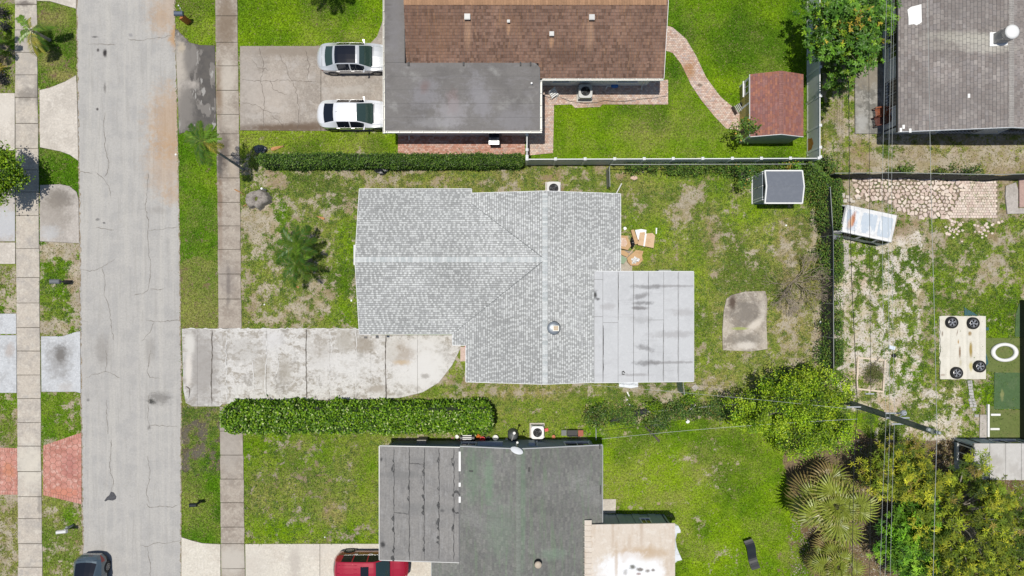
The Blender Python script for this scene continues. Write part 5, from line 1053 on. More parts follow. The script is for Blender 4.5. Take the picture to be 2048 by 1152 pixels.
# ================================================================== SHEDS
sh = thing('garden_shed', 'yellow green garden shed with red shingle roof and white trim', 'shed', (16.8, 11.6, 0))
sa, sb, sr = 15.09, 18.48, 16.79; s0, s1 = 9.60, 13.55; ks = .42
fs1 = ([(sa, s0), (sr, s0), (sr, s1), (sa, s1)], ks, 0, 2.2 - ks * sa, (-1, 0)); fs2 = ([(sr, s0), (sb, s0), (sb, s1), (sr, s1)], -ks, 0, 2.2 + ks * sb, (1, 0))
shR = material('red_shingle', (0, 0, 0), rough=.95, attr='col', spec=.15, layers=[(2, (.36, .16, .12), .52, .68, .4), (30, (.2, .09, .07), .55, .75, .5)])
for f in (fs1, fs2): roof_slab('roof', f[0], f[1], f[2], f[3], sh, [under_m], th=.08)
def colR(x, y): return jit(random.choice([(.31, .135, .10), (.27, .12, .10), (.35, .155, .105), (.25, .12, .11), (.30, .15, .13)]), .1), 0
shingles('shingle', [fs1, fs2], sh, shR, .145, (.18, .30), colR, t=.012)
caps('ridge_cap', (sr, s0, 2.2 + ks * 1.7), (sr, s1, 2.2 + ks * 1.7), .14, .06, sh, shR, lambda: jit((.30, .15, .13), .1))
olive = material('olive_siding', (.42, .36, .11), rough=.7, layers=[(2, (.48, .34, .08), .5, .66, .7)]); grn = material('green_grey_siding', (.24, .29, .22), rough=.7, layers=[(1.2, (.40, .34, .10), .58, .72, .6)])
wx = X(1480.5); wyS, wyN = Y(286.5), 13.45; wxE = sb - .1
def planks(parent, x0, y0, x1, y1, z0, z1, mat, n, th=.05, name='plank', ztop=None):
    for i in range(n):
        t0, t1 = i / n, (i + 1) / n; a, b_ = (lerp(x0, x1, t0), lerp(y0, y1, t0)), (lerp(x0, x1, t1), lerp(y0, y1, t1)); zz = z1 if ztop is None else ztop(lerp(x0, x1, (t0 + t1) / 2), 0)
        dx, dy = b_[0] - a[0], b_[1] - a[1]; l = math.hypot(dx, dy); g = .006 / l; nx_, ny_ = -dy / l * th / 2, dx / l * th / 2
        a = (a[0] + dx * g, a[1] + dy * g); b_ = (b_[0] - dx * g, b_[1] - dy * g); m = MB(); m.prism([(a[0] - nx_, a[1] - ny_), (b_[0] - nx_, b_[1] - ny_), (b_[0] + nx_, b_[1] + ny_), (a[0] + nx_, a[1] + ny_)], z0, zz); m.build(name, mat, parent)
planks(sh, wx, wyN, wx, wyS, 0, 2.12, olive, 12); planks(sh, wx, wyS, wxE, wyS, 0, 2.1, grn, 10, ztop=lambda x, y: 2.2 + ks * (1.6 - abs(x - sr)) - .12); planks(sh, wxE, wyS, wxE, wyN, 0, 2.1, grn, 8); planks(sh, wxE, wyN, wx, wyN, 0, 2.1, grn, 6, ztop=lambda x, y: 2.2 + ks * (1.6 - abs(x - sr)) - .12)
window(sh, wx - .03, Y(186), .9, 1.75, .8, 'y', -1, fr=.09)
m = MB(); m.box(wx - .07, Y(223), 0, wx - .03, Y(219), 2.1); m.box(wx - .07, Y(252), 0, wx - .03, Y(249), 2.1); m.box(wx - .07, Y(252), 1.95, wx - .03, Y(219), 2.05); m.box(wx - .07, wyN - .1, 0, wx - .03, wyN, 2.1); m.box(wx - .07, wyS, 0, wx - .03, wyS + .1, 2.1); m.build('trim', white_m, sh)
m = MB(); m.box(wx - .06, Y(249), .05, wx - .028, Y(223), 1.95); m.build('door', olive, sh)
m = MB(); eave(m, [(sa, s0), (sr, s0)], pl(fs1), h=.12); eave(m, [(sr, s0), (sb, s0)], pl(fs2), h=.12); eave(m, [(sa, s1), (sa, s0)], pl(fs1), h=.1); m.build('fascia', white_m, sh)
x_, y_ = P(1477, 216, .4); t = thing('flower_rack', 'dark slatted rack leaning by the red roofed shed door', 'rack', (x_, y_, 0)); m = MB()
for k in range(5): m.box(x_ - .25 + k * .1, y_ - .25, .3 + k * .02, x_ - .2 + k * .1, y_ + .25, .33 + k * .02, rz=.5, piv=(x_, y_))
m.build('slat', material('rack_grey', (.4, .4, .38), rough=.6), t); m = MB(); m.box(x_ - .3, y_ - .28, .0, x_ - .26, y_ + .28, .5, rz=.5, piv=(x_, y_)); m.box(x_ + .26, y_ - .28, .0, x_ + .3, y_ + .28, .5, rz=.5, piv=(x_, y_)); m.build('frame', dark_m, t)

g2 = thing('storage_shed', 'small plastic storage shed with dark slate roof panels and white edging', 'shed', (17.2, 6.4, 0))
slate = material('slate_plastic', (.14, .155, .185), rough=.55, layers=[(5, (.17, .185, .215), .45, .65, .6)]); ga, gb_, gc0, gc1 = 16.12, 18.52, 5.42, 7.47; gm_ = (gc0 + gc1) / 2
zg = lambda x, y: 1.95 + (1.03 - abs(y - gm_)) * .26
for (a, b_) in ((gc0, gm_), (gm_, gc1)):
    m = MB(); m.prism(ccw([(ga + .04, a + .01), (gb_ - .04, a + .01), (gb_ - .04, b_ - .01), (ga + .04, b_ - .01)]), 0, 0, ztop=zg, zbot=lambda x, y: zg(x, y) - .05); m.build('roof_panel', slate, g2)
m = MB()
for xx in (ga - .03, gb_ - .05):
    for (a, b_) in ((gc0 - .04, gm_), (gm_, gc1 + .04)): m.prism(ccw([(xx, a), (xx + .08, a), (xx + .08, b_), (xx, b_)]), 0, 0, ztop=lambda x, y: zg(x, y) + .035, zbot=lambda x, y: zg(x, y) - .1)
for yy in (gc0 - .05, gc1 - .03): m.prism([(ga + .05, yy), (gb_ - .05, yy), (gb_ - .05, yy + .08), (ga + .05, yy + .08)], 1.86, 1.985)
m.build('roof_edge', white_m, g2); m = MB(); m.box(ga + .04, gm_ - .012, 2.20, gb_ - .04, gm_ + .012, 2.235); m.build('ridge', slate, g2)
gw = material('shed_grey_panel', (.27, .31, .34), rough=.6); x0_ = X(1503.5); y0_, y1_ = Y(407.5), Y(352)
for i in range(2): a, b_ = lerp(y0_, y1_, i / 2), lerp(y0_, y1_, (i + 1) / 2); m = MB(); m.box(x0_ + .02, a + .06, .08, x0_ + .06, b_ - .02, 1.85); m.build('door', gw, g2)
m = MB()
for yy in (y0_, y0_ + .16, (y0_ + y1_) / 2 - .03, y1_ - .2, y1_ - .06): m.box(x0_, yy, .05, x0_ + .05, yy + .05, 1.9)
m.box(x0_ - .03, y0_ - .03, 0, x0_ + .1, y1_ + .03, .09); m.build('door_frame', white_m, g2); m = MB(); m.box(x0_ - .03, (y0_ + y1_) / 2 - .07, 1.0, x0_, (y0_ + y1_) / 2, 1.12); m.build('handle', dark_m, g2)
m = MB(); m.box(x0_ + .08, y0_, 0, gb_ - .1, y0_ + .05, 1.88); m.box(x0_ + .08, y1_ - .05, 0, gb_ - .1, y1_, 1.88); m.box(gb_ - .15, y0_, 0, gb_ - .1, y1_, 1.88); m.build('wall', gw, g2); m = MB(); m.box(x0_ + .05, y0_ - .02, 0, gb_ - .25, y0_ - .002, .12); m.build('skirt', material('pale_skirt', (.5, .55, .58), rough=.6), g2)
# ================================================================== FENCES
vin = material('white_vinyl', (.76, .77, .76), rough=.45, layers=[(3, (.64, .65, .64), .55, .72, .5)])
vin_p = material('vinyl_panel', (.62, .64, .63), rough=.5, layers=[(1.5, (.54, .57, .55), .48, .66, .7), (14, (.46, .48, .46), .62, .74, .4)])
def vinyl_fence(lab, pts, h=1.9):
    t = thing('vinyl_fence', lab, 'fence', (pts[0][0], pts[0][1], 0))
    for i, (x, y) in enumerate(pts):
        m = MB(); m.box(x - .065, y - .065, 0, x + .065, y + .065, h + .06); p = m.build('post', vin, t); m = MB(); m.mesh([(x - .09, y - .09, h + .06), (x + .09, y - .09, h + .06), (x + .09, y + .09, h + .06), (x - .09, y + .09, h + .06), (x - .09, y - .09, h + .1), (x + .09, y - .09, h + .1), (x + .09, y + .09, h + .1), (x - .09, y + .09, h + .1), (x, y, h + .15)], [(0, 1, 5, 4), (1, 2, 6, 5), (2, 3, 7, 6), (3, 0, 4, 7), (4, 5, 8), (5, 6, 8), (6, 7, 8), (7, 4, 8)]); m.build('cap', vin, p)
    for (a, b_), (c, d) in zip(pts, pts[1:]):
        l = math.hypot(c - a, d - b_); ux, uy = (c - a) / l, (d - b_) / l
        def seg(z0, z1, th, o=0, t0=.07, t1=None):
            t1 = l - .07 if t1 is None else t1; nx_, ny_ = -uy * th / 2, ux * th / 2; p, q_ = (a + ux * t0, b_ + uy * t0), (a + ux * t1, b_ + uy * t1)
            return [(p[0] - nx_, p[1] - ny_), (q_[0] - nx_, q_[1] - ny_), (q_[0] + nx_, q_[1] + ny_), (p[0] + nx_, p[1] + ny_)], z0, z1
        m = MB(); n = max(2, int(l / .16))
        for k in range(n): m.prism(*seg(.14, h - .1, .022 + (.006 if k % 2 else 0), t0=.07 + (l - .14) * k / n, t1=.07 + (l - .14) * (k + 1) / n))
        m.build('panel', vin_p, t); m = MB(); m.prism(*seg(h - .12, h, .05)); m.build('top_rail', vin, t); m = MB(); m.prism(*seg(.02, .16, .05)); m.build('bottom_rail', vin, t)
hh_ = 1.9
vinyl_fence('long white vinyl fence running between green lawn and shaggy yard', [(X(px, hh_), lerp(Y(318.5, hh_), Y(316.5, hh_), (px - 1054) / 586)) for px in (1054, 1111, 1170, 1229, 1288, 1346, 1405, 1464, 1522, 1580)] + [(X(1640, hh_) - .10, Y(316.5, hh_))])
vinyl_fence('white vinyl fence behind the red roofed shed with an orange stain', [(X(1640, hh_), Y(py, hh_)) for py in (314, 295, 251, 192, 134, 75, 15, -45, -105)])
m = MB(); sx_ = X(1640, hh_) - .018; m.poly([(sx_, Y(287, .7) + .42 * math.cos(a) * rr(.85, 1.1), max(.17, .38 + .62 * math.sin(a) * rr(.85, 1.1))) for a in np.linspace(0, 6.2, 22)]); m.build('rust_stain', material('orange_rust_stain', (.42, .17, .03), rough=.7, layers=[(6, (.55, .33, .14), .5, .62, .7)]), [o for o in COL.objects if o.name.startswith('vinyl_fence')][-1])
vinyl_fence('short white vinyl fence between flat roof corner and low hedge', [(X(1054, hh_), Y(py, hh_)) for py in (313, 300, 268)])
chain = material('galvanised_rail', (.30, .32, .30), rough=.5)
scr_d = material('dark_fence_screen', (.035, .033, .028), rough=.9, layers=[(1.5, (.09, .075, .05), .5, .66, .8), (9, (.02, .025, .015), .5, .65, .7)])
def pipe_fence(lab, pts, h, screen=None, th=.02, cat='fence', wavy=0, name='chain_link_fence', step=2.4):
    t = thing(name, lab, cat, (pts[0][0], pts[0][1], 0)); acc = []
    for (a, b_), (c, d) in zip(pts, pts[1:]):
        l = math.hypot(c - a, d - b_); n = max(1, round(l / step)); acc += [(lerp(a, c, k / n), lerp(b_, d, k / n)) for k in range(n)]
    acc.append(pts[-1])
    for x, y in acc: m = MB(); m.cyl(x, y, 0, h, .03, n=8); m.build('post', chain, t)
    m = MB(); m.tube([(x, y, h) for x, y in acc], .024, 6); m.build('top_rail', chain, t)
    m = MB(); s = .14            # wire mesh, woven diagonals
    for (a, b_), (c, d) in zip(pts, pts[1:]):
        l = math.hypot(c - a, d - b_); k = -h
        while k < l:
            for sg in (0, 1):
                u0, u1 = (k, k + h) if sg == 0 else (k + h, k); v0, v1 = 0, h
                lo, hi = 0, 1
                f = lambda tt: (lerp(u0, u1, tt), lerp(v0, v1, tt))
                ts = sorted([(0 - u0) / (u1 - u0), (l - u0) / (u1 - u0)]); lo, hi = max(0, ts[0]), min(1, ts[1])
                if hi <= lo: continue
                (ua, va), (ub, vb) = f(lo), f(hi); ux, uy = (c - a) / l, (d - b_) / l
                p, q_ = (a + ux * ua, b_ + uy * ua, va), (a + ux * ub, b_ + uy * ub, vb); w = .004
                m.poly([(p[0], p[1], p[2] - w), (q_[0], q_[1], q_[2] - w), (q_[0], q_[1], q_[2] + w), (p[0], p[1], p[2] + w)])
            k += s
    if m.v: m.build('wire_mesh', chain, t, kind='stuff')
    if screen:
        m = MB(); k = 0; P_ = []
        for (a, b_), (c, d) in zip(pts, pts[1:]):
            l = math.hypot(c - a, d - b_); n = max(2, int(l / .4)); ux, uy = (c - a) / l, (d - b_) / l
            for i in range(n + 1): o = .05 + wavy * math.sin(i * 1.3 + k) * rr(.4, 1); P_.append((lerp(a, c, i / n) + uy * o, lerp(b_, d, i / n) - ux * o, h - .04 - abs(wavy) * rr(0, 1.2)))
        for p, q_ in zip(P_, P_[1:]):
            m.poly([(p[0], p[1], .02), (q_[0], q_[1], .02), q_, p]); m.poly([(p[0] - .01, p[1] + .01, .02), (p[0] - .01, p[1] + .01, p[2]), (q_[0] - .01, q_[1] + .01, q_[2]), (q_[0] - .01, q_[1] + .01, .02)])
        m.build('screen', screen, t)
    return t
pipe_fence('low chain link fence overgrown with vines in front of the long white fence', [P(1222, 329, 1.5), P(1626, 328, 1.5), P(1660, 374, 1.6)], 1.5)
pipe_fence('vine covered dark screened fence dividing the back yards', [P(1662, 374, 1.9), P(1668, 470, 1.9), P(1669, 745, 1.9)][::-1], 1.8, scr_d, wavy=-.0)
pipe_fence('black screened fence above the broken pink stones', [P(1672, 346, 2.0), P(1800, 345, 2.0), P(1990, 349, 2.0), P(2110, 346, 2.0)], 1.95, material('black_green_screen', (.035, .042, .036), rough=.8, layers=[(2, (.07, .08, .06), .5, .66, .7)]), wavy=.06)
pipe_fence('small chain link panel beside the vines at the lawn side of the long white fence', [P(1219, 334, 1.2), P(1220, 372, 1.2)], 1.2, material('grey_mesh_panel', (.30, .30, .27), rough=.8), step=1.3)
pipe_fence('narrow green wire gate just below the white flat roof', [P(1366, 762, 1.6), P(1369, 789, 1.6)], 1.6, material('green_mesh_panel', (.22, .30, .20), rough=.8), name='wire_gate', cat='gate', step=.9)
scr_b = material('black_landscape_fabric', (.028, .03, .032), rough=.75, layers=[(3, (.07, .075, .08), .52, .66, .8)])
pipe_fence('leaning remains of wire fence along the shaggy boundary above the open back lawn', [P(1300, 828, 1.2), P(1490, 812, 1.2)], .42)
m = MB(); m.prism(PP([(1219,843),(1228,835),(1245,826),(1262,821),(1285,820),(1304,812),(1318,803),(1320,810),(1305,820),(1290,829),(1265,834),(1240,843)], .3), .02, 0, ztop=lambda x, y: .28 + .12 * math.sin(x * 5) + .08 * math.sin(y * 9)); m.build('landscape_fabric', scr_b, label='crumpled black fabric lying along the shaggy boundary, left of a bushy shrub', cat='fabric')
def pole(name, lab, p0, p1, r, mat, cat='pole', n=8): m = MB(); m.tube([p0, p1], r, n); return m.build(name, mat, label=lab, cat=cat)
pole('pipe', 'pale pipe lying beside the corner post bush above the charcoal roof corner', (*P(1190, 842), .5), (*P(1191, 878), .35), .035, chain, 'pipe')
pole('pipe', 'short white pipe leaning beside the top right corner of the grey shingle roof', (*P(1232, 388), .1), (*P(1241, 369), .5), .04, white_m, 'pipe')
pole('beam', 'weathered timber beam lying across the lawn below the boundary bushes', (*P(1290, 852), .12), (*P(1318, 882), .1), .07, material('old_timber', (.10, .085, .07), rough=.9), 'beam')
pole('stick', 'short pale stick on the vines of the boundary above the open lawn', (*P(1374, 820), .35), (*P(1388, 808), .4), .03, white_m, 'stick')
# ================================================================== VEHICLES
tyre_m = material('tyre_rubber', (.015, .015, .015), rough=.85); rim_m = material('alloy_rim', (.38, .39, .40), rough=.3, metal=.8); cg = material('car_glass', (.02, .04, .038), rough=.05, spec=.9, coat=.5); blackp = material('black_trim', (.012, .012, .013), rough=.4); chrome = material('chrome', (.5, .5, .5), rough=.3, metal=1)
tail_m = material('tail_light_red', (.35, .01, .01), rough=.2, coat=.6); head_m = material('headlight_clear', (.6, .62, .65), rough=.1, coat=1)
def wheel(parent, x, y, r, w, side):
    M_ = Matrix.Translation((x, y, r)) @ Matrix.Rotation(-side * math.pi / 2, 4, 'X'); m = MB()
    m.lathe(0, 0, [(r * .62, -w / 2), (r * .93, -w / 2), (r, -w * .3), (r, w * .3), (r * .93, w / 2), (r * .66, w / 2), (r * .62, w * .3)], 24, M=M_); o = m.build('wheel', tyre_m, parent, origin=(0, 0, 0)); m = MB()
    m.lathe(0, 0, [(.001, w * .1), (r * .60, w * .12), (r * .66, w * .47), (r * .62, w * .48)], 24, M=M_); m.build('rim', blackp, o); m = MB()
    for k in range(5):
        a = k * 1.2566; ca, sa = math.cos(a), math.sin(a); q_ = [(r * .08 * -sa, r * .08 * ca), (r * .64 * ca - r * .07 * sa, r * .64 * sa + r * .07 * ca), (r * .64 * ca + r * .07 * sa, r * .64 * sa - r * .07 * ca), (r * .08 * sa, -r * .08 * ca)]
        m.mesh([tuple(M_ @ Vector((u, v, w * .44))) for u, v in q_] + [tuple(M_ @ Vector((u, v, w * .3))) for u, v in q_], [(0, 1, 2, 3), (3, 2, 1, 0), (0, 4, 5, 1), (2, 6, 7, 3)])
    m.lathe(0, 0, [(.001, w * .46), (r * .15, w * .45), (r * .15, w * .3)], 12, M=M_); m.lathe(0, 0, [(r * .60, w * .4), (r * .64, w * .5), (r * .68, w * .47)], 24, M=M_); m.build('spokes', rim_m, o); return o
def car(lab, loc, rz, L_, W, st, g, paint, suv=False, roofglass=None, ribs=0, sunroof=None, group=None, clad=None, glass=None):
    """st: (x, half width, belt z, top half width, top z) rear to nose; g: rear glass x0,x1, windscreen x0,x1, side glass list"""
    t = thing('parked_car', lab, 'car', loc, group=group, rz=0); xs = np.linspace(0, L_, 64); S_ = np.array(st, float); c = [np.interp(xs, S_[:, 0], S_[:, i]) for i in range(1, 5)]
    for _ in range(2):
        for a in c: a[1:-1] = (a[:-2] + 2 * a[1:-1] + a[2:]) / 4
    rings = []
    for i, x in enumerate(xs):
        wb, zb, wt, zt = (a[i] for a in c); rd = min(1, min(x, L_ - x) / .25 + .35); zlo = .24 + (.12 if x < .15 or x > L_ - .15 else 0)
        rings.append([(wb * .95, zlo), (wb * 1.0, .42), (wb * 1.005, .62), (wb * .985, zb), (wt, zt - .055 * rd), (wt * .91, zt - .02), (wt * .5, zt), (0, zt + .012)])
    bow = lambda x, y: x - .20 * (x - L_ / 2) / (L_ / 2) * (abs(y) / .92) ** 2.2
    B = {k: MB() for k in ('body', 'windscreen', 'rear_window', 'side_window', 'side_window2', 'roof', 'sill', 'tail', 'tail2', 'head', 'head2', 'pano')}
    r0, r1, w0, w1, sides = g['rear'][0], g['rear'][1], g['wind'][0], g['wind'][1], g['side']
    for i in range(63):
        xm = (xs[i] + xs[i + 1]) / 2
        for sg in (1, -1):
            for k in range(7):
                a, b_ = rings[i][k], rings[i][k + 1]; a2, b2 = rings[i + 1][k], rings[i + 1][k + 1]
                q_ = [(xs[i], sg * a[0], a[1]), (xs[i + 1], sg * a2[0], a2[1]), (xs[i + 1], sg * b2[0], b2[1]), (xs[i], sg * b_[0], b_[1])]
                q_ = [(bow(x_, y_), y_, z_) for x_, y_, z_ in q_]
                if sg < 0: q_ = q_[::-1]
                key = 'body'
                if k == 0: key = 'sill'
                elif k == 3 and any(s0 < xm < s1 for s0, s1 in sides): key = 'side_window' if sg > 0 else 'side_window2'
                elif k >= 5 and r0 < xm < r1: key = 'rear_window'
                elif k >= 5 and w0 < xm < w1: key = 'windscreen'
                elif k >= 5 and roofglass and roofglass[0] < xm < roofglass[1]: key = 'pano'
                elif k >= 4 and r1 <= xm <= w0: key = 'roof'
                elif k in (2,) and (xm < .32): key = 'tail' if sg > 0 else 'tail2'
                elif k in (2, 3) and xm > L_ - .55 and xm < L_ - .08: key = 'head' if sg > 0 else 'head2'
                B[key].poly(q_)
    for x_i, ring in ((0, rings[0]), (63, rings[-1])):
        pts = [(xs[x_i], y, z) for y, z in ring] + [(xs[x_i], -y, z) for y, z in ring[::-1]]; pts = [(bow(x_, y_), y_, z_) for x_, y_, z_ in pts]; B['body'].poly(pts if x_i else pts[::-1])
    T = Matrix.Translation(Vector(loc)) @ Matrix.Rotation(rz, 4, 'Z') @ Matrix.Translation((-L_ / 2, 0, 0))
    base = MB(); pieces = []
    def add(nm, mb, mat, parent=t, smooth=True):
        mb.v = [tuple(v) for v in mb.v]; o = mb.build(nm, mat, parent, smooth=smooth, origin=(0, 0, 0)); pieces.append(o); return o
    # local build: give every piece world coordinates through T
    def tf(mb): mb.v = [tuple(T @ Vector(v)) for v in mb.v]; return mb
    body = add('body', tf(B['body']), paint); add('roof', tf(B['roof']), paint); add('sill', tf(B['sill']), clad or blackp)
    gl = glass or cg
    add('windscreen', tf(B['windscreen']), gl); add('rear_window', tf(B['rear_window']), gl if not g.get('reardark') else blackg)
    add('side_window', tf(B['side_window']), blackg); add('side_window', tf(B['side_window2']), blackg)
    if roofglass: add('sunroof', tf(B['pano']), blackg)
    for k in ('tail', 'tail2'): add('taillight', tf(B[k]), tail_m)
    for k in ('head', 'head2'): add('headlight', tf(B[k]), head_m)
    R_ = .36 if suv else .33
    for wx_ in (g['wheels']):
        for sg in (1, -1):
            hw = float(np.interp(wx_, xs, c[0])); m = MB(); Mx = Matrix.Translation((wx_, sg * (hw - .02), R_)) @ Matrix.Rotation(-sg * math.pi / 2, 4, 'X'); m.lathe(0, 0, [(.001, .028), (R_ * 1.16, .032), (R_ * 1.18, .02)], 26, M=Mx); tf(m); m.v = [(x, y, max(z, .03)) for x, y, z in m.v]; add('wheel_arch', m, blackp)
            # wheel built in world space
            w_ = MB(); rd = R_; wd2 = .21; Mw = T @ Matrix.Translation((wx_, sg * (hw - .085), rd)) @ Matrix.Rotation(-sg * math.pi / 2, 4, 'X')
            w_.lathe(0, 0, [(rd * .62, -wd2 / 2), (rd * .93, -wd2 / 2), (rd, -wd2 * .3), (rd, wd2 * .3), (rd * .93, wd2 / 2), (rd * .66, wd2 / 2), (rd * .62, wd2 * .3)], 24, M=Mw); wo = w_.build('wheel', tyre_m, t)
            s_ = MB(); s_.lathe(0, 0, [(.001, wd2 * .42), (rd * .6, wd2 * .44), (rd * .66, wd2 * .52)], 24, M=Mw); s_.build('rim', blackp, wo); s_ = MB()
            for k in range(7):
                a = k * .8976; ca, sa = math.cos(a), math.sin(a); q_ = [(rd * .07 * -sa, rd * .07 * ca), (rd * .62 * ca - rd * .06 * sa, rd * .62 * sa + rd * .06 * ca), (rd * .62 * ca + rd * .06 * sa, rd * .62 * sa - rd * .06 * ca), (rd * .07 * sa, -rd * .07 * ca)]; s_.poly([Mw @ Vector((u, v, wd2 * .54)) for u, v in q_]); s_.poly([Mw @ Vector((u, v, wd2 * .535)) for u, v in q_[::-1]])
            s_.lathe(0, 0, [(rd * .58, wd2 * .53), (rd * .63, wd2 * .56), (rd * .68, wd2 * .5)], 24, M=Mw); s_.build('spokes', rim_m, wo)
    for sg in (1, -1):
        hw = float(np.interp(g['mirror'], xs, c[0])); zb = float(np.interp(g['mirror'], xs, c[1])); m = MB(); mx_ = g['mirror']; m.mesh([(mx_, sg * (hw - .08), zb + .02), (mx_ + .08, sg * (hw - .08), zb + .02), (mx_ - .06, sg * (hw + .14), zb + .02), (mx_ + .05, sg * (hw + .12), zb + .02), (mx_, sg * (hw - .06), zb + .12), (mx_ + .06, sg * (hw - .06), zb + .12), (mx_ - .05, sg * (hw + .16), zb + .16), (mx_ + .06, sg * (hw + .14), zb + .15)], [(0, 1, 3, 2), (4, 6, 7, 5), (0, 2, 6, 4), (1, 5, 7, 3), (2, 3, 7, 6), (0, 4, 5, 1)]); add('mirror', tf(m), g.get('mirmat', paint), smooth=False)
        for hx in g['handles']:
            hw = float(np.interp(hx, xs, c[0])); zz = float(np.interp(hx, xs, c[1])) - .09; m = MB(); m.box(hx - .11, sg * (hw + .012) - .018, zz, hx + .11, sg * (hw + .012) + .018, zz + .035); add('door_handle', tf(m), chrome, smooth=False)
        m = MB()
        pts = []
        for x in np.linspace(sides[0][0], sides[-1][1], 14): pts.append((x, sg * float(np.interp(x, xs, c[0])) * .988, float(np.interp(x, xs, c[1])) + .006))
        m.tube(pts, .008, 4); add('window_trim', tf(m), chrome)
    m = MB()
    for x in np.linspace(g['rear'][1] + .12, w0 - .1, 2): pass
    pts = [(w1 + .02, y, float(np.interp(w1 + .02, xs, c[3])) + .0) for y in np.linspace(-.62, .62, 7)]; m.tube(pts, .03, 4); add('wiper_cowl', tf(m), blackp)
    for k, x in enumerate(g.get('seams', ())):
        m = MB(); y0 = float(np.interp(x, xs, c[2])) * .9; z = float(np.interp(x, xs, c[3])); m.tube([(x, y, z + .006 - .02 * (abs(y) / y0) ** 4) for y in np.linspace(-y0, y0, 9)], .006, 4); add('seam', tf(m), blackp)
    for x in g.get('dseams', ()):
        for sg in (1, -1):
            hw = float(np.interp(x, xs, c[0])); zb = float(np.interp(x, xs, c[1])); m = MB(); m.tube([(x, sg * hw * .953, .28), (x, sg * (hw + .003), .45), (x, sg * (hw * 1.005 + .003), .62), (x, sg * (hw * .985 + .003), zb)], .006, 4); add('door_seam', tf(m), blackp)
    if sunroof:
        z = float(np.interp(sunroof[0], xs, c[3])); m = MB(); m.prism([(sunroof[0], -sunroof[2]), (sunroof[1], -sunroof[2]), (sunroof[1], sunroof[2]), (sunroof[0], sunroof[2])], z - .02, z + .022, inset=.015); add('sunroof', tf(m), blackg, smooth=False)
    for k in range(ribs):
        y = lerp(-.5, .5, k / (ribs - 1)); xa, xb = g['ribs']; z = lambda x: float(np.interp(x, xs, c[3])); m = MB(); m.tube([(x, y, z(x) + .006) for x in np.linspace(xa, xb, 6)], .016, 5); add('roof_rib', tf(m), paint)
    if g.get('fin'):
        x = g['fin']; z = float(np.interp(x, xs, c[3])); m = MB(); m.mesh([(x - .09, 0, z), (x + .09, -.02, z), (x + .09, .02, z), (x - .07, 0, z + .06)], [(0, 1, 3), (1, 2, 3), (2, 0, 3), (0, 2, 1)]); add('antenna', tf(m), blackp, smooth=False)
    return t
blackg = material('tinted_glass', (.008, .010, .016), rough=.06, spec=.7)
glassL = material('green_tint_glass', (.030, .055, .048), rough=.05, spec=.9)
SED = [(0, .55, .66, .42, .70), (.06, .74, .78, .60, .86), (.25, .86, .90, .70, 1.00), (.62, .91, .95, .72, 1.06), (1.05, .92, .96, .66, 1.22), (1.45, .92, .96, .62, 1.42), (2.1, .92, .96, .62, 1.46), (2.75, .92, .95, .62, 1.43), (3.15, .92, .94, .68, 1.27), (3.62, .91, .92, .76, 1.00), (4.1, .89, .86, .72, .93), (4.5, .84, .78, .66, .84), (4.75, .74, .70, .56, .72), (4.85, .55, .60, .42, .62)]
sil = material('silver_paint', (.66, .68, .70), rough=.3, metal=.35, coat=.6); whs = material('white_silver_paint', (.80, .81, .83), rough=.25, metal=.15, coat=.8)
g1 = dict(rear=(.60, 1.18), wind=(2.95, 3.66), side=[(1.35, 2.2), (2.28, 3.2)], wheels=(1.02, 3.88), mirror=3.15, handles=(1.45, 2.4), seams=(.42, 3.78), dseams=(1.3, 2.24, 3.35))
car('silver sedan with dark panoramic roof, upper of the two in the driveway', (X(632, .9) + 2.43, Y(123.5), .03), 0, 4.85, 1.84, SED, g1, sil, roofglass=(1.32, 2.68), group='silver sedans in the driveway', glass=glassL)
SED2 = [(0, .52, .66, .40, .74), (.06, .72, .78, .60, .92), (.25, .85, .90, .70, 1.05), (.5, .90, .95, .70, 1.12), (1.0, .92, .97, .64, 1.30), (1.4, .92, .97, .62, 1.42), (2.1, .92, .96, .62, 1.46), (2.8, .92, .95, .62, 1.40), (3.2, .92, .94, .68, 1.24), (3.7, .91, .90, .76, .98), (4.1, .89, .86, .72, .92), (4.5, .84, .78, .66, .82), (4.72, .74, .68, .56, .70), (4.82, .55, .58, .42, .60)]
g2_ = dict(g1); g2_.update(rear=(.50, 1.22), reardark=True, wind=(2.78, 3.72), fin=1.45, seams=(3.82,))
car('white silver sedan with plain roof, lower of the two in the driveway', (X(632.5, .9) + 2.41, Y(213.5) - .72, .03), 0, 4.82, 1.84, SED2, g2_, whs, group='silver sedans in the driveway', glass=glassL)
SUV = [(0, .66, .80, .55, .86), (.05, .84, .98, .66, 1.05), (.16, .90, 1.08, .68, 1.45), (.35, .93, 1.10, .69, 1.66), (.9, .94, 1.10, .70, 1.73), (2.2, .94, 1.08, .70, 1.76), (2.9, .94, 1.06, .70, 1.72), (3.25, .94, 1.05, .74, 1.52), (3.75, .94, 1.02, .80, 1.13), (4.1, .92, 1.0, .78, 1.06), (4.5, .88, .94, .72, 1.00), (4.78, .78, .84, .60, .88), (4.9, .60, .70, .46, .72)]
redp = material('red_paint', (.38, .012, .035), rough=.25, metal=.1, coat=.9)
g3 = dict(rear=(.05, .22), reardark=True, wind=(2.98, 3.72), side=[(.6, 1.35), (1.42, 2.3), (2.38, 3.2)], wheels=(.98, 3.9), mirror=3.2, handles=(1.55, 2.5), ribs=(.55, 1.75), fin=.55, seams=(.42, 3.95), dseams=(1.38, 2.34, 3.4), mirmat=redp)
car('red sport utility car backed under the grey rolled roof, cut by the bottom edge', (X(666, .9) + 2.46, -18.28, .035), 0, 4.9, 1.88, SUV, g3, redp, suv=True, ribs=5, sunroof=(1.98, 2.5, .42), clad=blackp)
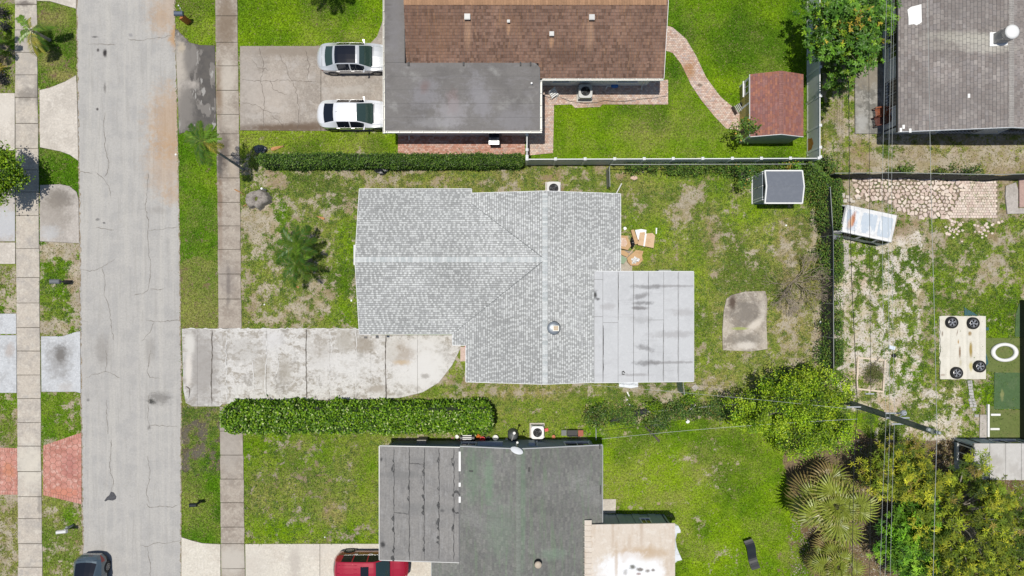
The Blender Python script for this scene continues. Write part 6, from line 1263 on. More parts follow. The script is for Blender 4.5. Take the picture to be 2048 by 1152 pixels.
blue = material('blue_grey_paint', (.10, .14, .17), rough=.25, metal=.4, coat=.9)
g4 = dict(rear=(.35, 1.25), reardark=True, wind=(2.9, 3.66), side=[(1.2, 2.2), (2.28, 3.2)], wheels=(.98, 3.88), mirror=3.15, handles=(1.45, 2.4), dseams=(1.3, 2.24, 3.35), seams=(.28,))
BL = [(0, .62, .66, .50, .78), (.06, .80, .82, .64, .98), (.2, .90, .94, .72, 1.08), (.45, .93, .98, .74, 1.16), (1.0, .94, 1.0, .68, 1.36), (1.5, .94, 1.0, .66, 1.46), (2.2, .94, .98, .66, 1.48), (2.8, .94, .96, .66, 1.44), (3.2, .94, .95, .70, 1.28), (3.7, .93, .92, .78, 1.0), (4.2, .90, .88, .72, .92), (4.6, .82, .78, .64, .82), (4.8, .6, .62, .46, .64)]
car('dark blue grey car parked at the road edge, cut by the bottom left corner', (-27.68, Y(1099) - 2.42, .012), -math.pi / 2, 4.8, 1.88, BL, g4, blue)

# old white van beside the dividing fence
van = thing('old_van', 'old white van with peeling roof and a big rust patch', 'van', (*P(1741, 450, 1.9), 0)); vx_, vy_ = P(1739, 447, 1.95); vr = math.radians(-12)
VT = Matrix.Translation((vx_, vy_, 0)) @ Matrix.Rotation(vr, 4, 'Z')
vanm = material('faded_white_van_paint', (.70, .70, .69), rough=.6, layers=[(2, (.55, .56, .57), .5, .64, .6), (9, (.40, .38, .36), .6, .72, .5)])
vroof = material('peeling_white_roof', (.48, .54, .60), rough=.6, layers=[(1.4, (.72, .73, .73), .50, .58, .9, (3, .8, 1)), (5, (.40, .47, .55), .52, .66, .6), (14, (.25, .22, .2), .66, .74, .6)], blobs=[(1706,440,5,17,(.42,.13,.03),.95,1.95,.5,14),(1700,446,5,13,(.62,.40,.25),.7,1.95,.5,14)])
hl, hw = 1.62, .93
def vbox(nm, x0, y0, z0, x1, y1, z1, mat, parent=van): m = MB(); m.box(x0, y0, z0, x1, y1, z1, M=VT); return m.build(nm, mat, parent)
m = MB(); q_ = [(-hl, -hw, 1.0), (hl, -hw, 1.0), (hl, hw, 1.0), (-hl, hw, 1.0)]
lo = [(-hl - .40, -.98), (hl + .12, -.98), (hl + .12, .98), (-hl - .40, .98)]; mid = [(-hl - .36, -.97), (hl + .1, -.97), (hl + .1, .97), (-hl - .36, .97)]; top = [(-hl, -hw + .08), (hl, -hw + .08), (hl, hw - .08), (-hl, hw - .08)]
vs = [(x, y, .35) for x, y in lo] + [(x, y, 1.1) for x, y in mid] + [(x, y, 1.86) for x, y in top]; m.mesh([tuple(VT @ Vector(v)) for v in vs], [(0, 1, 5, 4), (1, 2, 6, 5), (2, 3, 7, 6), (3, 0, 4, 7), (4, 5, 9, 8), (5, 6, 10, 9), (6, 7, 11, 10), (7, 4, 8, 11)]); m.build('body', vanm, van)
m = MB(); n_ = 4; xs_v = [-hl + .05, -.62, .42, hl - .12]; m.prism([(-hl - .02, -hw + .04), (hl + .02, -hw + .04), (hl + .04, 0), (hl + .02, hw - .04), (-hl - .02, hw - .04)], 1.84, 1.93, inset=.04); m.v = [tuple(VT @ Vector(v)) for v in m.v]; m.build('roof', vanm, van)
for a, b_ in ((-hl + .12, -.72), (-.54, .44), (.60, hl - .16)):
    m = MB(); r_ = .12; pts = []
    for (cx, cy, a0) in ((b_ - r_, hw - .3 - r_, 0), (a + r_, hw - .3 - r_, 90), (a + r_, -hw + .26 + r_, 180), (b_ - r_, -hw + .26 + r_, 270)): pts += [(cx + r_ * math.cos(math.radians(a0 + k * 30)), cy + r_ * math.sin(math.radians(a0 + k * 30))) for k in range(4)]
    m.prism(pts, 1.92, 1.945, inset=.01); m.v = [tuple(VT @ Vector(v)) for v in m.v]; m.build('roof_panel', vroof, van)
m = MB(); m.box(-hl + .05, -hw + .06, 1.93, hl - .1, -hw + .14, 1.97, M=VT); m.build('roof_rack', white_m, van)
m = MB(); m.mesh([tuple(VT @ Vector(v)) for v in [(-hl - .34, -.85, 1.15), (-hl - .34, .85, 1.15), (-hl - .06, .78, 1.80), (-hl - .06, -.78, 1.80)]], [(0, 1, 2, 3), (3, 2, 1, 0)]); m.build('windscreen', blackg, van)
for a, b_ in ((-1.4, -.35), (-.15, .75), (.9, 1.55)): m = MB(); m.mesh([tuple(VT @ Vector(v)) for v in [(a, -.975, 1.15), (b_, -.975, 1.15), (b_, -.89, 1.75), (a, -.89, 1.75)]], [(0, 1, 2, 3), (3, 2, 1, 0)]); m.build('side_window', blackg, van)
vbox('mirror', -hl - .35, -1.35, 1.05, -hl + .3, -1.05, 1.3, chrome)
for a in (-1.5, 1.1):
    for sg in (-1, 1): m = MB(); m.lathe(0, 0, [(.01, -.1), (.33, -.1), (.36, -.05), (.36, .05), (.33, .1), (.01, .1)], 20, M=VT @ Matrix.Translation((a, sg * .9, .36)) @ Matrix.Rotation(math.pi / 2, 4, 'X')); m.build('wheel', tyre_m, van)

# ================================================================== MAILBOXES
def mailbox(lab, px, py, h, L_, W, ang, colr, postc, flag=None, post=(.1, .1), off=(0, 0)):
    x, y = P(px, py, h); t = thing('mailbox', lab, 'mailbox', (x, y, 0)); m = MB(); a = math.radians(ang); M_ = Matrix.Translation((x, y, h - .22)) @ Matrix.Rotation(a, 4, 'Z')
    prof = [(-W / 2, 0), (W / 2, 0), (W / 2, .12), (W * .38, .19), (W * .18, .23), (0, .245), (-W * .18, .23), (-W * .38, .19), (-W / 2, .12)]
    n = len(prof); m.mesh([tuple(M_ @ Vector((sx, u, v))) for sx in (-L_ / 2, L_ / 2) for u, v in prof], [tuple(range(n))[::-1], tuple(range(n, 2 * n))] + [(i, (i + 1) % n, n + (i + 1) % n, n + i) for i in range(n)]); m.build('box', material('mailbox_paint', colr, rough=.5, metal=.2), t)
    m = MB(); m.box(-L_ / 2 - .015, -W / 2 - .01, .0, -L_ / 2, W / 2 + .01, .2, M=M_); m.build('door', material('mailbox_door', tuple(c * .7 for c in colr), rough=.5), t)
    m = MB(); m.box(x - post[0] / 2 + off[0], y - post[1] / 2 + off[1], 0, x + post[0] / 2 + off[0], y + post[1] / 2 + off[1], h - .22); m.build('post', material('mailbox_post', postc, rough=.7), t)
    if flag: m = MB(); m.box(-.05, W / 2 + .005, .12, .0, W / 2 + .02, .32, M=M_); m.build('flag', material('mailbox_flag', flag, rough=.5), t)
    return t
t = mailbox('grey mailbox on an orange wooden panel post at the top of the road', 356, 25.5, 1.25, .56, .30, 0, (.10, .13, .18), (.36, .12, .03), off=(.25, -.1))
m = MB(); m.prism([P(361, 32, 1.0), P(369, 30, 1.0), P(374, 45, .3), P(369, 46.5, .3)], 0, 0, ztop=lambda x, y: 1.0, zbot=lambda x, y: .0); m.build('wooden_panel', material('orange_wood', (.42, .14, .03), rough=.7, layers=[(6, (.5, .22, .06), .5, .65, .7, (1, 5, 1))]), t)
m = MB(); m.tube([(*P(373, 40), 0), (*P(360, 16, 1.2), 1.2)], .03, 6); m.cyl(*P(357, 11, 1.4), 1.3, 1.42, .04, n=8); m.build('marker', material('white_marker', (.8, .8, .8), rough=.5), t); 
mailbox('grey rounded mailbox on the patchy verge left of the road', 108, 563, 1.2, .62, .30, 0, (.17, .18, .19), (.05, .05, .05), off=(.2, 0), post=(.35, .12))
mailbox('small black mailbox on the green verge right of the road', 385, 1011.5, 1.1, .46, .22, 2, (.02, .025, .03), (.03, .03, .03), off=(.15, .02), post=(.12, .10))
mailbox('white long mailbox on the lower left verge', 121.5, 1065, 1.1, .64, .22, 6, (.78, .78, .76), (.4, .4, .38), off=(.1, .1))
m = MB(); x, y = P(132, 1056, .7); m.lathe(x, y, [(.01, .7), (.08, .68), (.10, .6), (.05, .5), (.03, .45), (.03, 0)], 12); m.build('garden_lamp', chain, smooth=True, label='little round topped garden lamp next to the white mailbox', cat='lamp')
# ================================================================== POLE AND WIRES
polem = material('green_grey_pole', (.10, .125, .095), rough=.8, layers=[(2, (.15, .17, .13), .48, .64, .7, (1, 1, .2)), (12, (.06, .07, .06), .55, .7, .6)])
bxp, byp = 20.60, -7.02; PH = 12.0
up = thing('utility_pole', 'tall greenish utility pole leaning outward in view with insulators and brackets', 'utility pole', (bxp, byp, 0))
m = MB(); m.tube([(bxp, byp, z) for z in (0, 4, 8, PH)], [.20, .185, .165, .14], 12); m.build('shaft', polem, up); metal_m = material('insulator_grey', (.42, .45, .48), rough=.4, metal=.3)
def at_px(px, h): return X(px, h)
m = MB(); m.lathe(bxp + .10, byp - .0, [(.01, PH + .4), (.05, PH + .38), (.08, PH + .32), (.03, PH + .28), (.09, PH + .2), (.04, PH + .12), (.04, PH - .1)], 14); m.build('insulator', metal_m, up); m = MB(); m.lathe(bxp - .18, byp + .08, [(.01, PH + .05), (.08, PH), (.10, PH - .12), (.04, PH - .2)], 14); m.build('insulator', metal_m, up)
for z, x0, x1, dy in ((8.6, bxp - .15, bxp + 1.0, -.30), (8.35, bxp - .3, bxp + .95, -.02), (8.45, bxp - .4, bxp + .4, .25), (5.4, bxp - 1.0, bxp + .1, .05), (5.9, bxp - .15, bxp + .35, .9)):
    m = MB(); m.box(x0, byp + dy - .035, z, x1, byp + dy + .035, z + .07); m.build('bracket', metal_m, up)
m = MB(); lx, ly = P(1808, 826, 9.2); m.tube([(bxp + .1, byp + .1, 8.9), (lx, ly, 9.2)], .04, 6); m.build('lamp_arm', metal_m, up); m = MB(); m.lathe(lx, ly, [(.03, 9.30), (.09, 9.30), (.15, 9.22), (.14, 9.1), (.10, 9.0)], 18); m.build('lamp_head', metal_m, up)
wire_d = material('dark_cable', (.02, .02, .02), rough=.6); wire_l = material('bare_aluminium_wire', (.42, .44, .42), rough=.5, metal=.2)
def xat(px, h): return X(px, h)
def wire(lab, ptsA, r, mat):
    """ptsA: (py, px, h) control rows from top to bottom, interpolated as a sagging cable"""
    ys = [a[0] for a in ptsA]; m = MB(); pts = []
    wys = [Y(a[0], a[2]) for a in ptsA]; wxs = [X(a[1], a[2]) for a in ptsA]; hs = [a[2] for a in ptsA]
    for k in range(len(ptsA) - 1):
        for i in range(14):
            t_ = i / 14; sag = -.0 * t_ * (1 - t_); pts.append((lerp(wxs[k], wxs[k + 1], t_), lerp(wys[k], wys[k + 1], t_), lerp(hs[k], hs[k + 1], t_) + sag))
    pts.append((wxs[-1], wys[-1], hs[-1])); m.tube(pts, r, 5, cap=False); return m.build('power_line', mat, label=lab, cat='cable')
wire('thick dark leftmost cable crossing the back yards', [(-120,1697,4.4),(200,1697.5,4.5),(384,1699,4.6),(560,1703,4.8),(700,1710,5.0),(820,1715,5.3),(850,1712,5.3),(930,1708,5.1),(1250,1702,4.5)], .019, wire_d)
wire('thin dark cable second from the left over the back yards', [(-120,1736,5.0),(384,1739,5.2),(600,1740,5.4),(820,1742,5.7),(900,1742,5.6),(1250,1738,5.0)], .012, wire_d)
wire('pale wire, leftmost of the three bright parallel lines', [(-120,1775,7.4),(0,1773,7.5),(384,1764,7.8),(600,1766,8.0),(842,1772,8.45),(1000,1765,8.1),(1250,1757,7.6)], .0085, wire_l)
wire('pale wire, middle one of the three bright parallel lines', [(-120,1786,7.4),(0,1784,7.5),(384,1776,7.8),(600,1777,8.0),(842,1780,8.6),(1000,1775,8.1),(1250,1767,7.6)], .0085, wire_l)
wire('pale wire, rightmost of the three bright parallel lines', [(-120,1789,7.4),(0,1788,7.5),(384,1783,7.8),(600,1785,8.0),(842,1789,8.6),(1000,1784,8.1),(1250,1778,7.6)], .0085, wire_l)
wire('single pale wire over the taupe roof, rightmost of all lines', [(-120,1852,11.2),(0,1855,11.3),(384,1862,11.6),(600,1868,11.8),(862,1874,12.35),(1000,1870,12.0),(1250,1864,11.5)], .011, wire_l)
def drop(lab, a, b_, r, mat, sag=.3):
    a = (*P(a[0], a[1], a[2]), a[2]); b_ = (*P(b_[0], b_[1], b_[2]), b_[2]); m = MB(); m.tube([(lerp(a[0], b_[0], t_ / 20), lerp(a[1], b_[1], t_ / 20), lerp(a[2], b_[2], t_ / 20) - 4 * sag * (t_ / 20) * (1 - t_ / 20)) for t_ in range(21)], r, 5); m.build('service_cable', mat, label=lab, cat='cable')
drop('black service cable from the grey shingle roof edge to the pole', (1192, 764, 2.9), (1725, 812, 6.5), .010, wire_d, .5); drop('pale service cable below the black one reaching the pole', (1100, 764, 2.7), (1722, 820, 6.2), .008, wire_l, .6)
drop('pale cable from the charcoal roof corner across the open lawn', (1203, 878, 2.8), (1715, 838, 6.0), .009, wire_l, .5); drop('dark thin cable low beside the boundary bushes', (1203, 862, 2.7), (1330, 848, 3.6), .008, wire_d, .1)
drop('dark cable from the pole crossing to a small junction', (1712, 846, 5.0), (1775, 847, 7.2), .010, wire_d, .1)
# ================================================================== VEGETATION
rg = np.random.RandomState(77)
leaf_m = material('leaf_green', (0, 0, 0), rough=.45, attr='col', spec=.28, tr=.22); leaf_d = material('leaf_matt', (0, 0, 0), rough=.6, attr='col', spec=.3, tr=.25)
bark = material('grey_bark', (.26, .22, .18), rough=.9, layers=[(5, (.14, .115, .09), .45, .65, .8)]); bark_l = material('pale_bark', (.42, .38, .32), rough=.9, layers=[(5, (.24, .2, .16), .45, .65, .8)])
def leaf_quads(C, ln, wd, droop=(-.5, .35), az=None, el=None, roll=.5):
    n = len(C); az = rg.uniform(0, 2 * np.pi, n) if az is None else az; el = rg.uniform(*droop, n) if el is None else el
    L_ = rg.uniform(ln[0], ln[1], n); W_ = rg.uniform(wd[0], wd[1], n)
    d = np.stack([np.cos(az) * np.cos(el), np.sin(az) * np.cos(el), np.sin(el)], -1); s = np.stack([-np.sin(az), np.cos(az), rg.normal(0, roll, n)], -1); s /= np.linalg.norm(s, axis=1)[:, None]
    v = np.empty((n, 4, 3)); v[:, 0] = C; v[:, 1] = C + d * (L_ * .5)[:, None] + s * (W_ / 2)[:, None]; v[:, 2] = C + d * L_[:, None] - np.array((0, 0, 1)) * (L_ * .12)[:, None]; v[:, 3] = C + d * (L_ * .5)[:, None] - s * (W_ / 2)[:, None]
    return v.reshape(-1, 3)
def leafcols(n, pal, wts=None, var=.25):
    p = np.array(pal); i = rg.choice(len(p), n, p=wts); return p[i] * rg.uniform(1 - var, 1 + var, (n, 1))
def rosettes(C, k, ln, wd, el=(-.35, .5)):
    n = len(C); az = (np.arange(k)[None, :] * 2 * np.pi / k + rg.uniform(0, 6.28, (n, 1)) + rg.normal(0, .25, (n, k))).ravel()
    return leaf_quads(np.repeat(C, k, axis=0), ln, wd, az=az, el=rg.uniform(*el, n * k), roll=.35)
def crown_points(cx, cy, cz, rx, ry, rz, nclump, per, cr, seed, shell=.55, lump=.28, zmin=None):
    r = np.random.RandomState(seed); u = r.normal(0, 1, (nclump * 3, 3)); u[:, 2] = u[:, 2] * .9 + .25; u /= np.linalg.norm(u, axis=1)[:, None]; u = u[u[:, 2] > -.45][:nclump]
    rad = shell + (1 - shell) * r.rand(len(u)) ** .6; a = np.arctan2(u[:, 1], u[:, 0]); lum = 1 + lump * np.sin(a * 3 + seed) * .5 + lump * np.sin(a * 5 + seed * 2.1) * .4 + lump * r.normal(0, .25, len(u))
    c = u * rad[:, None] * lum[:, None] * np.array((rx, ry, rz)) + np.array((cx, cy, cz)); pts = np.repeat(c, per, axis=0) + r.normal(0, 1, (len(c) * per, 3)) * np.array((cr, cr, cr * .6)) * .55
    if zmin is not None: pts[:, 2] = np.maximum(pts[:, 2], zmin + r.rand(len(pts)) * .3)
    return pts, c, np.repeat(np.arange(len(c)), per)
def limbs(parent, base, c, n, r0, mat, seed, fork=None, name='branch'):
    r = random.Random(seed); idx = r.sample(range(len(c)), min(n, len(c))); fork = fork or (base[0], base[1], c[:, 2].mean() * .45)
    m = MB(); m.tube([base, (lerp(base[0], fork[0], .5) + .05, lerp(base[1], fork[1], .5), lerp(base[2], fork[2], .5)), fork], [r0, r0 * .8, r0 * .7], 9); m.build('trunk', mat, parent)
    m = MB()
    for i in idx:
        e = c[i]; mid = (lerp(fork[0], e[0], .5) + r.uniform(-.2, .2), lerp(fork[1], e[1], .5) + r.uniform(-.2, .2), lerp(fork[2], e[2], .6)); m.tube([fork, mid, tuple(e)], [r0 * .4, r0 * .22, r0 * .07], 5, cap=False)
    m.build(name, mat, parent, kind='stuff')
def hedge(lab, x0, x1, y0, y1, h, n, size, pal, wts, seed):
    t = thing('hedge', lab, 'hedge', ((x0 + x1) / 2, (y0 + y1) / 2, 0)); r = np.random.RandomState(seed)
    px = r.uniform(x0, x1, n); side = r.rand(n); v = r.uniform(0, 1, n); yc, hw = (y0 + y1) / 2, (y1 - y0) / 2
    wob = 1 + .10 * (fbm(px, px * 0, 1.2, seed) - .5) * 2 + .06 * np.sin(px * 2.1); ang = r.uniform(-.15, np.pi + .15, n); rad = r.uniform(.80, 1.03, n)
    e = (np.abs(np.cos(ang)) ** 4 + np.abs(np.sin(ang)) ** 4) ** .25; bump_ = .78 + .42 * fbm(px * 1.3, ang * 1.5, .55, seed + 5, 3)
    py = yc + hw * np.cos(ang) / e * rad * wob * bump_; pz = np.maximum(.08, h * np.sin(ang) / e * rad * bump_); endk = np.minimum((px - x0), (x1 - px)) / .35; py = np.where(endk < 1, yc + (py - yc) * np.clip(endk, .05, 1) ** .3, py)
    st_ = r.rand(n) < .03; py = py + st_ * r.normal(0, .12, n); pz = pz + st_ * r.uniform(0, .25, n)
    C_ = np.stack([px, py, pz], -1); cols = leafcols(n, pal, wts, .3) * (.75 + .5 * fbm(px, py, .35, seed + 9))[:, None]
    np_mesh('foliage', leaf_quads(C_, (size * .8, size * 1.3), (size * .45, size * .7), droop=(-.7, .5)), 4, leaf_m, cols, parent=t, kind='stuff')
    m = MB()
    for k in range(int((x1 - x0) / .9)): x = x0 + .5 + k * .9; m.tube([(x, yc + rr(-.1, .1), 0), (x + rr(-.1, .1), yc, h * .5), (x + rr(-.2, .2), yc + rr(-.2, .2), h * .85)], [.035, .03, .012], 5)
    m.build('stem', bark, t, kind='stuff'); m = MB(); ins = .78; m.prism([(x0 + .3, yc - hw * ins), (x1 - .3, yc - hw * ins), (x1 - .3, yc + hw * ins), (x0 + .3, yc + hw * ins)], .25, h * .80, inset=.2); m.build('shade_core', material('hedge_core_shade', (.018, .028, .010), rough=1, layers=[(8, (.03, .05, .015), .5, .65, .8)]), t, kind='stuff')  # solid near-black core: shade between the leaves is put into its colour
HG = [(.055, .12, .015), (.095, .18, .02), (.14, .24, .03), (.035, .075, .012), (.24, .32, .08)]
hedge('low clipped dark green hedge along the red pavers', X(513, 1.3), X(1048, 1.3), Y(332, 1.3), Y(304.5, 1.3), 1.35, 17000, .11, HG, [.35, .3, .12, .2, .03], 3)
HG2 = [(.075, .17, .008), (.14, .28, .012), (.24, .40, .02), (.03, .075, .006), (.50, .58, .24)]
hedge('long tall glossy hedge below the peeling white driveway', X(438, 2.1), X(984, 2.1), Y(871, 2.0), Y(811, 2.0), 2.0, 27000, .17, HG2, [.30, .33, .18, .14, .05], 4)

def leafy_tree(name, lab, px, py, h, R_, rz_, nclump, per, cr, ln, wd, pal, wts, seed, rose=0, shell=.5, lump=.28, tr_r=.16, nb=22, mat=None, barkm=None, cat='tree', basepx=None, var=.3, up=0, zc=None):
    zc = zc or h - rz_; cx, cy = P(px, py, zc); base = P(*basepx) if basepx else (cx, cy); t = thing(name, lab, cat, (base[0], base[1], 0)); pts, c, ci = crown_points(cx, cy, zc, R_[0], R_[1], rz_, nclump, per, cr, seed, shell, lump, zmin=.05)
    limbs(t, (base[0], base[1], 0), c, nb, tr_r, barkm or bark, seed, fork=(lerp(base[0], cx, .6), lerp(base[1], cy, .6), max(.15, (zc - rz_ * .5) * .75)))
    tone = rg.uniform(.6, 1.4, len(c))[ci]; ct = rg.choice(len(pal), len(c), p=wts)[ci]
    base_c = np.array(pal)[np.where(rg.rand(len(pts)) < .6, ct, rg.choice(len(pal), len(pts), p=wts))] * tone[:, None] * rg.uniform(1 - var, 1 + var, (len(pts), 1))
    if rose: v = rosettes(pts, rose, ln, wd); cols = np.repeat(base_c, rose, axis=0) * rg.uniform(.8, 1.2, (len(pts) * rose, 1))
    else: v = leaf_quads(pts, ln, wd); cols = base_c
    np_mesh('crown', v, 4, mat or leaf_m, cols, parent=t, kind='stuff'); return t
GL = [(.10, .21, .008), (.19, .32, .012), (.30, .42, .02), (.045, .10, .006)]
leafy_tree('shade_tree', 'big round bright green tree at the back corner beside the utility pole', 1597, 822, 5.4, (3.3, 2.6), 2.1, 235, 105, .40, (.09, .16), (.055, .09), [(.12, .23, .008), (.24, .38, .012), (.38, .50, .025), (.04, .09, .006)], [.26, .36, .26, .12], 11, lump=.42, tr_r=.2, nb=30, basepx=(1545, 792))
leafy_tree('shade_tree', 'leafy tree with orange tips over the white fence corner near the top', 1690, 62, 5.6, (2.55, 2.75), 1.9, 170, 12, .55, (.16, .27), (.07, .11), [(.06, .15, .014), (.11, .24, .02), (.20, .33, .02), (.42, .32, .04)], [.42, .36, .19, .03], 13, rose=6, lump=.34, tr_r=.15, nb=30, shell=.35, basepx=(1640, 118))
leafy_tree('shade_tree', 'leafy tree cut by the left edge with a shadow on the sidewalk', 2, 345, 3.3, (1.1, 1.5), 1.2, 110, 50, .4, (.12, .2), (.07, .11), GL, [.3, .35, .2, .15], 14, basepx=(44, 352), lump=.3)
MG = [(.12, .18, .012), (.24, .30, .018), (.44, .45, .03), (.055, .10, .01), (.28, .22, .05)]
leafy_tree('mango_tree', 'large olive yellow leaved tree filling the lower right corner', 1936, 1062, 5.6, (4.1, 4.1), 2.4, 330, 8, .44, (.20, .34), (.045, .075), MG, [.32, .32, .18, .15, .03], 15, rose=9, lump=.2, shell=.45, tr_r=.22, nb=60, mat=leaf_d, barkm=bark_l, basepx=(1850, 975))
leafy_tree('mango_tree', 'yellowish sparse tree between fan palm and the pale trailer', 1800, 945, 4.8, (2.2, 1.6), 1.4, 95, 9, .55, (.20, .34), (.045, .075), MG, [.22, .34, .28, .08, .08], 16, rose=9, lump=.35, shell=.3, tr_r=.15, nb=50, mat=leaf_d, barkm=bark_l, basepx=(1800, 925))
leafy_tree('mango_tree', 'bright green narrow leaved tree right of the fan palm', 1826, 1086, 4.4, (1.9, 2.7), 1.4, 150, 9, .5, (.20, .32), (.045, .07), [(.09, .24, .015), (.17, .37, .02), (.27, .48, .035), (.04, .11, .01)], [.3, .36, .2, .14], 17, rose=9, lump=.3, shell=.3, tr_r=.12, nb=30, mat=leaf_d, basepx=(1790, 1040))
leafy_tree('sapling', 'slim young tree with sparse orange tipped leaves by the red roofed shed', 1487, 262, 3.4, (.75, .62), .8, 17, 22, .26, (.13, .2), (.07, .11), [(.07, .15, .02), (.14, .22, .03), (.36, .22, .03)], [.5, .4, .1], 18, lump=.5, tr_r=.04, nb=17, basepx=(1465, 278), cat='tree')
leafy_tree('sapling', 'slim sparse young tree beside the small slate shed and vines', 1492, 350, 2.4, (.55, .8), .6, 13, 22, .24, (.12, .18), (.06, .10), [(.06, .14, .02), (.12, .22, .03), (.32, .20, .03)], [.5, .4, .1], 19, lump=.5, tr_r=.03, nb=13, basepx=(1468, 352), cat='tree')
def shrub(lab, px, py, h, rx, ry, n, pal=GL, wts=(.35, .35, .15, .15), ln=(.09, .16), wd=(.05, .09), per=30, cr=.28, name='shrub'):
    leafy_tree(name, lab, px, py, h, (rx, ry), h * .55, max(6, n), per, cr, ln, wd, pal, list(wts), int(px + py), lump=.4, tr_r=.03, nb=8, shell=.2, cat='shrub')
DK = [(.045, .10, .018), (.085, .16, .025), (.17, .25, .04), (.16, .15, .04)]
shrub('dark bush above the charcoal roof corner', 1190, 832, 1.3, .75, .75, 26, DK); shrub('sprawling low bush right of the black fabric', 1315, 846, 1.2, .9, .8, 30, DK); shrub('bright green bush on top of the black fabric', 1305, 812, 1.5, .45, .35, 12)
shrub('dark low bush left end of the wire fence remains', 1365, 822, 1.0, 1.1, .5, 26, DK); shrub('low weeds near the middle of the wire fence remains', 1420, 826, .8, 1.1, .35, 20, DK); shrub('low weeds at the right end of the wire fence remains', 1465, 822, .9, .8, .4, 16, DK); shrub('small green tuft bush under the narrow wire gate', 1375, 797, .8, .5, .3, 10)
shrub('small weedy bush hanging over the black screened fence', 1808, 340, 1.9, .55, .22, 9, DK); shrub('weedy bush on the black screened fence nearer the right edge', 1945, 340, 1.9, .6, .22, 9, DK); shrub('weedy tuft on the black screened fence between two others', 1890, 341, 1.9, .3, .18, 5, DK)
shrub('leafy bush between slate shed and long white fence', 1585, 332, 1.9, .8, .3, 18, [(.07, .17, .015), (.13, .27, .02), (.22, .36, .03), (.5, .32, .05)], (.35, .35, .2, .1)); shrub('dark bush at the white fence outer corner', 1655, 335, 1.8, .6, .9, 34, DK)
def vines(lab, path, w, h, n, seed, name='vine'):
    r = np.random.RandomState(seed); seg = [(path[i], path[i + 1]) for i in range(len(path) - 1)]; ls = np.array([math.dist(a, b_) for a, b_ in seg]); k = r.choice(len(seg), n, p=ls / ls.sum()); t_ = r.rand(n)
    a = np.array([seg[i][0] for i in k]); b_ = np.array([seg[i][1] for i in k]); p = a + (b_ - a) * t_[:, None]; d = (b_ - a) / np.linalg.norm(b_ - a, axis=1)[:, None]; dens = fbm(p[:, 0], p[:, 1], 1.0, seed + 1, 3); kp = r.rand(n) < np.clip((dens - .36) * 3.2, .05, 1); p, d, dens = p[kp], d[kp], dens[kp]; n = len(p)
    off = r.normal(0, 1, n) * w * (.5 + dens); p = p + np.stack([-d[:, 1], d[:, 0]], -1) * off[:, None]; z = np.clip(h * (1.05 - np.abs(off) / w * .35) * r.uniform(.35, 1.1, n) ** .6, .05, h * 1.2)
    C_ = np.concatenate([p, z[:, None]], 1); cols = leafcols(n, DK + [(.14, .26, .03)], [.26, .26, .12, .10, .26], .35) * (.7 + .6 * fbm(p[:, 0], p[:, 1], .5, seed + 3))[:, None]
    np_mesh(name, leaf_quads(C_, (.08, .16), (.05, .09)), 4, leaf_d, cols, origin=(path[0][0], path[0][1], 0), label=lab, category='vine') if False else tag(np_mesh(name, leaf_quads(C_, (.08, .16), (.05, .09)), 4, leaf_d, cols, origin=(path[0][0], path[0][1], 0)), lab, 'vine')
vines('green vines climbing along the dark dividing fence', [(20.85, 7.0), (20.95, 3.5), (20.95, -5.0)], .40, 1.9, 24000, 31); vines('scruffy green growth along the boundary above the open back lawn', [(5.6, -8.55), (9, -8.3), (12, -8.0), (15.4, -7.7)], .34, .6, 7000, 34); vines('tangled vines along the low chain link fence', [(7.4, 7.95), (12, 7.9), (19.2, 7.9)], .22, 1.2, 7500, 32); vines('thick vines at the corner where the fences meet', [(19.0, 7.9), (20.3, 6.9), (20.8, 6.0)], .42, 1.8, 6500, 33)

# ---- palms
def frond_mesh(L_, nl, w, droop, seed, tipc=None, base=(.09, .19, .03), yellow=0):
    r = random.Random(seed); m = MB(); pts = []; rach = []
    for i in range(13):
        t_ = i / 12; rach.append(Vector((L_ * (t_ - .12 * t_ * t_ * t_), 0, L_ * (.42 * t_ - droop * t_ * t_))))
    m.cc = (.16, .20, .05); m.tube(rach, [.022 * (1 - .85 * i / 12) for i in range(13)], 4, cap=False)
    for s in (-1, 1):
        for i in range(nl):
            t_ = .12 + .88 * i / nl; k = t_ * 12; a = int(min(k, 11)); p = rach[a].lerp(rach[a + 1], k - a); l = w * (math.sin(math.pi * min(1, t_ * .92 + .08)) ** .6) * r.uniform(.85, 1.1) * (1 if t_ < .9 else .8)
            d = Vector((.55 + .5 * t_ + r.uniform(-.1, .1), s * (1.0), -.28 + r.uniform(-.15, .15))).normalized(); tip = p + d * l + Vector((0, 0, -.35 * l * l)); mid = p + d * l * .5; sd_ = Vector((1, 0, .3)).normalized() * .042
            c = jit(mixc(base, (.42, .34, .05), yellow * r.uniform(.4, 1.2) if yellow else (.25 if r.random() < .12 else 0)), .3)
            m.poly([p - sd_ * .6, mid - sd_, tip, mid + sd_, p + sd_ * .6], c)
    return m
def as_mesh(mb, mat, name='frond'):
    me = bpy.data.meshes.new(name); me.from_pydata([tuple(v) for v in mb.v], [], mb.f); me.materials.append(mat); ca = me.color_attributes.new('col', 'FLOAT_COLOR', 'CORNER'); arr = []
    for f, c in zip(mb.f, mb.c): arr += [c[0], c[1], c[2], 1] * len(f)
    ca.data.foreach_set('color', arr); me.update(); return me
leaf_p = material('palm_leaf', (0, 0, 0), rough=.4, attr='col', spec=.6, tr=.2)
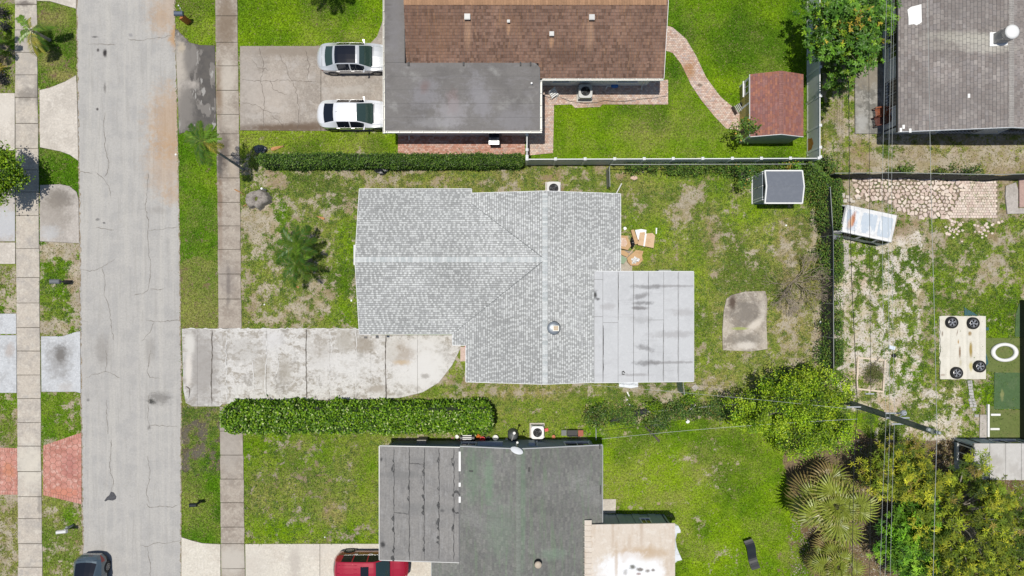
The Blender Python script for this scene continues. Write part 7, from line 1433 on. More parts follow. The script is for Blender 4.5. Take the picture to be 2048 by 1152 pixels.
def palm(lab, base, top, r0, fr, meshes, group=None, heads=None, trunkm=None, name='palm_tree'):
    """base/top xyz; fr: list of (azimuth deg, lift rad, scale, mesh index)"""
    t = thing(name, lab, 'palm tree', (base[0], base[1], 0), group=group); b_, tp = Vector(base), Vector(top); m = MB(); n = 10
    m.tube([b_.lerp(tp, i / n) + Vector((0, 0, 0)) for i in range(n + 1)], [r0 * (1.25 if i == 0 else 1 - .25 * i / n) + (.008 if i % 2 else 0) for i in range(n + 1)], 10); m.build('trunk', trunkm or bark, t)
    for az, lift, sc, mi in fr:
        o = link('frond', meshes[mi], t, tuple(tp - Vector((base[0], base[1], 0)) + Vector((rr(-.03, .03), rr(-.03, .03), rr(-.05, .05)))), (rr(-.3, .3), -lift, math.radians(az)), (sc, sc, sc))
    return t
FM = [as_mesh(frond_mesh(1.9, 21, .55, .75, 1, base=(.09, .18, .02)), leaf_p), as_mesh(frond_mesh(1.8, 20, .50, .55, 2, base=(.15, .28, .025)), leaf_p), as_mesh(frond_mesh(1.8, 20, .5, .85, 3, yellow=.8), leaf_p), as_mesh(frond_mesh(1.9, 20, .52, .62, 4, base=(.06, .14, .015)), leaf_p)]
palm('short bushy palm in the front yard, upper head of the close pair', (*P(619, 498), 0), (*P(590, 492, 1.9), 1.9), .11, [(a + rr(-10, 10), rr(-.15, .3), rr(.74, 1.0), random.choice((0, 3, 3, 0))) for a in range(10, 370, 40)] + [(rr(0, 360), .7, .55, 1) for _ in range(4)], FM, group='two close palms in the front yard')
palm('short bushy palm in the front yard, lower head of the close pair', (*P(622, 520), 0), (*P(592, 528, 1.8), 1.8), .11, [(a + rr(-10, 10), rr(-.15, .35), rr(.66, .90), random.choice((0, 1, 3, 3))) for a in range(0, 360, 45)] + [(rr(0, 360), .7, .5, 1) for _ in range(4)], FM, group='two close palms in the front yard')
palm('leaning slender palm with one yellow frond beside the sidewalk', (*P(487, 339), 0), (*P(403, 283, 5.2), 5.2), .075, [(95, .2, .72, 0), (60, .1, .74, 1), (35, -.05, .62, 0), (15, .0, .72, 1), (-15, -.25, .76, 2), (-30, -.1, .68, 2), (-75, -.1, .85, 0), (-95, .0, .8, 3), (-120, .1, .5, 3), (170, .15, .62, 0), (150, .1, .72, 1), (125, .2, .72, 3), (195, -.1, .5, 1), (80, .5, .5, 1), (-60, .5, .45, 1)], FM, trunkm=material('grey_palm_trunk', (.20, .21, .20), rough=.8, layers=[(3, (.30, .31, .30), .5, .6, .8)]))
palm('thin palm with long separate fronds over the upper left sidewalk', (*P(99, 80), 0), (*P(63, 60, 1.75), 1.75), .10, [(135, -.1, .92, 1), (110, .1, .55, 2), (15, .0, .85, 0), (8, -.1, .6, 1), (215, -.1, .78, 1), (195, -.15, .62, 0), (265, -.1, .95, 2), (280, -.15, .9, 2), (300, -.35, .8, 3), (45, .3, .3, 2), (230, -.15, .6, 2)], FM, trunkm=bark_l)
palm('palm standing just beyond the top edge, its shadow on the lawn', (*P(606, -92), 0), (*P(600, -104, 5.2), 5.2), .11, [(a, .1, 1.0, i % 4) for i, a in enumerate(range(0, 360, 30))], FM)
OR = as_mesh(frond_mesh(1.2, 12, .22, .5, 5, yellow=1.0, base=(.5, .25, .03)), leaf_p)
t = thing('croton_plant', 'orange leaved plant cut by the upper left edge', 'plant', (*P(-2, 139), 0))
for a, s_ in ((10, .75), (-12, .5), (-35, .6), (-60, .5), (40, .5), (75, .5), (180, .6), (230, .6), (130, .6)): link('frond', OR, t, (0, 0, .25), (0, -.15, math.radians(a)), (s_, s_, s_))
shrub('dark purple shrub at the upper left edge', 4, 25, .6, .28, .24, 9, [(.02, .025, .03), (.04, .045, .04), (.09, .08, .06), (.03, .03, .03)]); shrub('small dark shrub below the first at the left edge', 10, 52, .4, .16, .12, 5, [(.02, .025, .03), (.04, .045, .04), (.09, .08, .06), (.03, .03, .03)]); shrub('dark shrub under the orange leaved plant', 4, 156, .6, .26, .26, 9, [(.02, .02, .025), (.03, .035, .03), (.07, .06, .05), (.03, .03, .03)])
palm('palm head beyond the left edge throwing a shadow on the bare bed', (*P(5, 95), 0), (*P(-36, 75, 1.7), 1.7), .1, [(a, .0, .75, i % 3) for i, a in enumerate(range(0, 360, 36))], FM)
# fan palms
def fan_mesh(seg, R_, pet, seed, dead=0, dark=0):
    r = random.Random(seed); m = MB(); m.cc = (.20, .22, .08); hub = Vector((pet, 0, pet * .16)); m.tube([(0, 0, 0), (pet * .5, 0, pet * .13), tuple(hub)], [.022, .018, .012], 4, cap=False)
    for i in range(seg):
        a = lerp(-1.95, 1.95, i / (seg - 1)); l = R_ * (.72 + .28 * math.cos(a * .5)) * r.uniform(.9, 1.06); d = Vector((math.cos(a), math.sin(a), -.06)); s = Vector((-math.sin(a), math.cos(a), 0)); w = R_ * .048
        a1 = hub + d * l * .5 + Vector((0, 0, -.03 + .02 * (i % 2))); a2 = hub + d * l * .8 + Vector((0, 0, -.16 * l)); tip = hub + d * l + Vector((0, 0, -.42 * l)); up_ = Vector((0, 0, .022))
        base = (.30, .37, .035) if not dead else (.36, .25, .11); c = jit(mixc(base, (.42, .42, .12), r.uniform(0, .35)), .18); tc = jit(mixc(c, (.40, .30, .12), .6 if not dead else .2), .1); c2 = tuple(q_ * .72 for q_ in c)
        m.poly([hub, a1 + s * w, a2 + s * w * .6, a2 + up_, a1 + up_], c); m.poly([hub, a1 + up_, a2 + up_, a2 - s * w * .6, a1 - s * w], c2); m.poly([a2 + s * w * .6, tip, a2 - s * w * .6], tc)
    return m
FF = [as_mesh(fan_mesh(17, .85, 1.1, 1), leaf_p), as_mesh(fan_mesh(16, .9, .45, 2), leaf_p), as_mesh(fan_mesh(17, .85, .8, 3), leaf_p), as_mesh(fan_mesh(22, .95, .9, 4, dead=1), leaf_p)]
def fanpalm(lab, bpx, tpx, h, n, sc, seed, dead=()):
    r = random.Random(seed); bx_, by_ = P(*bpx); tx_, ty_ = P(*tpx, h); t = thing('fan_palm', lab, 'palm tree', (bx_, by_, 0), group='fan palms beside the back lawn'); m = MB(); m.tube([(lerp(bx_, tx_, i / 8), lerp(by_, ty_, i / 8), h * i / 8) for i in range(9)], [.24 + .03 * (i % 2) for i in range(9)], 10); m.build('trunk', bark, t)
    for i in range(n):
        lay = i / n; lift = lerp(-.6, .8, lay ** 1.3) + r.uniform(-.25, .25); a = i * 137.5 + r.uniform(-40, 40); link('frond', FF[i % 3], t, (tx_ - bx_, ty_ - by_, h + lay * .25), (r.uniform(-.7, .7), -lift, math.radians(a)), (sc * r.uniform(.75, 1.12),) * 3)
    for i in range(n // 2): link('frond', FF[(1, 2)[i % 2]], t, (tx_ - bx_, ty_ - by_, h + .3), (r.uniform(-.5, .5), -r.uniform(.5, 1.15), math.radians(r.uniform(0, 360))), (sc * r.uniform(.5, .8),) * 3)
    for a, lf in dead: link('frond', FF[3], t, (tx_ - bx_, ty_ - by_, h - .25), (r.uniform(-.2, .2), -lf, math.radians(a)), (sc * 1.1,) * 3)
fanpalm('big fan palm with brown dead leaves on its left side', (1622, 962), (1664, 1010, 3.2)[:2], 3.3, 44, 1.38, 5, [(150, -.5), (185, -.5), (85, -.3)])
fanpalm('smaller fan palm below the big one near the bottom edge', (1640, 1105), (1668, 1128), 2.2, 26, .95, 6, [(100, -.4), (200, -.6), (240, -.6)])
# bare twiggy bush
def twigs(lab, px, py, R_, n, seed, name='bare_bush', zt=1.6):
    r = random.Random(seed); bx_, by_ = P(px, py); t = thing(name, lab, 'shrub', (bx_, by_, 0)); m = MB(); mt = material('dry_twigs', (.36, .30, .23), rough=.9)
    def grow(p, d, l, rad, dep):
        q_ = p + d * l; m.tube([p, p.lerp(q_, .5) + Vector((r.uniform(-.04, .04), r.uniform(-.04, .04), .03)), q_], [rad, rad * .8, rad * .6], 4, cap=False)
        if dep:
            for _ in range(r.choice((2, 3))): nd = (d + Vector((r.uniform(-.75, .75), r.uniform(-.75, .75), r.uniform(-.3, .35)))).normalized(); grow(q_, nd, l * r.uniform(.6, .9), rad * .66, dep - 1)
    for i in range(n): a = r.uniform(0, 6.28); grow(Vector((bx_, by_, .05)), Vector((math.cos(a), math.sin(a), r.uniform(.15, .7))).normalized(), R_ * .36, .034, 4)
    m.build('branch', mt, t); k = 1500; C_ = np.stack([rg.normal(bx_, R_ * .42, k), rg.normal(by_, R_ * .42, k), rg.uniform(.2, zt, k)], -1); np_mesh('foliage', leaf_quads(C_, (.05, .10), (.02, .04)), 4, leaf_d, leafcols(k, [(.13, .17, .04), (.22, .2, .09), (.1, .12, .03)]), parent=t, kind='stuff')
twigs('bare brown twiggy bush sprawling beside the dividing fence', 1585, 562, 2.2, 15, 5)
twigs('dry brown tangle inside the wooden frame bed', 1742, 745, .7, 6, 6, zt=.4)
# weeds: clumps of low leaves over the rough yards
def weeds(lab, regions, n, seed, pal):
    r = np.random.RandomState(seed); x = []; 
    for (a, b_, c, d), k in regions: x.append(np.stack([r.uniform(a, c, k), r.uniform(b_, d, k)], -1))
    p = np.concatenate(x); wx_, wy_ = (p[:, 0] - 1024) / PPM, (576 - p[:, 1]) / PPM; cv, _, _, _ = ground_fields(wx_, wy_); hm = np.zeros(len(p), bool)
    for hp in HARD: hm |= inside(p[:, 0], p[:, 1], hp)
    kp = (cv > .62) & (cv < 1.15) & ~hm; wx_, wy_ = wx_[kp], wy_[kp]; per = 14; C_ = np.repeat(np.stack([wx_, wy_, np.full(len(wx_), .02)], -1), per, axis=0); C_ += r.normal(0, 1, C_.shape) * np.array((.07, .07, .02)); C_[:, 2] = np.abs(C_[:, 2])
    cols = leafcols(len(C_), pal, None, .35) * np.repeat(r.uniform(.7, 1.3, len(wx_)), per)[:, None]; tag(np_mesh('weeds', leaf_quads(C_, (.04, .10), (.025, .045), droop=(-.1, .7)), 4, leaf_d, cols), lab, None, None, 'stuff')
weeds('low leafy weeds scattered over the rough yards', [((1675, 345, 2048, 900), 5200), ((1215, 335, 1650, 820), 3800), ((483, 335, 725, 655), 1500), ((725, 333, 1215, 385), 600), ((880, 665, 1240, 890), 1300), ((80, 470, 165, 672), 300), ((490, 870, 765, 1090), 800), ((1640, 130, 2048, 348), 1500), ((360, 815, 440, 960), 300)], 0, 9, [(.075, .16, .02), (.13, .24, .03), (.20, .28, .05), (.05, .11, .02)])
# leaf litter under the corner trees
k = 14000; lx_, ly_ = rg.uniform(1580, 2060, k), rg.uniform(880, 1170, k); C_ = np.stack([(lx_ - 1024) / PPM, (576 - ly_) / PPM, rg.uniform(.01, .05, k)], -1); kp = (lx_ > 1700) | (ly_ > 1000); C_ = C_[kp]
tag(np_mesh('leaf_litter', leaf_quads(C_, (.08, .18), (.03, .07), droop=(-.1, .2)), 4, leaf_d, leafcols(len(C_), [(.30, .22, .14), (.20, .13, .08), (.42, .36, .27), (.5, .46, .40), (.14, .17, .05)])), 'dry fallen leaves under the lower right trees', None, None, 'stuff')
# ================================================================== SMALL THINGS
def single(name, lab, cat, mb, mat, smooth=False, group=None): return mb.build(name, mat, None, smooth=smooth, label=lab, cat=cat, group=group)
def blob(px, py, h, rx, ry, rz_, seed, n=14, k=7, rough_=.18, flat_=0):
    r = random.Random(seed); m = MB(); x, y = P(px, py, h); vs = []; prof = [i / k for i in range(k + 1)]
    for t_ in prof:
        for j in range(n):
            a = 2 * math.pi * j / n; rad = math.cos(t_ * math.pi / 2) ** .7 if t_ < 1 else .02; f = 1 + r.uniform(-rough_, rough_); vs.append((x + rx * rad * f * math.cos(a), y + ry * rad * f * math.sin(a), max(0, rz_ * math.sin(t_ * math.pi / 2) * (1 + r.uniform(-rough_, rough_) * .5))))
    m.mesh(vs, [(i * n + j, i * n + (j + 1) % n, (i + 1) * n + (j + 1) % n, (i + 1) * n + j) for i in range(k) for j in range(n)] + [tuple(k * n + j for j in range(n))]); return m
bagm = material('black_bin_bag', (.012, .013, .015), rough=.3, spec=.6)
single('bin_bag', 'shiny black bin bag at the left end of the low hedge', 'bag', blob(519, 298, .2, .42, .28, .38, 3, rough_=.25), material('navy_bin_bag', (.012, .018, .03), rough=.25, spec=.7))
m = blob(762, 337, .2, .45, .30, .35, 4, rough_=.3); m2 = blob(776, 338, .1, .13, .12, .2, 5); m.mesh(m2.v, m2.f); m2 = blob(764, 347, .1, .22, .10, .14, 6); m.mesh(m2.v, m2.f); single('bin_bag', 'crumpled black bag pile below the middle of the low hedge', 'bag', m, bagm)
# tree stump with hollow
st = thing('tree_stump', 'large pale hollow tree stump on the front lawn by the sidewalk', 'stump', (*P(514, 400), 0)); m = MB(); n = 30; cx, cy = P(511, 397, .6); r = random.Random(8)
rad = [.66 + .08 * math.sin(2 * a * 6.283 / n + 1) + .06 * math.sin(5 * a * 6.283 / n + 2) * (1.6 if a > 20 else .3) + r.uniform(-.05, .05) for a in range(n)]; hr = .17
O = lambda k, z, f=1: (cx + rad[k] * f * math.cos(6.2832 * k / n), cy + rad[k] * f * .92 * math.sin(6.2832 * k / n), z)
vs = [O(k, 0, 1.18) for k in range(n)] + [O(k, .35 + r.uniform(-.05, .05), 1.03) for k in range(n)] + [O(k, .62 + r.uniform(-.05, .05), .95) for k in range(n)] + [O(k, .68 + r.uniform(-.03, .03), .6) for k in range(n)] + [(cx + hr * math.cos(6.2832 * k / n), cy + hr * math.sin(6.2832 * k / n), .66) for k in range(n)] + [(cx + hr * math.cos(6.2832 * k / n), cy + hr * math.sin(6.2832 * k / n), .2) for k in range(n)]
m.mesh(vs, [(i * n + k, i * n + (k + 1) % n, (i + 1) * n + (k + 1) % n, (i + 1) * n + k) for i in range(5) for k in range(n)] + [tuple(5 * n + k for k in range(n))]); m.build('stump', material('weathered_stump', (.38, .34, .30), rough=.95, layers=[(3, (.22, .19, .17), .48, .62, .8), (12, (.48, .45, .40), .5, .65, .6), (25, (.12, .10, .09), .6, .72, .8)], bump=(10, .8)), st, smooth=True)
m = MB(); m.cyl(cx, cy, .2, .32, hr * .95, n=14); m.build('moss', material('stump_moss', (.09, .12, .02), rough=1, layers=[(20, (.18, .2, .05), .5, .6, .8)]), st)
bark_o = material('orange_palm_husk', (.52, .26, .10), rough=.8, layers=[(5, (.60, .40, .24), .48, .62, .8)])
def husk(lab, px, py, l, w, ang):
    x, y = P(px, py, .1); m = MB(); ca, sa = math.cos(math.radians(ang)), math.sin(math.radians(ang)); vs = []
    for i in range(7):
        t_ = i / 6; ww = w * (1 - .75 * t_) * (1 if i else .6)
        for s in (-1, -.5, 0, .5, 1): u = (t_ - .5) * l; v = s * ww / 2; vs.append((x + u * ca - v * sa, y + u * sa + v * ca, .10 - .06 * abs(s) + rr(0, .02)))
    vs2 = [(a, b_, max(.005, z - .012)) for a, b_, z in vs]; F = [(i * 5 + k, (i + 1) * 5 + k, (i + 1) * 5 + k + 1, i * 5 + k + 1) for i in range(6) for k in range(4)]; m.mesh(vs, F); m.mesh(vs2, [f[::-1] for f in F]); single('palm_husk', lab, 'palm husk', m, bark_o)
husk('orange dry palm husk on grass above the left end of the low hedge', 554, 295, .85, .28, 15); husk('small orange palm husk in the middle of the front lawn', 641, 435, .55, .2, 160); husk('tiny reddish husk below the two front yard palms', 593, 573, .35, .14, 150); husk('thin pinkish stick shaped husk left of the hollow stump', 479, 384, .8, .10, -28); husk('small orange husk fragment at the lower left of the hollow stump', 490, 410, .35, .10, 25)
# white litter dots
lit = material('white_litter', (.80, .80, .78), rough=.6)
def disc(lab, px, py, r_, name='litter', z=.03, mat=lit, cat='litter'): m = MB(); x, y = P(px, py); m.prism([(x + r_ * math.cos(a) * rr(.8, 1.1), y + r_ * math.sin(a) * rr(.8, 1.1)) for a in np.linspace(0, 6.28, 9)[:-1]], .0, z + .02, inset=.01); single(name, lab, cat, m, mat)
disc('white speck at the right road edge above the palm lawn', 352, 309, .07); disc('white speck on the left side of the front lawn', 529, 609, .06); disc('white speck on the front lawn near the house wall', 703, 601, .07); disc('white stone on the rim of the hollow stump', 531, 380, .08, z=.7); disc('white plate shaped litter on the open back lawn', 1375, 843, .14); disc('white litter under the boundary, left of the black fabric', 1258, 809, .08); disc('white litter speck just above the black fabric', 1245, 818, .07); disc('white litter piece above another near the flat roof', 1254, 800, .06)
disc('white speck right of the flat roof by the dividing fence', 1641, 645, .10); disc('white speck in lawn left of the slate shed', 1572, 451, .07); disc('white chips in the lawn just above the driveway of the red car', 650, 1074, .05)
m = MB(); m.prism(PP([(1253, 784), (1256, 783), (1259, 792), (1257, 793)]), 0, .04); single('stick', 'short white stick in the grass below the flat roof', 'stick', m, lit)
m = MB(); m.prism(PP([(1311, 456), (1314, 456), (1313, 468), (1311, 468)]), .02, .08); single('stick', 'short white stick standing right of the cardboard pile', 'stick', m, lit)
m = MB(); m.prism(PP([(1259, 357), (1264, 352), (1274, 353), (1275, 358), (1268, 361)]), 0, .09, inset=.02); single('stone', 'pinkish flat stone near the vines under the long white fence', 'stone', m, material('pink_stone', (.58, .42, .33), rough=.9))
m = MB(); m.prism(PP([(1236, 756), (1276, 756), (1276, 774), (1262, 776), (1238, 773)]), 0, .03); single('tarpaulin', 'silvery sheet lying below the white flat roof edge', 'tarpaulin', m, material('silver_sheet', (.50, .53, .57), rough=.4, metal=.3, layers=[(4, (.35, .38, .42), .5, .62, .7)]))
# cardboard pile
card = material('cardboard', (.52, .34, .18), rough=.85, layers=[(3, (.44, .27, .13), .5, .64, .7)], coord='obj'); cardl = material('cardboard_pale', (.60, .42, .26), rough=.85, layers=[(3, (.50, .33, .19), .5, .64, .7)], coord='obj'); paper = material('white_paper', (.82, .82, .82), rough=.7, layers=[(6, (.6, .6, .62), .55, .7, .6)])
def sheet(name, lab, pts, z, th, mat, tx=0, ty=0, cat='cardboard', group=None):
    w = PP(pts, z); cx_ = sum(p[0] for p in w) / len(w); cy_ = sum(p[1] for p in w) / len(w); m = MB(); m.prism(w, 0, 0, ztop=lambda x, y: z + tx * (x - cx_) + ty * (y - cy_), zbot=lambda x, y: max(.01, z - th + tx * (x - cx_) + ty * (y - cy_))); single(name, lab, cat, m, mat, group=group)
sheet('cardboard_box', 'tall narrow flattened cardboard at the upper left of the pile', [(1262, 460), (1268, 459), (1278, 487), (1270, 489)], .35, .3, card); sheet('paper', 'white paper sheet between the upper cardboard pieces', [(1270, 460), (1283, 458), (1293, 460), (1292, 466), (1276, 480)], .30, .03, paper, cat='paper')
sheet('cardboard_box', 'tan flattened box beneath the biggest cardboard sheet', [(1280, 465), (1290, 464), (1287, 492), (1276, 490)], .36, .3, cardl); sheet('cardboard_box', 'biggest tan cardboard sheet at the right of the pile', [(1293, 467), (1305, 466), (1310, 471), (1307, 496), (1287, 492)], .40, .35, cardl, tx=.05); sheet('paper', 'white strip on the left rim of the biggest cardboard sheet', [(1290, 467), (1293.5, 467), (1289.5, 493), (1286.5, 492)], .41, .02, paper, cat='paper')
sheet('cardboard_box', 'brown open box half hidden by the grey shingle roof', [(1238, 470), (1255, 472), (1260, 484), (1262, 492), (1256, 500), (1238, 496)], .5, .45, card); sheet('paper', 'crumpled tan packing paper inside the half hidden box', [(1240, 475), (1251, 476), (1255, 486), (1251, 494), (1240, 492)], .54, .04, material('packing_paper', (.62, .44, .33), rough=.9, layers=[(6, (.72, .58, .5), .5, .6, .8)], bump=(8, .8)), cat='paper')
m = blob(1265, 485, .2, .16, .36, .4, 12, rough_=.25); single('bin_bag', 'small black bag squeezed inside the cardboard pile', 'bag', m, bagm)
sheet('cardboard_box', 'brown cardboard flap low beside the roof edge', [(1238, 500), (1248, 501), (1259, 508), (1254, 514), (1238, 507)], .3, .2, card); sheet('board', 'pale green board leaning at the bottom of the pile', [(1238, 507), (1255, 518), (1247, 528), (1238, 525)], .25, .04, material('green_board', (.25, .34, .22), rough=.7), cat='board')
sheet('cardboard_box', 'open brown box holding white papers', [(1254, 516), (1272, 500), (1287, 502), (1284, 512), (1286, 520), (1276, 531), (1262, 531), (1256, 524)], .34, .3, card); m = blob(1271, 520, .45, .30, .27, .52, 55, n=18, k=6, rough_=.42); single('paper', 'heap of white papers spilling from the open brown box', 'paper', m, paper); sheet('stick', 'thin pale batten across the cardboard pile', [(1257, 509), (1268, 496), (1269, 497), (1258, 510)], .45, .03, cardl, cat='stick')
disc('grey lid fragment in the grass left of the cardboard pile', 1250, 457, .12)
# items between hedge and house C
def pot(name, lab, px, py, r_, h, mat, cat): x, y = P(px, py, h * .7); m = MB(); m.lathe(x, y, [(r_ * .75, 0), (r_, h), (r_ * .85, h), (r_ * .7, h * .5), (.01, h * .45)], 16); single(name, lab, cat, m, mat, smooth=False)
redpl = material('red_plastic', (.55, .03, .02), rough=.4); whpl = material('white_plastic', (.75, .75, .72), rough=.5); terr = material('terracotta', (.55, .22, .12), rough=.8)
x, y = P(935, 876, .6); t = thing('grill', 'black grill cart with white slats near the charcoal roof', 'grill', (x, y, 0)); m = MB(); m.box(x - .48, y - .26, .35, x + .48, y + .26, .72); m.build('body', dark_m, t); m = MB(); m.lathe(0, 0, [(.26, -.46), (.26, .46)], 14, M=Matrix.Translation((x, y, .72)) @ Matrix.Rotation(math.pi / 2, 4, 'Y') @ Matrix.Scale(.6, 4, (1, 0, 0))); m.build('lid', dark_m, t); m = MB()
for k in range(3): m.box(x - .3, y + .2 - k * .12, .88, x + .28, y + .25 - k * .12, .91)
m.build('slat', whpl, t)
for sx in (-.42, .4):
    for sy in (-.22, .2): m = MB(); m.cyl(x + sx, y + sy, 0, .36, .02, n=6); m.build('leg', dark_m, t)
pot('bucket', 'red bucket with lid right of the black grill cart', 965, 878, .19, .4, redpl, 'bucket'); pot('bucket', 'round white bucket right of the dark pot', 991, 875, .19, .35, whpl, 'bucket'); pot('plant_pot', 'dark round pot between red and white buckets', 976, 877, .15, .3, dark_m, 'pot'); pot('bucket', 'tiny white cup near the satellite dish mast', 1013, 878, .09, .15, whpl, 'cup'); pot('plant_pot', 'pale round pot left of the black grill cart', 914, 873, .13, .25, whpl, 'pot'); pot('plant_pot', 'terracotta pot right of the lower air conditioner', 1107, 873, .12, .3, terr, 'pot')
m = blob(956, 873, .1, .16, .14, .15, 31, rough_=.3); single('toy', 'orange toy heap beside the red bucket', 'toy', m, material('orange_plastic', (.6, .16, .02), rough=.5)); m = blob(921, 882, .1, .12, .1, .15, 33, rough_=.3); single('toy', 'pinkish rag at the foot of the black grill cart', 'rag', m, material('pink_rag', (.6, .3, .25), rough=.9)); m = blob(905, 877, .1, .10, .08, .12, 34, rough_=.3); single('toy', 'small pink heap at the end of the long hedge', 'toy', m, material('pink_rag2', (.5, .25, .22), rough=.9))
m = MB(); x, y = P(1093, 860, .2); m.box(x - .12, y - .1, 0, x + .12, y + .1, .2, rz=.2); single('crate', 'small red crate right of the lower air conditioner', 'crate', m, redpl)
ac_unit('lower air conditioner with rounded white lid above the charcoal roof', *P(1075, 865, .7), s=.80, rz=2.2, top=(.62, .62, .61))
# satellite dish on mast
x, y = P(1030, 880, 2.2); t = thing('satellite_dish', 'pale oval satellite dish on a mast at the charcoal roof edge', 'satellite dish', (x, y - .1, 0)); m = MB(); m.tube([(x + .15, Y(882) + .13, .3), (x + .15, Y(882) + .2, 2.6), (x + .12, y - .35, 3.5)], .035, 8); m.build('mast', pipe_m, t)
dx_, dy_ = P(1034, 900, 3.9); m = MB(); Mx = Matrix.Translation((dx_, dy_, 3.85)) @ Matrix.Rotation(math.radians(28), 4, 'X') @ Matrix.Rotation(math.radians(-12), 4, 'Y') @ Matrix.Rotation(math.radians(-18), 4, 'Z'); vs = []; n = 28
for i in range(6):
    f = i / 5
    for k in range(n): vs.append(tuple(Mx @ Vector((.40 * f * math.cos(6.2832 * k / n), .27 * f * math.sin(6.2832 * k / n), .07 * f * f))))
m.mesh(vs, [(i * n + k, i * n + (k + 1) % n, (i + 1) * n + (k + 1) % n, (i + 1) * n + k) for i in range(5) for k in range(n)]); m.build('reflector', material('dish_paint', (.66, .68, .70), rough=.5), t, smooth=True)
m = MB(); m.tube([(dx_ - .05, dy_ + .25, 3.75), (dx_ - .02, dy_ + .50, 4.0), (dx_ + .05, dy_ + .52, 4.05)], .022, 6); m.cyl(dx_ + .02, dy_ + .5, 4.0, 4.12, .07, n=10); m.build('receiver_arm', pipe_m, t); m = MB(); m.tube([(x - .2, y + .1, 2.7), (x - .05, y + .6, 3.0)], .035, 6); m.cyl(x - .05, y + .62, 2.95, 3.08, .09, n=10); m.build('bracket', pipe_m, t)
m = blob(1026, 873, .8, .38, .40, .85, 41, rough_=.06); single('covered_drum', 'dark grey covered drum behind the satellite dish', 'drum', m, material('drum_grey', (.10, .11, .11), rough=.6), smooth=True)
x, y = P(1145, 867, .5); t = thing('garden_cart', 'dark garden cart with a reddish end above the charcoal roof', 'cart', (x, y, 0)); m = MB(); m.box(x - .35, y - .2, .3, x + .35, y + .22, .36); m.box(x - .35, y - .2, .36, x + .35, y - .16, .55); m.box(x - .35, y + .18, .36, x + .35, y + .22, .55); m.box(x - .35, y - .16, .36, x - .31, y + .18, .55); m.build('tray', dark_m, t); m = MB(); m.box(x + .38, y - .2, .3, x + .72, y + .2, .45); m.build('red_panel', material('faded_red_panel', (.35, .10, .06), rough=.7), t); m = MB(); m.box(x - .72, y - .18, .25, x - .38, y + .18, .32); m.build('side_shelf', material('cart_grey', (.18, .19, .18), rough=.7), t)
for sx in (0, .5): m = MB(); m.lathe(0, 0, [(.01, -.03), (.13, -.03), (.13, .03), (.01, .03)], 14, M=Matrix.Translation((x + sx - .1, y - .25, .14)) @ Matrix.Rotation(math.pi / 2, 4, 'X')); m.build('wheel', tyre_m, t)
# black curved lounger
x, y = P(1505, 1109, .4); t = thing('lounger', 'black curved lounger lying on the back lawn', 'lounger', (x, y, 0)); Mx = Matrix.Translation((x, y, 0)) @ Matrix.Rotation(math.radians(-72), 4, 'Z'); m = MB(); vs = []; N_ = 16
for i in range(N_ + 1):
    t_ = i / N_; u = (t_ - .5) * 2.05; z = .25 + .16 * math.sin(t_ * 6.28 + .6) + .10 * (1 - t_); w_ = .29; off = .05 * math.sin(t_ * 5)
    for s, dz in ((-1, 0), (1, 0), (1, -.06), (-1, -.06)): vs.append(tuple(Mx @ Vector((u, s * w_ + off, z + dz))))
m.mesh(vs, [(i * 4 + k, i * 4 + (k + 1) % 4, (i + 1) * 4 + (k + 1) % 4, (i + 1) * 4 + k) for i in range(N_) for k in range(4)] + [(0, 3, 2, 1), tuple(N_ * 4 + k for k in range(4))]); m.build('seat', material('black_vinyl', (.02, .022, .024), rough=.28, spec=.6), t, smooth=False)
for u in (-.7, .7):
    for s in (-.22, .22): p = Mx @ Vector((u, s, 0)); m = MB(); m.cyl(p.x, p.y, 0, .24, .025, n=8); m.build('leg', dark_m, t)
# things in the right yard
tarp = material('cream_tarpaulin', (.70, .67, .58), rough=.6, layers=[(1.2, (.62, .59, .50), .48, .62, .6), (7, (.55, .50, .40), .6, .7, .6)], blobs=[(1942,699,4,17,(.34,.24,.05),.97,.1,.2),(1942,733,4,11,(.52,.44,.14),.85,.1,.3),(1940,667,4,5,(.30,.20,.08),.95,.1,.3),(1920,705,2.5,12,(.22,.13,.06),.95,.1,.5),(1917,684,1.5,5,(.4,.22,.05),.9,.1,.4),(1885,667,2,6,(.25,.2,.15),.9,.1,.5),(1921,725,3,7,(.5,.45,.3),.7,.1,.4),(1915,665,1,8,(.2,.12,.08),.9,.1,.4,12),(1886,750,6,2,(.4,.32,.26),.8,.1,.6)])
m = MB(); a0 = P(1878, 632); a1 = P(1970, 758); nx_, ny_ = 46, 62; vs = []
for j in range(ny_ + 1):
    for i in range(nx_ + 1):
        u, v = i / nx_, j / ny_; x = lerp(a0[0], a1[0], u); y = lerp(a0[1], a1[1], v); px, py = 1024 + x * PPM, 576 - y * PPM
        if i == 0: x += .10 * (float(vnoise(x, y, .25, 5)) - .3)
        if j in (0, ny_): y += .05 * (float(vnoise(x, y, .3, 6)) - .5)
        z = .06 + .05 * float(fbm(x * 3, y * .7, .5, 91, 3)) + .05 * math.exp(-((px - 1930) / 2.4) ** 2) + .05 * math.exp(-((px - 1897) / 1.8) ** 2) + .04 * math.exp(-((px - 1956) / 1.8) ** 2) - .03 * math.exp(-((py - 715) / 1.5) ** 2)
        vs.append((x, y, z))
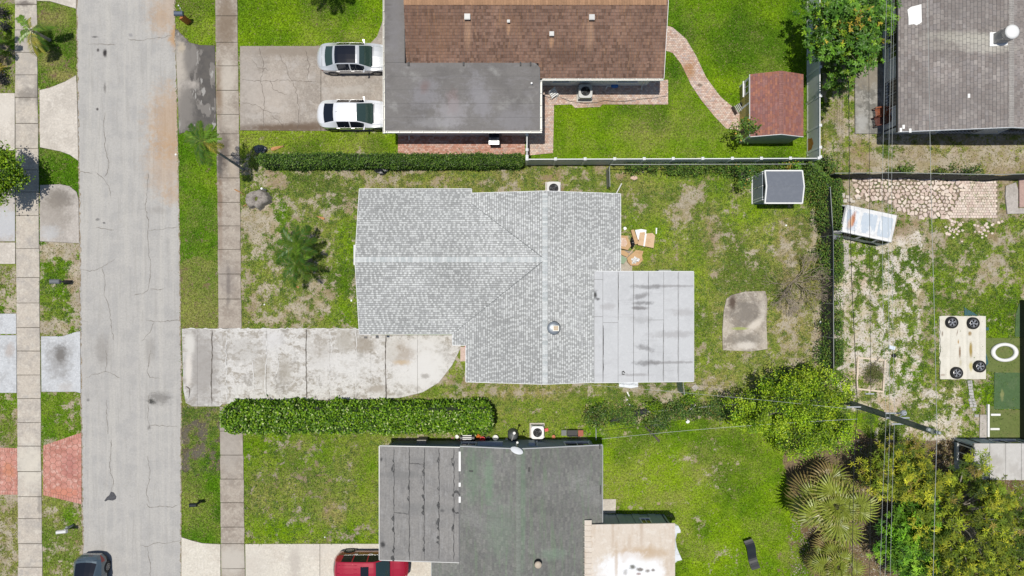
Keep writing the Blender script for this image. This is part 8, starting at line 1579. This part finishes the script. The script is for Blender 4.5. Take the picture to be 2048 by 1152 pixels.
m.mesh(vs, [(j * (nx_ + 1) + i, (j + 1) * (nx_ + 1) + i, (j + 1) * (nx_ + 1) + i + 1, j * (nx_ + 1) + i + 1) for j in range(ny_) for i in range(nx_)]); nb_ = len(vs); m.mesh([(x, y, .01) for x, y, z in vs[:1]] + [(vs[nx_][0], vs[nx_][1], .01), (vs[-1][0], vs[-1][1], .01), (vs[-1 - nx_][0], vs[-1 - nx_][1], .01)], [(0, 1, 2, 3)]); single('tarpaulin', 'creased cream tarpaulin with yellow stained folds spread in the right yard', 'tarpaulin', m, tarp, smooth=True)
teal = material('teal_sheet', (.03, .10, .11), rough=.5); m = MB(); m.prism(PP([(1928, 614), (1934, 619), (1946, 625), (1955, 631), (1928, 631)]), 0, .05); single('sheet', 'dark teal scrap poking out above the cream tarpaulin', 'sheet', m, teal); m = MB(); m.prism(PP([(1969, 700), (1973, 712), (1976, 726), (1971, 732), (1966, 730)]), 0, .05); single('sheet', 'dark teal scrap at the right side of the cream tarpaulin', 'sheet', m, teal)
m = MB(); m.prism(PP([(1970, 655), (1976, 654), (1977, 660), (1972, 661)]), 0, .05); single('sheet', 'tiny dark teal scrap at the upper right of the cream tarpaulin', 'sheet', m, teal)
def lyingwheel(lab, px, py, rz):
    x, y = P(px, py, .25); t = thing('car_wheel', lab, 'wheel', (x, y, .08), group='wheels on the cream tarpaulin'); r_ = .40; z = .10; m = MB(); m.lathe(x, y, [(r_ * .62, z), (r_ * .95, z), (r_, z + .06), (r_, z + .17), (r_ * .93, z + .22), (r_ * .68, z + .22), (r_ * .64, z + .17), (r_ * .62, z + .05)], 28); m.build('tyre', tyre_m, t); m = MB(); m.lathe(x, y, [(.01, z + .04), (r_ * .63, z + .06)], 24); m.build('well', blackp, t); m = MB()
    for k in range(5):
        for dd in (-.16, .16):
            a = rz + k * 1.2566 + dd; ca, sa = math.cos(a), math.sin(a); a2 = rz + k * 1.2566; q_ = [(x + .04 * math.cos(a2) - .02 * sa, y + .04 * math.sin(a2) + .02 * ca), (x + r_ * .64 * ca - .018 * sa, y + r_ * .64 * sa + .018 * ca), (x + r_ * .64 * ca + .018 * sa, y + r_ * .64 * sa - .018 * ca), (x + .04 * math.cos(a2) + .02 * sa, y + .04 * math.sin(a2) - .02 * ca)]; m.prism(q_, z + .12, z + .17)
    m.lathe(x, y, [(r_ * .60, z + .17), (r_ * .64, z + .205), (r_ * .67, z + .20)], 28); m.cyl(x, y, z + .1, z + .18, .06, n=12); m.build('rim', material('bright_alloy', (.62, .62, .62), rough=.3, metal=.7) if 'bright_alloy' not in bpy.data.materials else bpy.data.materials['bright_alloy'], t)
lyingwheel('upper left wheel on the cream tarpaulin', 1904.5, 645, .3); lyingwheel('upper right wheel on the cream tarpaulin', 1947, 646.5, 1.0); lyingwheel('lower left wheel on the cream tarpaulin', 1914, 746, .7); lyingwheel('lower right wheel overlapping the edge of the cream tarpaulin', 1960, 733, 1.4)
turf1 = material('olive_turf_mat', (.13, .165, .045), rough=.95, layers=[(1.2, (.17, .17, .065), .5, .66, .6), (60, (.08, .11, .03), .5, .7, .5)]); turf2 = material('green_turf_mat', (.07, .13, .05), rough=.95, layers=[(1.5, (.10, .15, .07), .5, .66, .6), (60, (.05, .09, .035), .5, .7, .5)], blobs=[(2003,790,4,12,(.3,.3,.12),.6,0,.7)])
for lab, q_, mt, z in (('olive artificial turf mat beneath the white ring', [(1969, 676), (2040, 676), (2040, 746), (1988, 744), (1971, 742)], turf1, .045), ('darker green artificial turf mat below the white ring', [(1988, 745), (2040, 745), (2040, 818), (1987, 818)], turf2, .05), ('olive artificial turf mat with two white battens', [(1976, 812), (1987, 812), (1987, 819.5), (2040, 819.5), (2040, 880), (1976, 880)], turf1, .045), ('faint green turf strip along the black pool wall', [(2031, 628), (2040, 600), (2040, 674), (2029, 674)], turf2, .04)): m = MB(); m.prism(PP(q_), 0, z); single('turf_mat', lab, 'turf mat', m, mt)
for lab, q_ in (('upper white batten on the olive turf mat', (1980, 827, 1999, 831)), ('lower white batten on the olive turf mat', (1979, 855.5, 1997, 859.5))): m = MB(); m.prism(PP(R(*q_)), .045, .10); single('batten', lab, 'batten', m, white_m)
m = MB(); m.prism(PP(R(1972.5, 808, 1976, 873)), 0, .16); single('curb_beam', 'long white beam along the olive turf mat', 'beam', m, white_m); m = MB(); m.prism(PP([(1959, 829), (1972, 829), (1972, 876), (1958, 876)]), 0, .06); single('concrete_strip', 'grey concrete strip left of the long white beam', 'slab', m, conc_l2)
m = MB()
for i, (a, b_, w) in enumerate([(1934, 761, 9), (1935, 767, 9), (1936, 773, 9), (1937, 779, 8), (1937, 785, 9), (1939, 791, 8), (1936, 797, 6), (1943, 797, 5), (1938, 803, 6), (1945, 803, 6), (1939, 809, 6), (1946, 809, 6), (1944, 816, 7), (1948, 829, 8)]): m.prism(PP([(a, b_), (a + w, b_ - .5), (a + w + .5, b_ + 5), (a + .3, b_ + 5.2)]), 0, rr(.04, .07), jit((.42, .41, .40), .1))
m.build('stepping_stones', material('grey_stepping_stone', (0, 0, 0), rough=.9, attr='col', layers=[(6, (.5, .47, .44), .5, .64, .7)]), kind='structure', label='crooked grey stepping stone path below the cream tarpaulin')
m = MB(); n = 40; x, y = P(2012, 705, .3); vs = []
for k in range(n):
    a = 6.2832 * k / n
    for f, z in ((.70, .18), (.74, .26), (.86, .29), (.97, .26), (1.0, .16), (.97, .05), (.72, .05)): vs.append((x + .90 * (f if 1 else 0) * math.cos(a), y + .64 * (f if f > .9 else f * .93) * math.sin(a), z))
m.mesh(vs, [(k * 7 + i, ((k + 1) % n) * 7 + i, ((k + 1) % n) * 7 + (i + 1) % 7, k * 7 + (i + 1) % 7) for k in range(n) for i in range(7)]); single('ring', 'white oval ring lying on the olive turf mat', 'ring', m, white_m, smooth=True)
m = MB(); m.box(X(2038.5), Y(878), 0, X(2038.5) + 6, Y(600), 1.25); m.box(X(2038.5) - .04, Y(878), 1.15, X(2038.5), Y(600), 1.3); single('black_tank', 'long black walled pool enclosure cut by the right edge', 'pool', m, material('black_liner', (.015, .018, .017), rough=.5))
# wooden frame bed
pale_w = material('pale_timber', (.66, .56, .44), rough=.8, layers=[(5, (.56, .46, .36), .5, .64, .7)]); t = thing('frame_bed', 'pale wooden rectangle frame on sandy ground near the pole', 'planter', (*P(1741, 745), 0)); FRP = [(1715, 715), (1768.5, 720), (1765, 783), (1712, 777)]
for i in range(4):
    a, b_ = FRP[i], FRP[(i + 1) % 4]; A0, B0 = Vector(P(*a)), Vector(P(*b_)); d = (B0 - A0).normalized(); nn = Vector((-d.y, d.x)) * .055; m = MB(); m.prism([tuple(A0 - nn - d * .05), tuple(B0 - nn - d * .06), tuple(B0 + nn - d * .06), tuple(A0 + nn - d * .05)], 0, .12, inset=.01); m.build('board', pale_w, t)
m = MB(); m.prism(PP([(1777, 690), (1789, 693), (1787, 700), (1776.5, 697)]), .02, .14); single('sign_board', 'pale bluish board lying near the wooden frame', 'board', m, material('pale_blue_board', (.62, .68, .76), rough=.5))
disc('dark round pot right of the pale bluish board', 1786, 711, .13, name='plant_pot', z=.2, mat=dark_m, cat='pot'); pole('branch', 'thin grey branch leaning over the wooden frame', (*P(1743, 737), .05), (*P(1755, 713), .3), .02, bark, 'branch')
for i, (a, b_, w, h) in enumerate([(1679, 387, 9, 9), (1690, 391, 7, 6), (1683, 399, 10, 7), (1695, 396, 8, 8), (1700, 401, 8, 5), (1711, 394, 7, 5)]): m = MB(); m.prism(PP([(a, b_), (a + w, b_ + rr(-1, 1)), (a + w + rr(-1, 1), b_ + h), (a + rr(-1, 1), b_ + h)]), 0, rr(.12, .2), inset=.02); single('concrete_block', ['square pale block nearest the dividing fence above the van', 'small pale block second from the fence above the van', 'wide pale block under the square one, above the van', 'pale block touching the van roof corner from above', 'low pale block partly under the van roof edge', 'rightmost pale block above the van'][i], 'block', m, conc1)
t = thing('raised_slab', 'reddish slab inside a grey concrete border at the right edge', 'slab', (*P(2030, 390), 0)); m = MB(); m.prism(PP([(2010, 372), (2030, 365), (2034, 380), (2034, 417), (2070, 415), (2070, 427), (2013, 428), (2009, 395)]), 0, .10); m.build('border', conc_l2, t); m = MB(); m.prism(PP([(2035.5, 352), (2075, 352), (2075, 413), (2036, 415)]), 0, .14, inset=.02); m.build('slab', material('pink_slab', (.42, .29, .25), rough=.9, layers=[(3, (.36, .25, .22), .5, .64, .7), (14, (.5, .38, .33), .55, .7, .6)]), t)
m = MB(); m.cyl(*P(1390, 775), 0, .05, .25, n=4); single('drain_cover', 'small square drain pad in sandy grass right of the narrow gate', 'drain', m, conc_l2)
m = MB(); m.tube([(*P(1313, 545, .9), .9), (*P(1341, 542, .9), .9)], .03, 6); m.box(X(1315, .5), Y(543, .5), .3, X(1340, .5), Y(540, .5), .85); single('folded_chair', 'folded grey chair poking out above the white flat roof', 'chair', m, chain)
print('objects', len(bpy.data.objects)); print('tris', sum(sum(len(p.vertices) - 2 for p in o.data.polygons) if len(o.data.polygons) < 3000 else len(o.data.polygons) * 2 for o in bpy.data.objects if o.type == 'MESH'))
